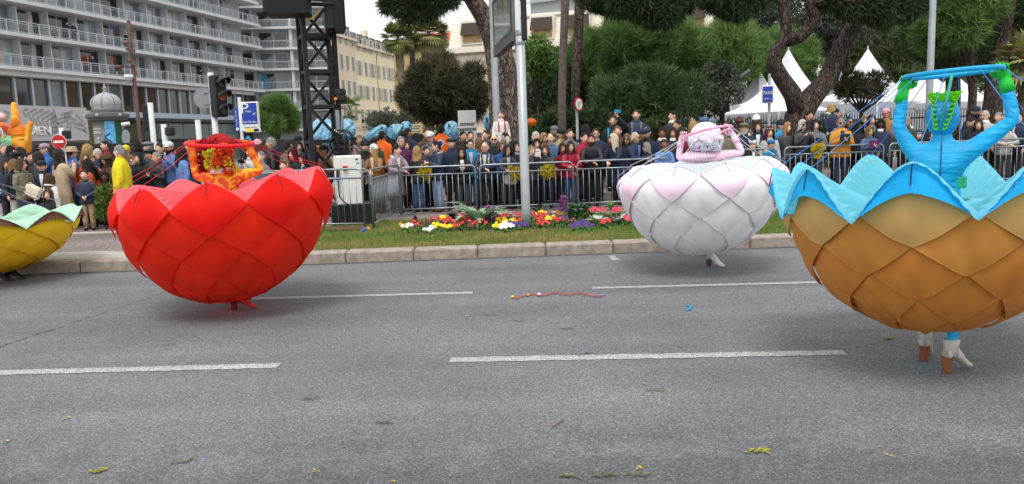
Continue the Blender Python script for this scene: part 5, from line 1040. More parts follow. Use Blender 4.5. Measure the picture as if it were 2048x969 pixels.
# overhanging pine crown at top centre right, with its two straight trunks
pts = T((1122, 300, 22.5), (1124, 200, 22.5), (1126, 110, 22.5), (1131, 0, 22.5), (1138, -110, 22.4)); pts[0].z = .15
cl = [tuple(P(u, v, 20.5+((u*7) % 10)/5))+(r,) for u, v, r in ((1185, -6, .35), (1215, 4, .35), (1250, 0, .45), (1290, 12, .42), (1320, 22, .42), (1345, 18, .34), (1368, 0, .3), (1340, -10, .4), (1270, -14, .4), (1400, -20, .3), (1230, -24, .3), (1310, -26, .4), (1170, -24, .3), (1330, 32, .22), (1300, 26, .25))]
tree('pine_tree', pts[0], 'tall straight pine with slim trunk beside the round red rimmed sign', pts, [.135, .12, .115, .12, .10], cl, 6000, .2, PINE['dark'], M('grey_bark', '#665c54', .95, .3, 8, .9, 12), wd=.16, k=4, up=-.1)
pts = T((1146, 300, 26), (1152, 160, 26), (1158, 40, 26), (1160, -60, 26)); pts[0].z = .15; tree('pine_tree', pts[0], 'second slim trunk seen behind the straight pine', pts, [.17, .16, .16, .14], clumps(1140, 1230, -160, -90, 26, 4, .5, 8), 1500, .22, PINE['dark'], wd=.16, k=4)
auto('round_pine', 555, 42, 'small round bright green pine between car park sign and truss', 509, 596, 202, 270, 36, .36, 4500, .32, PINE['brt'], .09, 2, 1.0, wd=.09, k=8, up=.9)
auto('bushy_pine', 893, 27, 'dark dense brownish bushy pine left of the grey lamp post', 812, 978, 118, 255, 44, .42, 13000, .26, PINE['brown'], .15, 5, 1.6, wd=.13, k=4, up=.3)
auto('bushy_pine', 1098, 29, 'dark drooping bushy pine behind the silver signboard post', 1045, 1170, 105, 285, 30, .6, 8000, .26, PINE['dark'], .15, 6, 1.6, wd=.13, k=4, up=.1)
auto('umbrella_pine', 1255, 28, 'broad green pine with upright needle tufts in the centre', 1150, 1400, 30, 190, 46, .52, 7000, .34, PINE['mat'], .2, 7, 2.0, wd=.08, k=8, up=.9)
auto('bushy_pine', 1300, 25.5, 'low feathery green pine behind the raised spectators', 1180, 1410, 135, 280, 28, .58, 7000, .26, PINE['deep'], .12, 9, 1.2, wd=.12, k=4, up=.2)
auto('umbrella_pine', 1450, 44, 'bright light green pine behind the curved lamp', 1375, 1530, 52, 170, 44, .8, 7500, .46, PINE['brt'], .2, 10, 2.2, wd=.09, k=8, up=1.0)
auto('umbrella_pine', 1580, 46, 'bright light green pine seen between the twisted trunks', 1500, 1640, 70, 215, 40, .8, 6500, .46, PINE['brt'], .2, 11, 2.2, wd=.09, k=8, up=1.0)
auto('leafy_tree', 1445, 27.5, 'small dark grey leaved tree before the white tent under curved lamp', 1396, 1478, 122, 232, 32, .3, 2900, .13, PINE['grey'], .07, 12, 1.0, wd=.5, k=2, up=.1)
auto('light_shrub', 1075, 24, 'light yellow green leafy shrub just right of the silver signboard', 1048, 1105, 78, 150, 16, .28, 2600, .14, PINE['brt'], .05, 13, .6, wd=.45, k=2, up=.1)
auto('hedge_shrub', 1160, 23.5, 'dark leafy shrub behind the crowd under the straight pine', 1055, 1230, 225, 300, 30, .4, 5000, .15, PINE['dark'], .05, 14, .6, wd=.5, k=2, up=.2)
auto('cypress', 1760, 58, 'tall olive green conifer behind the leaning trunk', 1645, 1835, 10, 190, 44, 1.2, 11000, .42, PINE['olive'], .2, 15, 1.6, wd=.15, k=4, up=-.2)
auto('dark_pine', 1900, 27, 'dark spreading pine behind the blue dancer', 1815, 1985, -40, 135, 46, .6, 12000, .24, PINE['dark'], .24, 16, 1.8, wd=.15, k=4, up=.1)
auto('green_pine', 1938, 24, 'green tufted pine crown above the blue dancer right hand', 1845, 1985, -60, 120, 36, .5, 6000, .28, PINE['mat'], .12, 26, 1.2, wd=.09, k=7, up=.3)
auto('olive_tree', 1830, 60, 'sparse grey olive tree behind the hoop of blue dancer', 1745, 1960, 95, 200, 40, .9, 6000, .3, PINE['grey'], .18, 17, 1.6, wd=.3, k=2, up=0)
auto('dark_pine', 2040, 30, 'dark pine mass at the top right corner', 1960, 2110, -40, 150, 40, .7, 11000, .24, PINE['dark'], .2, 18, 1.6, wd=.15, k=4, up=.1)
auto('olive_tree', 1500, 50, 'thin grey green tree before the far cream hotel', 1440, 1600, -20, 90, 36, .8, 4200, .28, PINE['grey'], .2, 19, 2, wd=.25, k=2, up=.1)
auto('olive_tree', 1690, 48, 'grey green tree behind the forked trunk limbs', 1560, 1760, -40, 100, 40, .95, 8000, .3, PINE['grey'], .2, 20, 2, wd=.25, k=2, up=.1)
# the twisted pine with two limbs
B = T((1588, 300, 21.5), (1598, 232, 21.5), (1625, 195, 21.5), (1655, 160, 21.6), (1672, 120, 21.7), (1694, 80, 21.8), (1712, 40, 22), (1735, -10, 22.2), (1760, -90, 22.4)); B[0].z = .15
L1 = T((1597, 228, 21.4), (1585, 190, 21.3), (1562, 155, 21.2), (1548, 130, 21.1), (1553, 98, 21.0), (1572, 78, 21), (1573, 45, 20.9), (1566, 10, 20.8), (1560, -60, 20.8)); L2 = T((1572, 82, 21), (1600, 74, 20.8), (1626, 50, 20.7), (1630, 28, 20.6), (1617, 8, 20.5), (1640, -30, 20.4)); L3 = T((1617, 10, 20.5), (1660, -6, 20.4), (1710, 4, 20.3)); L4 = T((1712, 40, 22), (1765, 20, 21.6), (1820, -10, 21.4))
cl = [tuple(P(u, v, 21))+(r,) for u, v, r in ((1470, 4, .4), (1445, -10, .5), (1490, -24, .5), (1660, -8, .4), (1700, 8, .38), (1680, -26, .36), (1740, 12, .38), (1780, 14, .38), (1810, 4, .45), (1840, -10, .4), (1620, -30, .35), (1540, -30, .3), (1420, -20, .4), (1480, 18, .3), (1510, -6, .35), (1725, 22, .25), (1765, 34, .28))]
tree('pine_tree', B[0], 'twisted dark pine whose trunk forks behind the taxi sign', B, [.44, .37, .31, .27, .25, .23, .21, .19, .15], cl, 10000, .2, PINE['dark'], BARKD, limbs=[(L1, [.27, .24, .22, .20, .18, .17, .15, .14, .12]), (L2, [.2, .17, .16, .14, .13, .1]), (L3, [.08, .06, .04]), (L4, [.14, .09, .05])], wd=.16, k=4, up=-.1)
pts = T((1985, 300, 24), (1984, 220, 24), (1990, 170, 24), (2003, 90, 24), (2018, 0, 24), (2030, -80, 24)); pts[0].z = .2; tree('pine_tree', pts[0], 'leaning bare pine trunk at right behind the blue dancer', pts, [.3, .27, .25, .22, .2, .16], clumps(1960, 2110, -140, -40, 24, 6, .6, 22), 3500, .22, PINE['dark'], wd=.16, k=4)
# small tree with bare branches
bp = P(1723, 300, 22); bp.z = .2; lim = [(T((1723, 225, 22), (1700+q*7, 195-abs(q-3)*-3, 22+((q*5) % 3-1)*.3), (1680+q*14, 168+abs(q-3.5)*4, 22)), [.045, .03, .012]) for q in range(8)]
tree('small_tree', bp, 'small bare branched tree with brownish foliage before the tents', [bp]+T((1722, 250, 22), (1723, 224, 22)), [.08, .07, .055], clumps(1668, 1778, 140, 200, 22, 24, .2, 23, .6), 2400, .13, PINE['brown'], limbs=lim, wd=.22, k=3, up=.3)
# ---- palms
def palm(name, u, vtop, vc, D, label, n, L, mat, tr=.22, z0=.15, droop=1.0, lean=0):
    b = P(u+lean, 300, D); b.z = z0; c = P(u, vc, D); t = empty(name, b, label, 'palm tree'); MB().tube([b, lerp(b, c, .5), c], [tr*1.15, tr, tr*1.1], 10).obj('trunk', M('palm_bark', '#6d6150', .95, .4, 4, .8, 9), t, True)
    g = np.random.default_rng(n)
    for k in range(n):
        a = g.uniform(0, 2*PI); e = math.asin(g.uniform(-.75, .98)); d = Vector((math.cos(a)*math.cos(e), math.sin(a)*math.cos(e), math.sin(e))); p0_ = c+Vector((0, 0, .1)); q = p0_+d*L*.5; s = MB(); sd = d.cross(Vector((0, 0, 1))); sd = sd.normalized() if sd.length > .01 else Vector((1, 0, 0)); upn = sd.cross(d)
        s.add([p0_-sd*.03, p0_+sd*.03, q+sd*.02, q-sd*.02], [(0, 1, 2, 3)])
        for j in range(13):
            b2 = lerp(-1.5, 1.5, j/12); dd = (d*math.cos(b2)+sd*math.sin(b2)); tip = q+dd*L*.55*(1-.2*abs(b2))-Vector((0, 0, droop*L*.16*(1-math.sin(e))*.7)); w2 = dd.cross(upn)*L*.042; s.add([q, q+dd*L*.3+w2, tip, q+dd*L*.3-w2], [(0, 1, 2, 3)])
        s.obj('frond', mat[k % len(mat)], t)
PG = [M('palm_green', '#5a6a3e', .8, .2, 2, trans=.2), M('palm_yellow_green', '#8a8f52', .8, .2, 2, trans=.2), M('palm_dry', '#9a8c60', .9, .2, 2)]
palm('fan_palm', 858, 20, 72, 66, 'taller fan palm with dry yellowish fronds in the left centre', 96, 1.95, PG, .36); palm('fan_palm', 796, 30, 80, 64, 'greener fan palm beside the yellow house', 80, 1.6, [PG[0], PG[0], PG[1]], .3, lean=18)
palm('fan_palm', 2062, 60, 135, 19, 'low palm with pale spiky fronds at the right edge', 46, .95, [PG[1], PG[2], PG[0]], .2); palm('fan_palm', 1500, 20, 62, 60, 'far fan palm above the bright pines', 36, 2.2, [PG[0], PG[1]], .25)
palm('fan_palm', 700, 200, 222, 60, 'low palm behind the blue wrapped floats', 14, 1.6, [PG[0]], .2)
auto('leafy_tree', 775, 50, 'grey olive bush behind the blue wrapped floats', 735, 820, 225, 275, 24, .5, 4000, .2, PINE['grey'], .08, 31, 1, wd=.3, k=2)
# distant park mass
tag(leafcloud('far_park_trees', [(x, 58+3*math.sin(x), 2.5+1.8*math.sin(x*1.3)**2, 3.0) for x in np.linspace(6, 62, 26)], 15000, .5, PINE['dark'], None, .25, 3, .2, .3, 1, 41), 'distant dark park trees behind the tents', 'trees', kind='stuff')
tag(leafcloud('park_undergrowth', [(x, 29.5+.6*math.sin(x*2), .9+.35*math.sin(x*1.7), .95) for x in np.linspace(-3.5, 12, 20)], 12000, .2, PINE['dark'], None, .3, 3, .2, .3, 1, 42), 'dark undergrowth below the park pines', 'undergrowth', kind='stuff')
# ================================================================== TENTS
TW = M('tent_white', '#e4e5e8', .6, .04, 1, trans=.15); TG = M('tent_wall', '#b4b9bd', .7, .06, 1, trans=.1)
def tent(u, v, D, hw, ve, label, ridge=True):
    pk = P(u, v, D); e = P(u, ve, D).z; W2 = hw/1539*D; t = empty('pagoda_tent', (pk.x, D, .2), label, 'tent', 'white pagoda tents in the park'); rot = .5; ca, sa = math.cos(rot), math.sin(rot)
    m = MB(); H = pk.z-e; N = 12; V = []
    R_ = lambda x, y, z: (pk.x+ca*x-sa*y, D+sa*x+ca*y, z)
    for i in range(N+1):
        tt = i/N; h = W2*tt; z = e+H*((1-tt)**1.9*.94+.06*(1-tt)); cv = 1-.08*math.sin(PI*tt)
        for k in range(16):
            sd_, q = divmod(k, 4); x, y = -h+2*h*q/4, -h; cc = 1-(.10*(1-abs(q/2-1))*math.sin(PI*tt) if q else 0)
            for _ in range(sd_): x, y = -y, x
            V.append(R_(x*cv*cc, y*cv*cc, z))
    m.add(V, [(i*16+j, i*16+(j+1) % 16, (i+1)*16+(j+1) % 16, (i+1)*16+j) for i in range(N) for j in range(16)]); m.obj('canopy', TW, t, False)
    MB().tube([(pk.x, D, pk.z-.1), (pk.x, D, pk.z+.12)], .03, 6).obj('finial', TW, t)
    for k in range(4):
        A_ = [(-W2, -W2), (W2, -W2), (W2, W2), (-W2, W2)]; p0_, p1_ = A_[k], A_[(k+1) % 4]; s = MB(); n = 18
        for j in range(n*2+1): x, y = lerp(p0_[0], p1_[0], j/(2*n)), lerp(p0_[1], p1_[1], j/(2*n)); s.V += [R_(x*1.004, y*1.004, e+.0), R_(x*1.004, y*1.004, e-.28-(.11 if j % 2 else 0))]
        s.F = [(2*j, 2*j+1, 2*j+3, 2*j+2) for j in range(2*n)]; s.I = [0]*len(s.F); s.obj('scalloped_valance', TG, t)
        s = MB(); s.add([R_(p0_[0]*.99, p0_[1]*.99, .2), R_(p1_[0]*.99, p1_[1]*.99, .2), R_(p1_[0]*.99, p1_[1]*.99, e-.1), R_(p0_[0]*.99, p0_[1]*.99, e-.1)], [(0, 1, 2, 3)]); s.obj('side_wall', TG, t)
        MB().tube([R_(p0_[0], p0_[1], .2), R_(p0_[0], p0_[1], e)], .05, 6).obj('pole', WHITEP, t)
tent(1552, 150, 33.5, 88, 226, 'nearest white pagoda tent with grey scalloped valance behind the taxi sign'); tent(1518, 138, 44, 52, 215, 'small pointed white tent peak left of the taxi sign'); tent(1577, 98, 40, 76, 208, 'tallest white tent peak seen between the forked pine limbs')
tent(1736, 97, 40, 86, 208, 'white pointed tent above the man in mustard jacket'); tent(1676, 132, 50, 50, 205, 'far white tent peak just right of the leaning trunk'); tent(1858, 142, 40, 80, 208, 'white tent under the hoop of the blue dancer'); tent(1908, 146, 41, 76, 208, 'white tent right of the pale grey lamp post'); tent(1469, 131, 48, 44, 215, 'far small white tent behind the dark leaved tree')
tent(1800, 160, 52, 60, 205, 'far low white tent left of the blue dancer arm')
# ================================================================== FLOATS
CYW = M('blue_wrap', '#9ccfe4', .2, .22, 2.5, 1, 5.5, trans=.45, spec=.6)
def wrapped(u, v, D, ru, rv, label, seed, lean=0):
    c = P(u, v, D); rx, rz = ru/1539*D, rv/1539*D; g = np.random.default_rng(seed); t = empty('wrapped_float', (c.x, D, .15), label, 'float', 'floats wrapped in blue plastic'); m = MB(); m.ball((0, 0, 0), (1, 1, 1), 34, 20); ph = g.uniform(0, 6, 6); V = []
    for x, y, z in m.V: a = math.atan2(y, x); k = 1+.16*math.sin(3*a+ph[0]+z*2)+.09*math.sin(7*a+ph[1]-3*z)+.05*math.sin(13*a+ph[2]+5*z)+.05*abs(math.sin(9*a+4*z+ph[4]))+.04*g.normal(); V.append((c.x+x*rx*k+lean*z*rx, D+y*rx*.8*k, c.z+z*rz*(1+.15*math.sin(2*a+ph[3]))))
    MB().add(V, m.F).obj('plastic_wrap', CYW, t, False); MB().tube([(c.x, D, .15), (c.x, D, c.z-rz*.3)], .09, 8).obj('support', BLACKM, t)
    for k in range(3): a = k*2.1; MB().tube([(c.x+math.cos(a)*rx*.2, D+math.sin(a)*.2, c.z-rz), (c.x+math.cos(a)*rx*.5-lean*0, D+math.sin(a)*rx*.5, c.z+rz*.2), (c.x+math.cos(a)*rx*.9, D-.2, c.z+rz*.75)], .03, 5).obj('inner_rib', M('rib_teal', '#2f7f94', .6), t)
wrapped(690, 262, 25, 20, 21, 'large blue plastic wrapped float behind the truss tower on its right', 1, .3); wrapped(648, 270, 25.5, 24, 30, 'blue plastic wrapped float seen through the truss lattice', 2); wrapped(752, 266, 25, 17, 14, 'crumpled blue plastic wrapped float rising to the right above the crowd', 3, .8); wrapped(793, 264, 25, 17, 14, 'round blue plastic wrapped float behind the rescue worker in navy', 4); wrapped(812, 258, 25.6, 12, 13, 'small blue plastic wrapped lump right of the round wrapped float', 5); wrapped(905, 262, 24, 15, 17, 'blue plastic wrapped float left of the white notice board', 6); wrapped(977, 246, 23.4, 9, 14, 'narrow blue plastic wrapped float left of the boy in white', 7)
# orange hand sculpture with pale fish ball and green coral
hz = P(40, 306, 27); t = empty('hand_sculpture', (hz.x, 27, .15), 'giant orange and yellow hand sculpture on a float at the left edge', 'float sculpture'); k = 27/1539
ORG = bpy.data.materials.new('orange_yellow_paint'); ORG.use_nodes = True; n = ORG.node_tree.nodes; L_ = ORG.node_tree.links; tc = n.new('ShaderNodeTexCoord'); nz = n.new('ShaderNodeTexNoise'); nz.inputs['Scale'].default_value = 1.1; rp = n.new('ShaderNodeValToRGB'); rp.color_ramp.elements[0].color = lin('#e0591e')+(1,); rp.color_ramp.elements[1].color = lin('#eeb02c')+(1,); rp.color_ramp.elements[0].position = .42; rp.color_ramp.elements[1].position = .62; L_.new(tc.outputs['Object'], nz.inputs['Vector']); L_.new(nz.outputs['Fac'], rp.inputs[0]); L_.new(rp.outputs[0], n['Principled BSDF'].inputs['Base Color']); n['Principled BSDF'].inputs['Roughness'].default_value = .5
pp = lambda u, v, dy=0: P(u, v, 27)+Vector((0, dy, 0))
nodes = []; edges = []
def hn(u, v, r, pa=None, dy=0):
    q = pp(u, v, dy); nodes.append((q.x, q.y, q.z, r*k)); i = len(nodes)-1
    if pa is not None: edges.append((pa, i))
    return i
b0 = hn(46, 330, 16); b1 = hn(42, 290, 17, b0); b2 = hn(34, 262, 17, b1)
q = hn(33, 240, 9, b2); q = hn(30, 222, 7, q); hn(27, 204, 5, q)
q = hn(46, 272, 8, b1, .2); q = hn(46, 258, 7.5, q, .2); hn(46, 251, 6, q, .2)
q = hn(54, 275, 7, b1); q = hn(58, 256, 6.5, q); hn(63, 243, 5, q)
q = hn(22, 268, 8, b2); q = hn(10, 255, 7, q); hn(0, 246, 5, q)
q = hn(16, 284, 8, b1, -.3); q = hn(4, 270, 7, q, -.3); hn(-6, 262, 5, q, -.3)
q = hn(38, 240, 6, b2, -.25); hn(36, 230, 5, q, -.25)
V, F = skinned(nodes, edges, 2); MB().add(V.tolist(), F).obj('hand', ORG, t, True)
c = pp(14, 236, -.35); MB().ball(c, (10.5*k, 10.5*k, 9.5*k), 16, 11).obj('pearl_ball', M('pearl_pink', '#c9a49a', .3, .4, 3), t, True); MB().ball(pp(3, 247, -.3), (6*k, 5*k, 3.5*k), 10, 6).obj('white_fish', M('fish_white', '#d2d6e0', .4), t, True)
CG = M('coral_green', '#7fb38a', .7, .3, 4)
for i in range(16):
    u = 4+i*2.4; MB().tube([pp(u, 300, -.5), pp(u+random.uniform(-2, 2), 285, -.55), pp(u+random.uniform(-5, 5), 270+random.uniform(-3, 8)+abs(i-8)*.6, -.5)], [.05, .045, .03], 6).obj('coral_branch', CG, t, True)
MB().bbox((hz.x-.4, 27.2, .9), (2.6, 1.4, 1.5), .1).obj('float_base', M('base_green', '#2f4a30', .8), t)
tag(leafcloud('float_greenery', [tuple(pp(u, v, -.7))+(.22,) for u, v in ((0, 262), (2, 280), (-4, 295), (8, 292), (-8, 270), (4, 300))], 1500, .14, PINE['mat'], t, .3, 3, .4))
auto('small_bush', 1075, 25, 'bush with a bright orange ball shaped ornament left of straight pine', 1055, 1095, 240, 262, 8, .2, 900, .12, PINE['brt'], .03, 51, .4, wd=.4, k=2)
tag(MB().ball(P(1063, 245, 23), (.16, .16, .12), 14, 9).obj('orange_ornament', M('orange_paint', '#e87222', .5, .25, 6), None, True), 'bright orange rounded float piece peeping out right of the silver post', 'float piece')
# ================================================================== CROWD
CLR = dict(navy='#262f48', black='#202126', char='#373a40', grey='#6f7277', lgrey='#b4b2b0', olive='#6e6a58', camel='#9a6b40', beige='#b29f84', white='#dcd9d4', red='#a51c3c', orange='#b8481f', yellow='#d8c414', mustard='#c8861c', blue='#2a5a94', lblue='#5a7cb4', teal='#1f7fae', mauve='#9a8792', purple='#5a2450', green='#39452f', brown='#4f3526', khaki='#a98f6e', jean='#35517c', ljean='#8ba4bf', dgrey='#43464b', pink='#cf9aa6', dkred='#6e1422', vest='#ee6a1c', cyan='#2a8fc0', denim='#4a678c', cream='#d6cbb8')
HCL = dict(k='#14110f', d='#2a1c14', b='#4a3220', l='#7d5c3a', o='#b08d58', w='#d8cba8', g='#8f8d8a', h='#c4c2be', r='#6d1020')
SKN = dict(f='#e8b99f', t='#d09a78', n='#8f5e42', k='#4f3226')
def cm(c): return M('cloth_'+c, CLR[c], .8, .14, 14, .45, 30)
def pmz(c): return M('puffer_'+c, CLR[c], .5, .1, 10, .3, 24)
HM = {k: M('hair_'+k, v, .6, .3, 40, .6, 60, wave=(60, 60, 8)) for k, v in HCL.items()}
SM = {k: M('skin_'+k, v, .55, .08, 12) for k, v in SKN.items()}
EYE = M('eye_dark', '#1d1512', .3); BROW = M('brow_dark', '#2a1c14', .8); LIP = M('lip_red', '#9a4a44', .5, .1); EYEW = M('eye_white', '#d8d2cc', .4)
ARM = {'A': ((.245, .02, 1.13), (.26, -.06, .90)), 'B': ((.25, -.13, 1.15), (-.06, -.28, 1.12)), 'C': ((.225, -.11, 1.17), (.065, -.28, 1.40)), 'D': ((.25, -.01, 1.13), (.045, -.22, 1.02)), 'F': ((.24, -.08, 1.14), (.05, -.26, 1.24)), 'E': ((.29, -.07, 1.47), (.11, -.16, 1.72))}
SHO = (.17, .0, 1.40); HZ = 1.615
def arms(pose):
    r = ARM.get(pose, ARM['A']); l = ARM['A'] if pose == 'E' else r; o = []
    for sg, a in ((1, r), (-1, l)):
        e, w_ = Vector(a[0]), Vector(a[1]); e.x *= sg; w_.x *= sg
        if pose == 'B' and sg < 0: w_ += Vector((0, -.035, -.025))
        o.append((Vector((SHO[0]*sg, SHO[1], SHO[2])), e, w_))
    return o
def lean(pose, z): return -(.13 if pose == 'B' else 0)*max(0, min(1, (z-.95)/.55))
TPL = {}
def template(pose):
    """continuous body for a pose: (verts, faces, material ids, head mask); feet at z=0, facing -y"""
    if pose in TPL: return TPL[pose]
    ly = lambda z: lean(pose, z); N = []; E = []
    def nd(p, r, ry=None, pa=None):
        N.append((p[0], p[1], p[2], r, ry or r)); k = len(N)-1
        if pa is not None: E.append((pa, k))
        return k
    dz = -.55 if pose == 'K' else (-.93 if pose == 'S' else 0)
    pe = nd((0, 0, .93+dz), .13, .10); be = nd((0, ly(1.1), 1.1+dz), .115, .09, pe); ch = nd((0, ly(1.28), 1.28+dz), .145, .10, be); nb = nd((0, ly(1.42), 1.42+dz), .06, .055, ch); nd((0, ly(1.53)-.01, 1.55+dz), .048, .048, nb)
    for s_, e_, w_ in arms(pose):
        q = Vector((0, ly(s_.z), dz)); q2 = Vector((0, ly(1.45), dz)) if pose != 'A' else Vector((0, ly(1.2), dz)); k = nd(s_+q-Vector((0, 0, .02)), .045, .045, nb); k = nd(e_+q2, .04, .04, k); nd(w_+q2, .028, .028, k)
    for sg in (-1, 1):
        if pose == 'K': k = nd((sg*.1, -.05, .36), .08, .08, pe); k = nd((sg*.14, -.36, .42), .055, .055, k); k = nd((sg*.13, -.22, .1), .04, .04, k); nd((sg*.13, -.32, .04), .035, .03, k)
        elif pose == 'S': k = nd((sg*.1, -.06, -.02), .07, .07, pe); k = nd((sg*.13, -.30, -.02), .05, .05, k); k = nd((sg*.13, -.30, -.32), .035, .035, k); nd((sg*.13, -.40, -.36), .03, .03, k)
        else: k = nd((sg*.09, 0, .86), .08, .08, pe); k = nd((sg*.1, -.01, .48), .055, .055, k); k = nd((sg*.1, .02, .1), .04, .04, k); nd((sg*.105, -.10, .045), .035, .03, k)
    V, F = skinned(N, E, 1); m = MB(); m.add(V.tolist(), F)
    for sg, (s_, e_, w_) in zip((1, -1), arms(pose)):
        q2 = Vector((0, ly(1.45), dz)) if pose != 'A' else Vector((0, ly(1.2), dz)); d = (w_-e_).normalized(); t_ = Vector((0, 0, 1)).cross(d); t_ = t_.normalized() if t_.length > .1 else Vector((0, -1, 0))
        if pose == 'A': t_ = Vector((0, -1, 0))
        hand(m, w_+q2, d+(Vector((-sg*.5, 0, .2)) if pose == 'C' else Vector((0, 0, -.2))), t_, d.cross(t_)*sg, .95, .8)
    nb_ = len(m.V); hcz = HZ+dz; hc_ = Vector((0, ly(1.6), hcz)); k = MB(); headshape(k, (0, 0, 0), Vector((0, -1, 0)), Vector((-1, 0, 0)), (.073, .092, .118))
    k.m = 1; k.add(*[(lambda b: (b.V, b.F))(MB().ball((sg*.030, -.082, .018), (.013, .009, .0085), 8, 5))][0]) if False else None
    for sg in (-1, 1):
        b = MB().ball((sg*.031, -.081, .016), (.014, .009, .008), 8, 5); k.m = 1; k.add(b.V, b.F); b = MB().ball((sg*.031, -.0875, .016), (.0075, .005, .0075), 6, 4); k.m = 2; k.add(b.V, b.F); k.m = 3; k.box((sg*.032, -.087, .037), (.030, .010, .005))
    k.m = 4; k.box((0, -.0845, -.058), (.040, .014, .011)); k.m = 0; k.ball((0, -.097, -.012), (.014, .016, .02), 8, 6)
    m.I += []; n0 = len(m.V); m.V += [tuple(v) for v in k.V]; m.F += [tuple(i+n0 for i in f) for f in k.F]; m.I += k.I
    mask = np.zeros(len(m.V), bool); mask[n0:] = True; TPL[pose] = (np.array([tuple(v) for v in m.V]), m.F, m.I, mask, np.array(hc_)); return TPL[pose]
def hairmesh(style, g):
    m = MB(); NU, NT = 26, 9; drop = {'l': .30, 'c': .27, 'm': .12, 'b': 0}.get(style, 0)
    sc_ = {'c': 1.30, 'a': 1.2, 'l': 1.17, 'm': 1.19, 'b': 1.08}.get(style, 1.09); V = []; rows = NT+(6 if drop else 1)
    for j in range(NU):
        a = 2*PI*j/NU; fr = math.cos(a+PI/2)  # a = -90 deg is the face
        front = max(0, -math.sin(a)); back = max(0, math.sin(a)); lim = 1.62-.72*front**1.2+.55*back
        if style == 'r': lim = 1.62-1.4*front+.5*back
        for i in range(NT+1):
            t = lim*i/NT if style != 'r' or True else 0; rr = sc_*(1+.03*math.sin(7*a+i)*(style in 'cal')+.05*g.normal()*(style in 'ca')*.7); V.append((math.sin(t)*math.cos(a)*.077*rr*(1.04 if drop else 1), math.sin(t)*math.sin(a)*.096*rr+.004, math.cos(t)*.118*rr*(1.03 if style != 's' else 1.02)))
        x, y, z = V[-1]; dl = drop*(1 if front < .80 else 0)*(1-.25*front)
        for q in range(1, rows-NT+0 if drop else 1):
            tt = q/5; fl = 1+.28*tt*(1-.45*tt)+(.05*g.normal() if style == 'c' else 0); V.append((x*fl, y*fl+.012*tt*(1 if y > 0 else -.4), z-dl*tt))
    H = len(V)//NU
    m.add(V, [(j*H+i, ((j+1) % NU)*H+i, ((j+1) % NU)*H+i+1, j*H+i+1) for j in range(NU) for i in range(H-1)])
    if style == 'b': m.ball((0, .075, .09), (.045, .045, .04), 10, 7)
    return m
RAISE = []
def shorten(l):
    w_ = l.split(); stop = {'holding', 'carrying', 'filming', 'seen', 'behind', 'with', 'leaning', 'aiming', 'photographing', 'above', 'far', 'at', 'standing', 'framed', 'below', 'left', 'right', 'beside', 'under', 'looking'}
    for i in range(4, len(w_)):
        if w_[i] in stop: return ' '.join(w_[:i])
    return ' '.join(w_[:10])
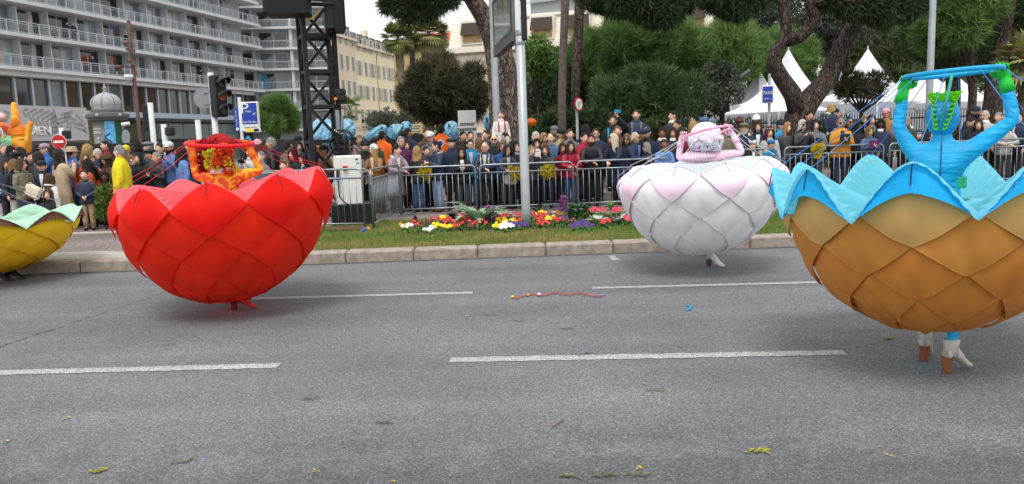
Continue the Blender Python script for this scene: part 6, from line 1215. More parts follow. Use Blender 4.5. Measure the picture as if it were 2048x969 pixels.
def person(row):
    P_ = [x.strip() for x in row.split('|')]; u, v, D = map(float, P_[0].split()); pose, yaw, hy = P_[1].split(); style, hcol, skin = P_[2].split(); cc = P_[3].split(); coat, trou = cc[0], cc[1]; ex = dict((e.split(':')+[''])[:2] for e in P_[4].split()); label = P_[5]
    g = np.random.default_rng(int(u*3+v)); yaw = R(float(yaw)); hy = R(float(hy)); hd = P(u, v, D); V0, F0, I0, mask, hc = template(pose); gr = gz(hd.x, hd.y) if 'z' not in ex else float(ex['z'])
    if pose == 'S': s = .74; z0 = hd.z-hc[2]*s; hs = .88
    elif pose == 'K': s = .95; hs = .98; z0 = hd.z-(hc[2]*s); z0 = gr if abs(z0-gr) < .25 else z0; s = (hd.z-z0)/hc[2]
    else:
        s = (hd.z-gr-.065)/(1.51+.053); s = max(.6, min(1.12, s)); hs = (.55+.45*s)*1.12; z0 = hd.z-(1.51*s+.105*hs)
        if z0 > gr+.06: RAISE.append((hd.x, hd.y, z0, label))
    neck = np.array([hc[0], hc[1]*1.0, hc[2]-.105]); cy, sy = math.cos(hy), math.sin(hy); RZ = np.array([[cy, -sy, 0], [sy, cy, 0], [0, 0, 1]]); hcen = neck*s+np.array([0, 0, .105*hs]); pit = float(ex.get('pit', 0) or 0); cp, sp = math.cos(R(pit)), math.sin(R(pit)); RX = np.array([[1, 0, 0], [0, cp, -sp], [0, sp, cp]])
    hx = lambda A: (np.asarray([tuple(a) for a in A], float)*hs)@(RZ@RX).T+hcen
    V = V0*s; V[mask] = hx(V0[mask]-0 if False else V0[mask])
    wide = float(ex.get('w', 1) or 1); off = Vector((hcen[0], hcen[1], 0)); off.rotate(Matrix.Rotation(yaw, 3, 'Z')); loc = (hd.x-off.x, hd.y-off.y, z0)
    root = link('person', mesh('person', V.tolist(), F0, I0, True), [SM[skin], EYEW, EYE, BROW, LIP], None, loc); root.rotation_euler = (0, 0, yaw); tag(root, label, 'person', ex.get('group', '').replace('_', ' ') or None)
    def kid(name, m, mat, smooth=True, head=False):
        A = hx(m.V) if head else np.asarray([tuple(a) for a in m.V], float)*s
        return link(name, mesh(name, A.tolist(), m.F, m.I, smooth), mat, root)
    dz = -.55 if pose == 'K' else (-.93 if pose == 'S' else 0); ctype = coat.split(':')[1] if ':' in coat else ''; cn = coat.split(':')[0]; hem = .46 if 'L' in ctype else (.98 if pose in 'KS' else .80); mt = pmz(cn) if 'P' in ctype else cm(cn)
    # jacket
    m = MB(); zz = np.arange(hem, 1.40, .055 if 'P' in ctype else .12).tolist()+[1.40, 1.44, 1.475, 1.50]; rr = []
    for i, z in enumerate(zz):
        rx = np.interp(z, [.45, .8, 1.0, 1.2, 1.35, 1.40, 1.44, 1.475, 1.5], [.25, .22, .20, .215, .215, .20, .16, .11, .085])*wide*1.04; ry = np.interp(z, [.45, .8, 1.0, 1.25, 1.40, 1.44, 1.5], [.165, .15, .138, .145, .115, .10, .07])*wide
        if 'P' in ctype and z < 1.42: b = 1.05 if i % 2 else .97; rx *= b; ry *= b
        else: rx *= 1+.02*g.normal(); ry *= 1+.03*g.normal()
        rr.append((0, lean(pose, z), z+dz, rx, ry))
    m.rings(rr, 14); 
    for s_, e_, w_ in arms(pose):
        q = Vector((0, lean(pose, s_.z), dz)); q2 = Vector((0, lean(pose, 1.45 if pose != 'A' else 1.2), dz)); a, b, c = s_+q, e_+q2, w_+q2; pts = [a+Vector((-.06 if a.x > 0 else .06, 0, -.01)), a+Vector((0, 0, -.025)), lerp(a, b, .35), lerp(a, b, .7), b, lerp(b, c, .35), lerp(b, c, .7), lerp(b, c, .97)]; rd = [.06, .080, .076, .068, .066, .06, .054, .045]
        if 'P' in ctype: rd = [r_*(1.08 if i % 2 else .98) for i, r_ in enumerate(rd)]
        m.tube(pts, [r_*wide for r_ in rd], 9)
    kid('rescue_jacket' if cn == 'vest' else 'jacket', m, mt)
    if 'in' in ex:
        m = MB(); zs = [1.12, 1.22, 1.34, 1.46]; m.add([(sx*{1.12: .006, 1.22: .022, 1.34: .04, 1.46: .05}[z], lean(pose, z)-np.interp(z, [.45, .8, 1.0, 1.25, 1.40, 1.46], [.165, .15, .138, .145, .115, .095])*wide-.008, z+dz) for z in zs for sx in (-1, 1)], [(2*i, 2*i+1, 2*i+3, 2*i+2) for i in range(3)]); kid('shirt', m, cm(ex['in']), False)
    m = MB(); m.tube([(0, lean(pose, 1.47), 1.45+dz), (0, lean(pose, 1.5), 1.49+dz), (0, lean(pose, 1.53)-.005, 1.535+dz)], [.092, .078, .070], 12, False); solid(kid('scarf' if 'scarf' in ex else 'collar', m, cm(ex['scarf']) if 'scarf' in ex else mt), .02)
    if 'scarf' in ex: m = MB(); m.rings([(0, lean(pose, 1.47), 1.44+dz, .10, .095), (0, lean(pose, 1.47), 1.48+dz, .115, .11), (0, lean(pose, 1.5), 1.53+dz, .085, .085)], 12); kid('scarf', m, cm(ex['scarf']))
    if 'hood' in ex: m = MB(); m.tube([(.13*math.cos(a)*1.0, lean(pose, 1.45)+.02+.125*math.sin(a), 1.475+dz+.03*math.sin(a)) for a in [-.5+4.2*i/12 for i in range(13)]], [.035]*13, 8); kid('hood', m, cm(ex['hood']))
    if 'pack' in ex:
        m = MB()
        for sg in (-1, 1): m.tube([(sg*.10, lean(pose, 1.2)-.14*wide, 1.12+dz), (sg*.105, lean(pose, 1.35)-.135*wide, 1.33+dz), (sg*.105, lean(pose, 1.45)-.06, 1.455+dz), (sg*.09, .1, 1.40+dz)], [.024]*4, 6)
        m.bbox((0, .2+lean(pose, 1.3), 1.25+dz), (.27, .15, .38), .04); kid('backpack', m, cm(ex['pack']), False)
    if 'chest' in ex: m = MB(); m.disc((0, .142*wide, 1.31), .085, (0, 1, 0), 18, .012); m.m = 1; m.disc((0, .150*wide, 1.31), .055, (0, 1, 0), 16, .01); kid('round_emblem', m, [WHS, BLUE], False); m = MB(); m.rings([(0, 0, z, .205*wide, .152*wide) for z in (.95, 1.03)], 16, False); kid('reflective_band', m, M('reflective_silver', '#d2d4d0', .3), True)
    # trousers and shoes
    m = MB()
    for sg in (-1, 1):
        if pose == 'K': m.tube([(sg*.08, 0, .38), (sg*.14, -.36, .42), (sg*.13, -.24, .12)], [.11, .08, .065], 9)
        elif pose == 'S': m.tube([(sg*.08, 0, 0), (sg*.13, -.30, -.02), (sg*.13, -.30, -.30)], [.10, .07, .055], 9)
        else: m.tube([(sg*.075, 0, .96), (sg*.085, 0, .86), (sg*.098, -.01, .5), (sg*.10, 0, .3), (sg*.10, .015, .075)], [.095, .108, .078, .072, .07], 9)
    if pose not in 'KS': m.rings([(0, 0, z, .165, .125) for z in (.82, .92, 1.04)], 12)
    kid('trousers', m, cm(trou))
    for sg in (-1, 1):
        y, z = ((-.27, .05) if pose == 'K' else (-.36, -.36) if pose == 'S' else (-.055, .045)); m = MB(); m.ball((sg*.105, y, z), (.05, .135, .048), 10, 6); kid('shoe', m, cm(ex.get('shoe') or 'black'))
    # hair, headwear, face things
    if style != 'x':
        kid('hair', hairmesh(style, g), HM[hcol], True, True)
    for kx in ('cap', 'beanie', 'beret', 'bucket', 'scarfhead', 'crown', 'band'):
        if kx not in ex: continue
        m = MB(); mc = cm(ex[kx]); nm = {'cap': 'cap', 'beanie': 'beanie', 'beret': 'flat_cap', 'bucket': 'brimmed_hat', 'scarfhead': 'headscarf', 'crown': 'crown', 'band': 'headband'}[kx]
        if kx == 'cap': m.rings([(0, 0, .03, .085, .105), (0, 0, .08, .083, .103), (0, 0, .115, .066, .085), (0, 0, .135, .02, .03)], 16); m.add([(math.cos(a)*.075, -.085-abs(math.sin(a))*.0, .04) for a in (0, .8, 1.57, 2.3, 3.14)]+[(math.cos(a)*.075, -.09-math.sin(a)*.085, .03) for a in (0, .8, 1.57, 2.3, 3.14)], [(i, i+1, i+6, i+5) for i in range(4)])
        elif kx == 'beanie': m.rings([(0, .01, .02, .088, .108), (0, .01, .055, .09, .11), (0, .01, .06, .085, .104), (0, .012, .11, .074, .092), (0, .015, .145, .04, .05), (0, .015, .155, .01, .012)], 16)
        elif kx == 'beret': m.rings([(0, 0, .045, .083, .102), (0, -.01, .075, .105, .125), (0, -.01, .10, .10, .12), (0, 0, .125, .05, .06)], 16)
        elif kx == 'bucket': m.rings([(0, 0, .03, .15, .165), (0, 0, .045, .085, .105), (0, 0, .11, .078, .096), (0, 0, .135, .06, .08), (0, 0, .14, .01, .01)], 18)
        elif kx == 'scarfhead':
            k_ = hairmesh('m', g); m = k_; m.ball((0, .02, -.12), (.1, .1, .06), 12, 7)
        elif kx == 'crown':
            for i in range(12): a = 2*PI*i/12; b = 2*PI*(i+1)/12; z1 = .14 if i % 2 else .11; z2 = .11 if i % 2 else .14; m.add([(math.cos(a)*.088, math.sin(a)*.105, .05), (math.cos(b)*.088, math.sin(b)*.105, .05), (math.cos(b)*.092, math.sin(b)*.11, z2), (math.cos(a)*.092, math.sin(a)*.11, z1)], [(0, 1, 2, 3)])
        else: m.rings([(0, 0, .045, .085, .105), (0, 0, .075, .083, .102)], 16, False)
        o = kid(nm, m, mc, True, True)
        if kx in ('crown', 'cap', 'band'): solid(o, .004)
    if 'sg' in ex or 'gl' in ex:
        m = MB()
        for sg in (-1, 1):
            if 'sg' in ex: m.disc((sg*.033, -.100, .016), .026, (0, -1, 0), 12, .008)
            else: m.tube([(sg*.033+math.cos(a)*.024, -.102, .016+math.sin(a)*.02) for a in [2*PI*i/10 for i in range(11)]], .0032, 4, False)
            m.beam((sg*.058, -.098, .02), (sg*.076, .0, .02), .005)
        m.beam((-.01, -.104, .02), (.01, -.104, .02), .006); kid('sunglasses' if 'sg' in ex else 'glasses', m, BLACKM, False, True)
    if 'beard' in ex: m = MB(); m.rings([(0, -.035, -.125, .03, .05), (0, -.037, -.10, .052, .060), (0, -.022, -.068, .070, .071), (0, -.0, -.03, .0745, .07)], 14, False); kid('beard', m, HM[ex['beard'] or hcol], True, True); m = MB(); m.box((0, -.093, -.043), (.05, .012, .012)); kid('moustache', m, HM[ex['beard'] or hcol], False, True)
    if 'mask' in ex: m = MB(); m.ball((0, -.07, -.05), (.058, .038, .05), 10, 7); kid('face_mask', m, cm(ex['mask']), True, True)
    if 'green' in ex: m = MB(); m.ball((0, -.072, .018), (.062, .03, .03), 10, 6); kid('party_mask', m, M('mask_green', '#6f9a3a', .6, .3, 30), True, True)
    if 'flw' in ex:
        m = MB()
        for i in range(12): a = i*.52; m.ball((math.cos(a)*.07, math.sin(a)*.09-.01, .10), (.012, .012, .012), 6, 4)
        kid('hair_flowers', m, cm('cream'), False, True)
    mw = Matrix.Translation(loc) @ Matrix.Rotation(yaw, 4, 'Z')
    for kx in ex:
        if kx in ('ph', 'tab', 'camera', 'leaf', 'mim', 'bag', 'tote'):
            short = shorten(label)
            q = {'C': (0, -.335, 1.44), 'E': (.11, -.2, 1.84), 'F': (0, -.32, 1.28), 'B': (.10, -.42, 1.18)}.get(pose, (.26, -.12, .86)); m = MB(); md = True
            if kx == 'ph': m.bbox(mw@Vector([c*s for c in q]), (.085 if pose != 'E' else .16, .012, .16 if pose != 'E' else .085), .005, yaw); nm, cat = 'phone', 'phone'
            elif kx == 'tab': m.bbox(mw@Vector([c*s for c in q]), (.24, .015, .19), .006, yaw); nm, cat = 'tablet', 'tablet'
            elif kx == 'camera': c = mw@Vector([c*s for c in q]); m.bbox(c, (.14, .06, .10), .01, yaw); d_ = mw.to_3x3()@Vector((0, -1, 0)); m.tube([c, c+d_*.1], .038, 10); nm, cat = 'camera', 'camera'
            elif kx == 'leaf': m.bbox(mw@Vector([c*s for c in q]), (.16, .012, .22), .003, yaw); nm, cat = 'leaflet', 'leaflet'
            elif kx == 'mim':
                c = mw@Vector((.12*s, -.46*s, 1.02*s)); t = empty('mimosa_bunch', c-Vector((0, 0, .18)), 'yellow mimosa bunch held by the '+short, 'flowers', 'mimosa bunches in the crowd'); gg = np.random.default_rng(int(u)); MB().tube([c+Vector((0, 0, .12)), c-Vector((0, 0, .1))], [.02, .03], 6).obj('stalks', M('stem_green', '#5b6b2c', .8), t)
                leafcloud('flower_heads', [tuple(c+Vector(gg.normal(size=3)*.07))+(.075,) for _ in range(9)], 420, .05, M('mimosa_flower', '#e8c414', .8, .2, 20, trans=.2, tone='#a8a021'), t, .6, 2, -.2); continue
            elif kx == 'bag': c = mw@Vector((.05*s, -.22*s, .86*s)); m.bbox(c, (.30, .10, .26), .04, yaw); m.tube([c+Vector((-.12, 0, .12)), mw@Vector((-.05*s, -.16*s, 1.38*s))], .01, 5); nm, cat = 'shoulder_bag', 'bag'
            else: c = mw@Vector((-.05*s, -.30*s, 1.0*s)); m.bbox(c, (.36, .10, .28), .05, yaw, rot=Matrix.Rotation(.5, 3, 'Y')); nm, cat = 'tote_bag', 'bag'
            if md: tag(m.obj(nm, cm(ex[kx] or 'black')), ('%s held by the ' % nm.replace('_', ' '))+short, cat)
    return root
ROWS = '''
8 300 18.6|A 30 20|s g f|char navy||grey haired man far back at the left edge before the orange sculpture
22 304 17.8|A 160 0|s k f|black navy||dark haired man seen from behind at far left near the green coral
12 331 16.9|A 25 10|l d t|navy black|scarf:dgrey|brown haired woman in navy coat at left edge above the mint pleats
28 332 16.5|A 60 15|m l f|black lgrey|in:purple|light brown haired woman in profile with purple lapels at far left
43 331 16.2|D 75 10|m b f|olive:P navy|hood:olive tote:cream|woman in padded olive grey coat carrying a cream tote bag
31 316 17.6|A 170 0|s k f|black black|beret:black|person in black beret seen from behind at far left
60 317 17.9|A 30 20|s d f|char black||young man with dark quiff behind woman in olive coat
76 317 17.4|A -60 -15|m d f|char black|scarf:grey|dark haired woman in profile looking up at left
41 307 18.8|A 150 0|m d f|dgrey black||person with dark hair seen from behind under the orange sculpture
84 334 16.6|A 10 10|s k f|navy navy|cap:black in:white|boy in black cap and navy sweater with white collar
76 300 19.2|A 170 0|s k f|black black||dark head far back left of no entry sign
90 300 18.8|C -40 0|s b f|blue navy|cap:mauve camera:white|person in mauve cap aiming a white camera below no entry sign
118 312 16.5|C 150 20|l d f|beige:L black|leaf:lblue|long haired woman in beige trench coat holding up a blue leaflet
144 307 17.2|A 120 20|s b f|blue navy|bucket:khaki pack:khaki|person in pale brimmed hat with backpack at left
99 360 16.0|A 165 0|m b f|white:P black|hood:white|child in white puffer coat seen from behind
97 393 15.2|K 10 0|l b f|black black|ph:lgrey|woman crouching low filming with phone before the child in white
170 318 16.9|A 20 15|l l f|orange brown||woman with long light brown hair in orange coat behind boy in parka
175 331 16.5|A -55 -20|l k t|orange black||black haired woman in rust orange coat looking left behind parka boy
169 351 16.1|D 12 0|s d f|navy:P khaki|hood:camel shoe:black|boy in navy parka with fur collar and beige trousers standing in front
196 310 17.5|A 45 15|s h f|navy black|gl|silver haired man with glasses smiling behind parka boy
175 303 18.4|A 170 0|c o f|camel black||tousled blond head seen from behind in left crowd
212 321 17.0|C -20 0|l b f|brown black|bucket:brown camera:black|woman in brown brimmed hat with camera left of yellow jacket man
211 292 19.0|A -50 0|s d f|dkred black|z:.42|dark haired man in red top raised above the left crowd
239 305 15.0|A -75 -20|s g f|yellow jean|shoe:white w:1.2|grey haired man in bright yellow jacket and jeans standing before left crowd
210 356 16.3|A 15 0|a k k|black black|shoe:dkred|dark skinned child in black coat and red shoes beside yellow jacket man
262 322 16.6|A 110 10|b l f|black black||woman with tied light brown hair in black coat right of yellow jacket
276 319 17.0|A 5 0|l k f|black black||pale woman with long black hair in black between yellow jacket and cords
273 297 17.9|A -60 0|a k k|navy black|gl|dark skinned man with glasses looking left above the crowd
252 303 18.5|A 30 0|s b f|grey black|cap:yellow|person in yellow cap behind the yellow jacket man
297 296 18.3|A -70 0|s g f|grey black|beret:grey|man in grey flat cap looking left behind the cords
302 311 17.2|A -40 0|s k t|dgrey black|beret:black|man in dark flat cap looking left before the man with tablet
313 317 16.7|F -20 -10|s g t|black:P black|tab:black|grey haired man in black puffer holding up a black tablet
320 299 18.2|A -15 0|s d f|char black||dark haired man looking toward parade left of white cap photographer
338 297 17.4|C -10 0|s d t|lblue black|cap:white camera:black beard:k|bearded man in white cap photographing with black camera
362 307 16.6|A -50 -20|l k t|lblue:P black|scarf:black pit:-18|woman in pale blue puffer with black scarf gazing upward
378 300 17.6|C -25 0|s k f|navy:P black|ph:black|person in navy jacket holding a phone high behind red hat
420 302 18.2|A 10 0|s d f|char black||dark haired person behind the red net hat
456 318 17.4|A 30 0|m d f|navy black|hood:navy|person with dark bob behind the red dancer right shoulder
500 306 17.6|C -20 0|l b f|white:P black|camera:black|woman in white fluffy hooded jacket with camera right of red dancer
542 288 17.2|A -75 -5|s g t|black:P black|hood:navy|grey cropped man in black puffer looking left beside the red dancer
517 293 18.2|A 160 0|m b f|char black|beanie:pink|person in pink woollen hat seen from behind
522 315 16.9|A -30 0|s g f|grey black|mask:lgrey|person with masked face below the pink woollen hat
586 311 17.2|C -30 0|m d f|black black|scarfhead:dkred ph:pink|woman in dark red headscarf holding a pink phone
601 321 17.4|A 10 0|m d f|char black|in:white scarf:cream|woman with white polo neck beside the truss tower left leg
577 292 18.3|A 150 0|s d f|olive black||dark haired man seen from behind above the red headscarf
598 295 18.8|A 20 0|m k f|grey black||dark haired woman behind truss left leg
597 284 19.6|A 160 0|s k f|black black|cap:black|person in black cap far back beside the truss
567 333 16.7|A 0 0|s b f|navy navy||small brown haired child behind first barrier rail
619 293 18.8|A 10 0|s b f|navy black||man partly hidden inside the truss lattice
648 302 18.6|A -40 -10|s k t|camel black|cap:black scarf:camel|man in black cap and brown scarf seen through the truss
636 292 19.3|A 20 0|m b f|camel black|beanie:brown|person in brown beanie seen through the truss
709 304 17.5|A 15 0|m g f|grey black|gl|grey haired woman with glasses peering over the white cabinet
729 294 17.9|A 25 0|s k f|black black|beanie:black|man in black beanie behind white cabinet
747 302 17.55|B -25 -10|l o f|camel black|beanie:white in:cream|woman in white beanie and camel coat resting on barrier
720 282 18.8|C -10 0|s g f|grey black|ph:red|grey haired man holding a red phone above black beanie
749 286 18.9|A 150 0|s d f|green black|hood:green|person in dark green hooded coat seen from behind
764 273 21.5|A 160 0|s k t|vest navy||rescue worker in orange jacket seen from behind near blue wrapped float
793 302 17.45|B 35 40|s k f|mauve:L black|hood:white in:white|young man in long mauve parka with white hood leaning on barrier
802 285 18.0|A 25 10|s g f|purple black|gl|grey haired woman with glasses in purple jacket behind mauve parka
814 293 18.5|A 10 0|l d f|dgrey black||dark haired woman behind purple jacket
816 267 22|A 150 -30|s k t|navy navy||rescue worker in navy and orange uniform before round wrapped float
804 273 22.5|A 160 0|s k f|black black|beanie:black|person in black woollen cap beside navy rescue worker
834 305 17.6|A 165 0|m o f|black:P jean||woman with blond bob in black jacket seen from behind at barrier
861 276 18.6|A -20 0|s b f|grey black|cap:white gl|man in white baseball cap left of orange rescue vest
853 268 19.4|A 30 0|s b f|brown black||brown haired man hidden behind white baseball cap
852 304 17.9|C 40 0|s d f|char black|camera:black|person filming with a large black camera beside navy parka man
872 294 17.45|F -55 -20|s d f|navy:P ljean|gl hood:khaki mim:yellow w:1.1 shoe:brown|man in navy parka and pale jeans holding mimosa over barrier
882 260 20.5|A 175 0|s k n|vest navy|chest w:1.15|rescue worker in orange vest with round white emblem on back
902 288 17.9|A 5 5|s g f|navy black|beret:char ph:dkred|older man in dark flat cap and navy jacket
923 307 17.4|F 5 0|c d f|black dgrey|gl ph:lgrey in:white|woman with curly dark hair and glasses in black fleece at barrier
926 274 18.9|A 35 0|s k t|black black|hood:black|dark haired man in black hooded coat left of notice board base
941 274 19.3|A 10 0|s b f|lgrey black||short brown haired young man under the notice board
941 291 17.9|A 5 0|b d f|teal denim|gl hood:teal in:lgrey|woman with glasses and bright blue jacket behind curly haired woman
970 296 17.4|B -10 -5|r g f|navy:P black|gl pack:lgrey in:cream w:1.15|balding man with glasses in navy puffer leaning arms crossed
958 288 18.6|A 160 0|l l f|camel black||light brown haired woman seen from behind between two men
972 272 19.2|A -30 0|s b f|dgrey black||ruddy faced man behind the bald man with sunglasses
988 281 18.3|A 0 0|x k f|black navy|sg scarf:char|bald man with round sunglasses and dark collar
998 264 18.9|A 10 0|s k t|black black|beard:k|dark bearded man carrying boy on shoulders before the pine
1001 233 18.7|S 15 -25|s l f|white:P lgrey|pack:red|boy in white padded coat sitting on shoulders before pine trunk
1010 277 18.6|A -60 0|s d f|navy black|gl|dark haired man with glasses in profile below the boy
1005 295 17.9|A 0 0|m l f|blue black|gl|woman with glasses in blue behind the smiling woman
1014 302 17.4|B 20 10|m d f|char:P dgrey|gl mim:yellow bag:lgrey in:lgrey|smiling dark haired woman with glasses holding mimosa and grey bag
1032 296 17.7|A 20 0|l k f|black black|mask:pink scarf:lgrey|black haired woman with pale mask left of silver post
1071 275 18.7|A -50 0|s h f|grey black||white haired man in profile just right of silver post
1073 290 18.0|A 10 0|m k f|white black|scarf:white|smiling black haired woman with white scarf right of silver post
1064 304 17.5|C 20 0|s o f|dgrey black|camera:black|small blond boy with camera right of silver post
1091 302 17.4|B -15 0|m b f|char:P navy|mim:yellow|woman with brown bob in charcoal puffer leaning beside mimosa
1088 278 18.9|A 15 0|m o f|camel black|gl|blond woman behind man with grey scarf
1101 278 18.4|A -10 0|r d f|denim black|scarf:grey|balding man with grey patterned scarf and blue coat
1122 270 18.9|A 25 5|s g t|khaki black|cap:black|grey bearded man in black cap behind balding scarfed man
1109 264 19.6|A 150 0|s g f|dgrey black|cap:grey|person in grey cap far behind
1140 270 18.6|A 10 0|s b f|grey black|in:teal|young man with short hair holding camera behind red jacket
1125 298 17.8|A 10 0|m d t|dkred black||dark haired woman in dark red behind woman in bright red jacket
1141 295 17.4|B 10 0|l d f|red:P jean|scarf:dkred|long haired woman in crimson jacket and jeans with arms folded on barrier
1168 277 18.5|C 30 0|s d f|red black|ph:black|person in red sleeve holding a black phone up behind crimson jacket
1183 281 17.45|B -10 -5|s k t|black:P black|beard:k w:1.1|bearded man in black quilted jacket with folded arms
1191 269 18.6|A 5 0|s b f|navy black|gl scarf:grey|young man with glasses behind bearded man
1171 262 19.4|A 150 0|m k f|black black||dark head far behind crimson jacket woman
1227 280 17.5|B -50 -15|l w f|navy:L navy|scarf:black|woman with long white blond hair in dark navy coat
1226 243 20.2|E -10 0|s b f|black black|ph:cyan pack:cyan|raised man in black holding a phone overhead
1235 264 19.0|A -10 0|s l f|brown black||fair haired man behind white blond woman
1272 231 20.2|A -5 -10|s d f|navy:P black|pack:grey|raised man in navy puffer with backpack straps standing above crowd
1254 280 18.3|A -20 0|m l f|black black|sg|woman with brown hair and wraparound sunglasses
1271 277 17.6|B 40 25|r h t|navy black|sg in:lblue w:1.15|bald tanned man with sunglasses in navy jacket and lilac shirt
1294 267 18.2|A -40 0|s g f|black black|beret:navy pit:25|man in large navy flat cap looking down
1282 271 18.8|A 10 0|s b f|navy black|cap:navy|person in navy baseball cap behind the flat cap man
1293 297 17.6|A -60 0|m g f|navy black|gl|older woman with grey bob looking left at barrier
1324 268 18.0|A -10 0|a k n|navy black|scarf:cream|young dark skinned person with short curls and cream scarf
1328 290 17.5|B -5 0|b k n|lblue grey|scarf:olive|girl with tied black hair and pale blue jacket leaning on barrier
1346 268 18.0|A -15 0|l d t|black black|scarf:white|dark haired woman with white scarf left of pink hoop
1362 268 18.3|A 5 0|m d t|dkred black||woman with dark red brown hair behind pink glove
1346 233 20.0|A -55 -20|b k f|char:P black|scarf:white hood:char|raised woman with dark bun in charcoal hooded coat looking left
1354 252 18.8|A -50 0|s k t|navy black||young man with short dark hair in profile below raised woman
1386 256 18.8|A 160 0|c o f|khaki black||curly blond head behind the white wig
1408 247 18.8|A 60 0|s g f|denim black|cap:denim|older man in blue cap behind the white wig
1453 254 18.8|A -30 0|s b f|char black||brown haired man behind pink raised glove
1449 263 18.2|A -20 0|m d t|olive green|scarf:olive|dark haired woman in camouflage coat behind pink arm
1488 258 18.1|A -15 0|s g f|navy black|beret:olive gl beard:h hood:cream|grey bearded man in olive flat cap and navy jacket
1479 247 19.0|A 165 0|s b f|brown black|beanie:brown|person in brown fur hat seen from behind
1516 256 18.3|A -15 0|l d f|navy black|in:white|young woman with long brown hair in navy sweatshirt
1513 243 19.0|A 150 0|m b f|grey black|beanie:white|person in tall white hat behind young brown haired woman
1539 267 18.1|A 0 0|c r f|lgrey black|flw in:lgrey|woman with curly crimson wig and flowers in pale grey coat
1542 291 18.0|A 5 0|s d t|cyan cyan|crown:cyan|child in blue crown and blue cape at barrier
1505 292 17.9|F 0 0|s d f|black black|crown:white in:white|child in white paper crown covering its mouth
1563 252 18.8|A 20 0|s k f|cyan black|beanie:black gl|person in black beanie with glasses and blue scarf
1575 257 18.4|A 5 0|l o f|char:P black|scarf:black|wavy blond haired woman in charcoal puffer
1605 252 18.3|C 10 0|m h f|char:P black|sg ph:dgrey mim:yellow|white haired woman with sunglasses filming with phone
1618 234 19.4|A 20 0|s k t|black black||black haired man behind white haired woman
1631 252 18.4|F -5 0|l k f|grey dgrey|camera:black|black haired smiling woman in grey jacket with small camera
1663 219 18.6|S 30 20|m o f|navy:P navy|hood:cream|child with pale fur hood on shoulders before twisted pine
1671 229 18.9|A 60 20|s k t|navy black||black haired man in profile under the fur hooded child
1682 248 18.25|F -5 -5|s g t|mustard:P navy|sg in:black hood:mustard w:1.15 tab:black|grey haired man with sunglasses in mustard puffer jacket
1699 246 18.9|A 5 0|s k t|black black|sg|dark haired person with sunglasses behind mustard jacket
1718 254 18.8|A 0 0|c k k|black black|mim:yellow|dark skinned woman with big black hair and yellow mimosa
1739 264 18.25|F 0 0|l l f|denim black|green tab:purple|girl in green eye mask holding a purple tablet
1731 242 19.4|A -20 0|m o f|lblue black||fair haired child in striped top far behind
1743 242 19.2|A 0 0|m d f|grey black||dark haired woman behind girl in green mask
1762 250 18.5|A -30 0|l k k|navy black|scarf:white|dark skinned woman in navy hood with white collar
1772 229 19.4|A -50 0|s b t|camel black|cap:pink|bearded man in pale pink cap left of blue arm
1813 244 18.4|A -25 -10|s g t|green black|gl in:navy hood:white|grey haired man with glasses framed by the blue dancer left arm
1837 271 18.3|A -5 0|s d f|black black|band:cyan|small boy with blue headband under the blue left arm
1863 247 18.6|F -20 0|l k t|black black|ph:lgrey|woman with long black hair and phone behind blue cap
1952 225 19.2|A -20 0|s d t|navy black|cap:navy beard:d|goateed man in navy flat cap right of blue cap
1970 233 18.8|A -60 0|s h f|lgrey black|gl scarf:white|woman with cropped silver hair and white scarf
1957 251 18.3|F -30 0|m d f|black denim|scarf:black|girl with dark hair and black scarf touching her face
1941 246 18.6|A 20 0|b d f|black black|pit:20|woman with dark bun looking down beside the girl
1997 236 18.8|A -60 0|s g f|grey black||grey haired person behind the blue right arm
2034 240 18.4|A -70 0|s h f|navy black|gl in:white|silver haired man in navy blazer at the right edge
2034 222 19.4|A -30 0|l b f|brown black||woman with long brown hair at right edge
2014 252 18.4|B -20 0|m g f|lgrey:P dgrey||person in pale grey puffer leaning on the right edge barrier
'''
for r_ in ROWS.strip().splitlines(): person(r_)
# low ledges for those who stand above the rest
def ledge(u0, u1, D, depth, z, label):
    a, b = P(u0, 300, D), P(u1, 300, D); n = max(1, int((b.x-a.x)/.8)); t = empty('planter_wall', ((a.x+b.x)/2, D, .15), label, 'low wall')
    for i in range(n): x0 = lerp(a.x, b.x, i/n); x1 = lerp(a.x, b.x, (i+1)/n); MB().bbox(((x0+x1)/2, D, (z+.1)/2), (x1-x0-.012, depth, z-.1), .015).obj('stone', KST, t)
RZ_ = [q for q in RAISE]
for i, (x, y, z, lb) in enumerate(RZ_):
    if 'shoulders' in lb: continue
    g0 = gz(x, y); 
    if z-g0 < .45 and not lb.startswith('raised'): 
        t = MB().bbox((x, y, (z+g0)/2), (.46, .42, z-g0), .012); tag(t.obj('step_block', CONC), 'low concrete block under the '+' '.join(lb.split()[:8]), 'block')
zr = [z for x, y, z, l in RZ_ if l.startswith('raised')]
if zr: ledge(1195, 1375, 20.25, .6, min(zr), 'low stone planter wall with spectators standing on it')
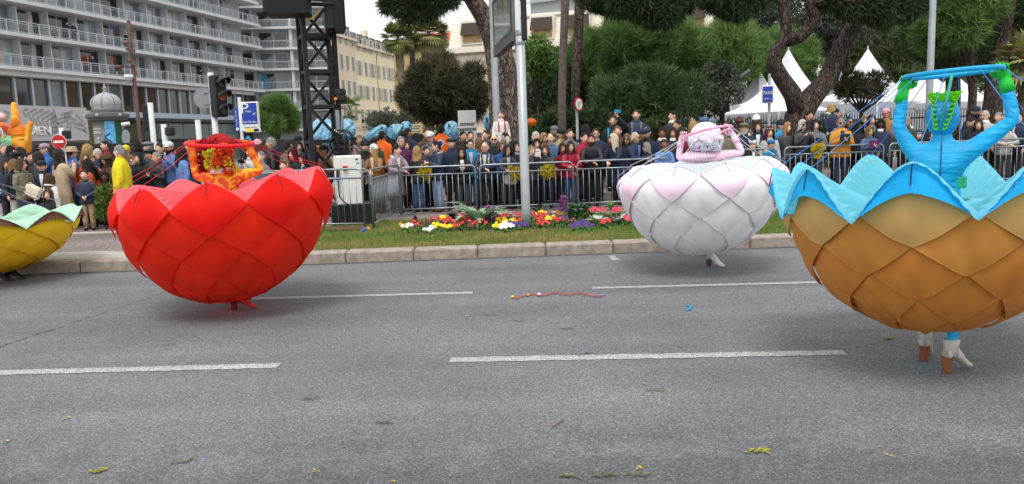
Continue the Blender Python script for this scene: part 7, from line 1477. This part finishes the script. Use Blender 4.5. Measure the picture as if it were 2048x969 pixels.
# balcony spectators
def balcony(u, lvl, sx, spec, label):
    f = Facade(a_hot, ang_hot, None); p = f.at(sx, -.45, ZS[lvl]); d = p-CAM; du = CROT.transposed()@d; uu = CX+FPX*du.x/-du.z; vv = CY-FPX*(du.y+1.5*0)/-du.z
    hd = p+Vector((0, 0, 1.62)); dh = CROT.transposed()@(hd-CAM); person('%f %f %f|%s|z:%f|%s' % (CX+FPX*dh.x/-dh.z, CY-FPX*dh.y/-dh.z, hd.y, spec, ZS[lvl], label))
a_hot, ang_hot = P(0, 300, D0), ang0
def s_of(u):    # distance along the facade seen at picture column u
    best = min(np.linspace(0, LN, 400), key=lambda q: abs((lambda c: CX+FPX*c.x/-c.z)(CROT.transposed()@(Facade(a_hot, ang_hot, None).at(q, -.45, 11)-CAM))-u)); return best
balcony(0, 1, s_of(141), 'A 60 0|s b f|black black', 'person in black at the second balcony rail, left of a pair'); balcony(0, 1, s_of(153), 'A 40 0|s h f|navy navy', 'silver haired person in navy at the second balcony rail, right of a pair')
balcony(0, 1, s_of(259), 'A 50 0|s k f|black black', 'lone person in black on the second balcony beside the brown mast'); balcony(0, 0, s_of(186), 'A 50 0|x k f|navy navy', 'bald person in dark coat leaning on the first balcony rail'); balcony(0, 0, s_of(402), 'E 50 0|s d f|black black', 'far person with raised arms on the first balcony left of traffic light')
# extra mimosa foliage beside the yellow jacket man, held low
c = G(222, 428, .9); c = P(215, 395, 15.6); t = empty('mimosa_bunch', (c.x, c.y, c.z-.35), 'large leafy green mimosa bunch hanging beside the yellow jacket man', 'flowers', 'mimosa bunches in the crowd')
leafcloud('foliage', [(c.x+.03*i*(-1)**i, c.y, c.z-.08*i+.1, .15-.01*i) for i in range(6)], 700, .11, M('leafy_green', '#3f5a24', .8, .3, 10, trans=.15, tone='#6d7f30'), t, .35, 2, -.3); MB().tube([c+Vector((0, 0, .25)), c-Vector((0, 0, .3))], [.02, .03], 6).obj('stalks', M('stem_green', '#5b6b2c', .8), t)

# ---- number the look-alikes from left to right
ORD = 'first second third fourth fifth sixth seventh eighth ninth tenth eleventh twelfth thirteenth fourteenth fifteenth sixteenth seventeenth eighteenth nineteenth twentieth'.split()
bylab = {}
for o in COL.objects:
    if o.parent is None and o.get('label'): bylab.setdefault(o['label'], []).append(o)
for lab, os_ in bylab.items():
    if len(os_) < 2: continue
    def uu(o): c = CROT.transposed()@(o.location-CAM); return c.x/-c.z
    for i, o in enumerate(sorted(os_, key=uu)): o['label'] = lab+', '+ORD[min(i, 19)]+' from the left'
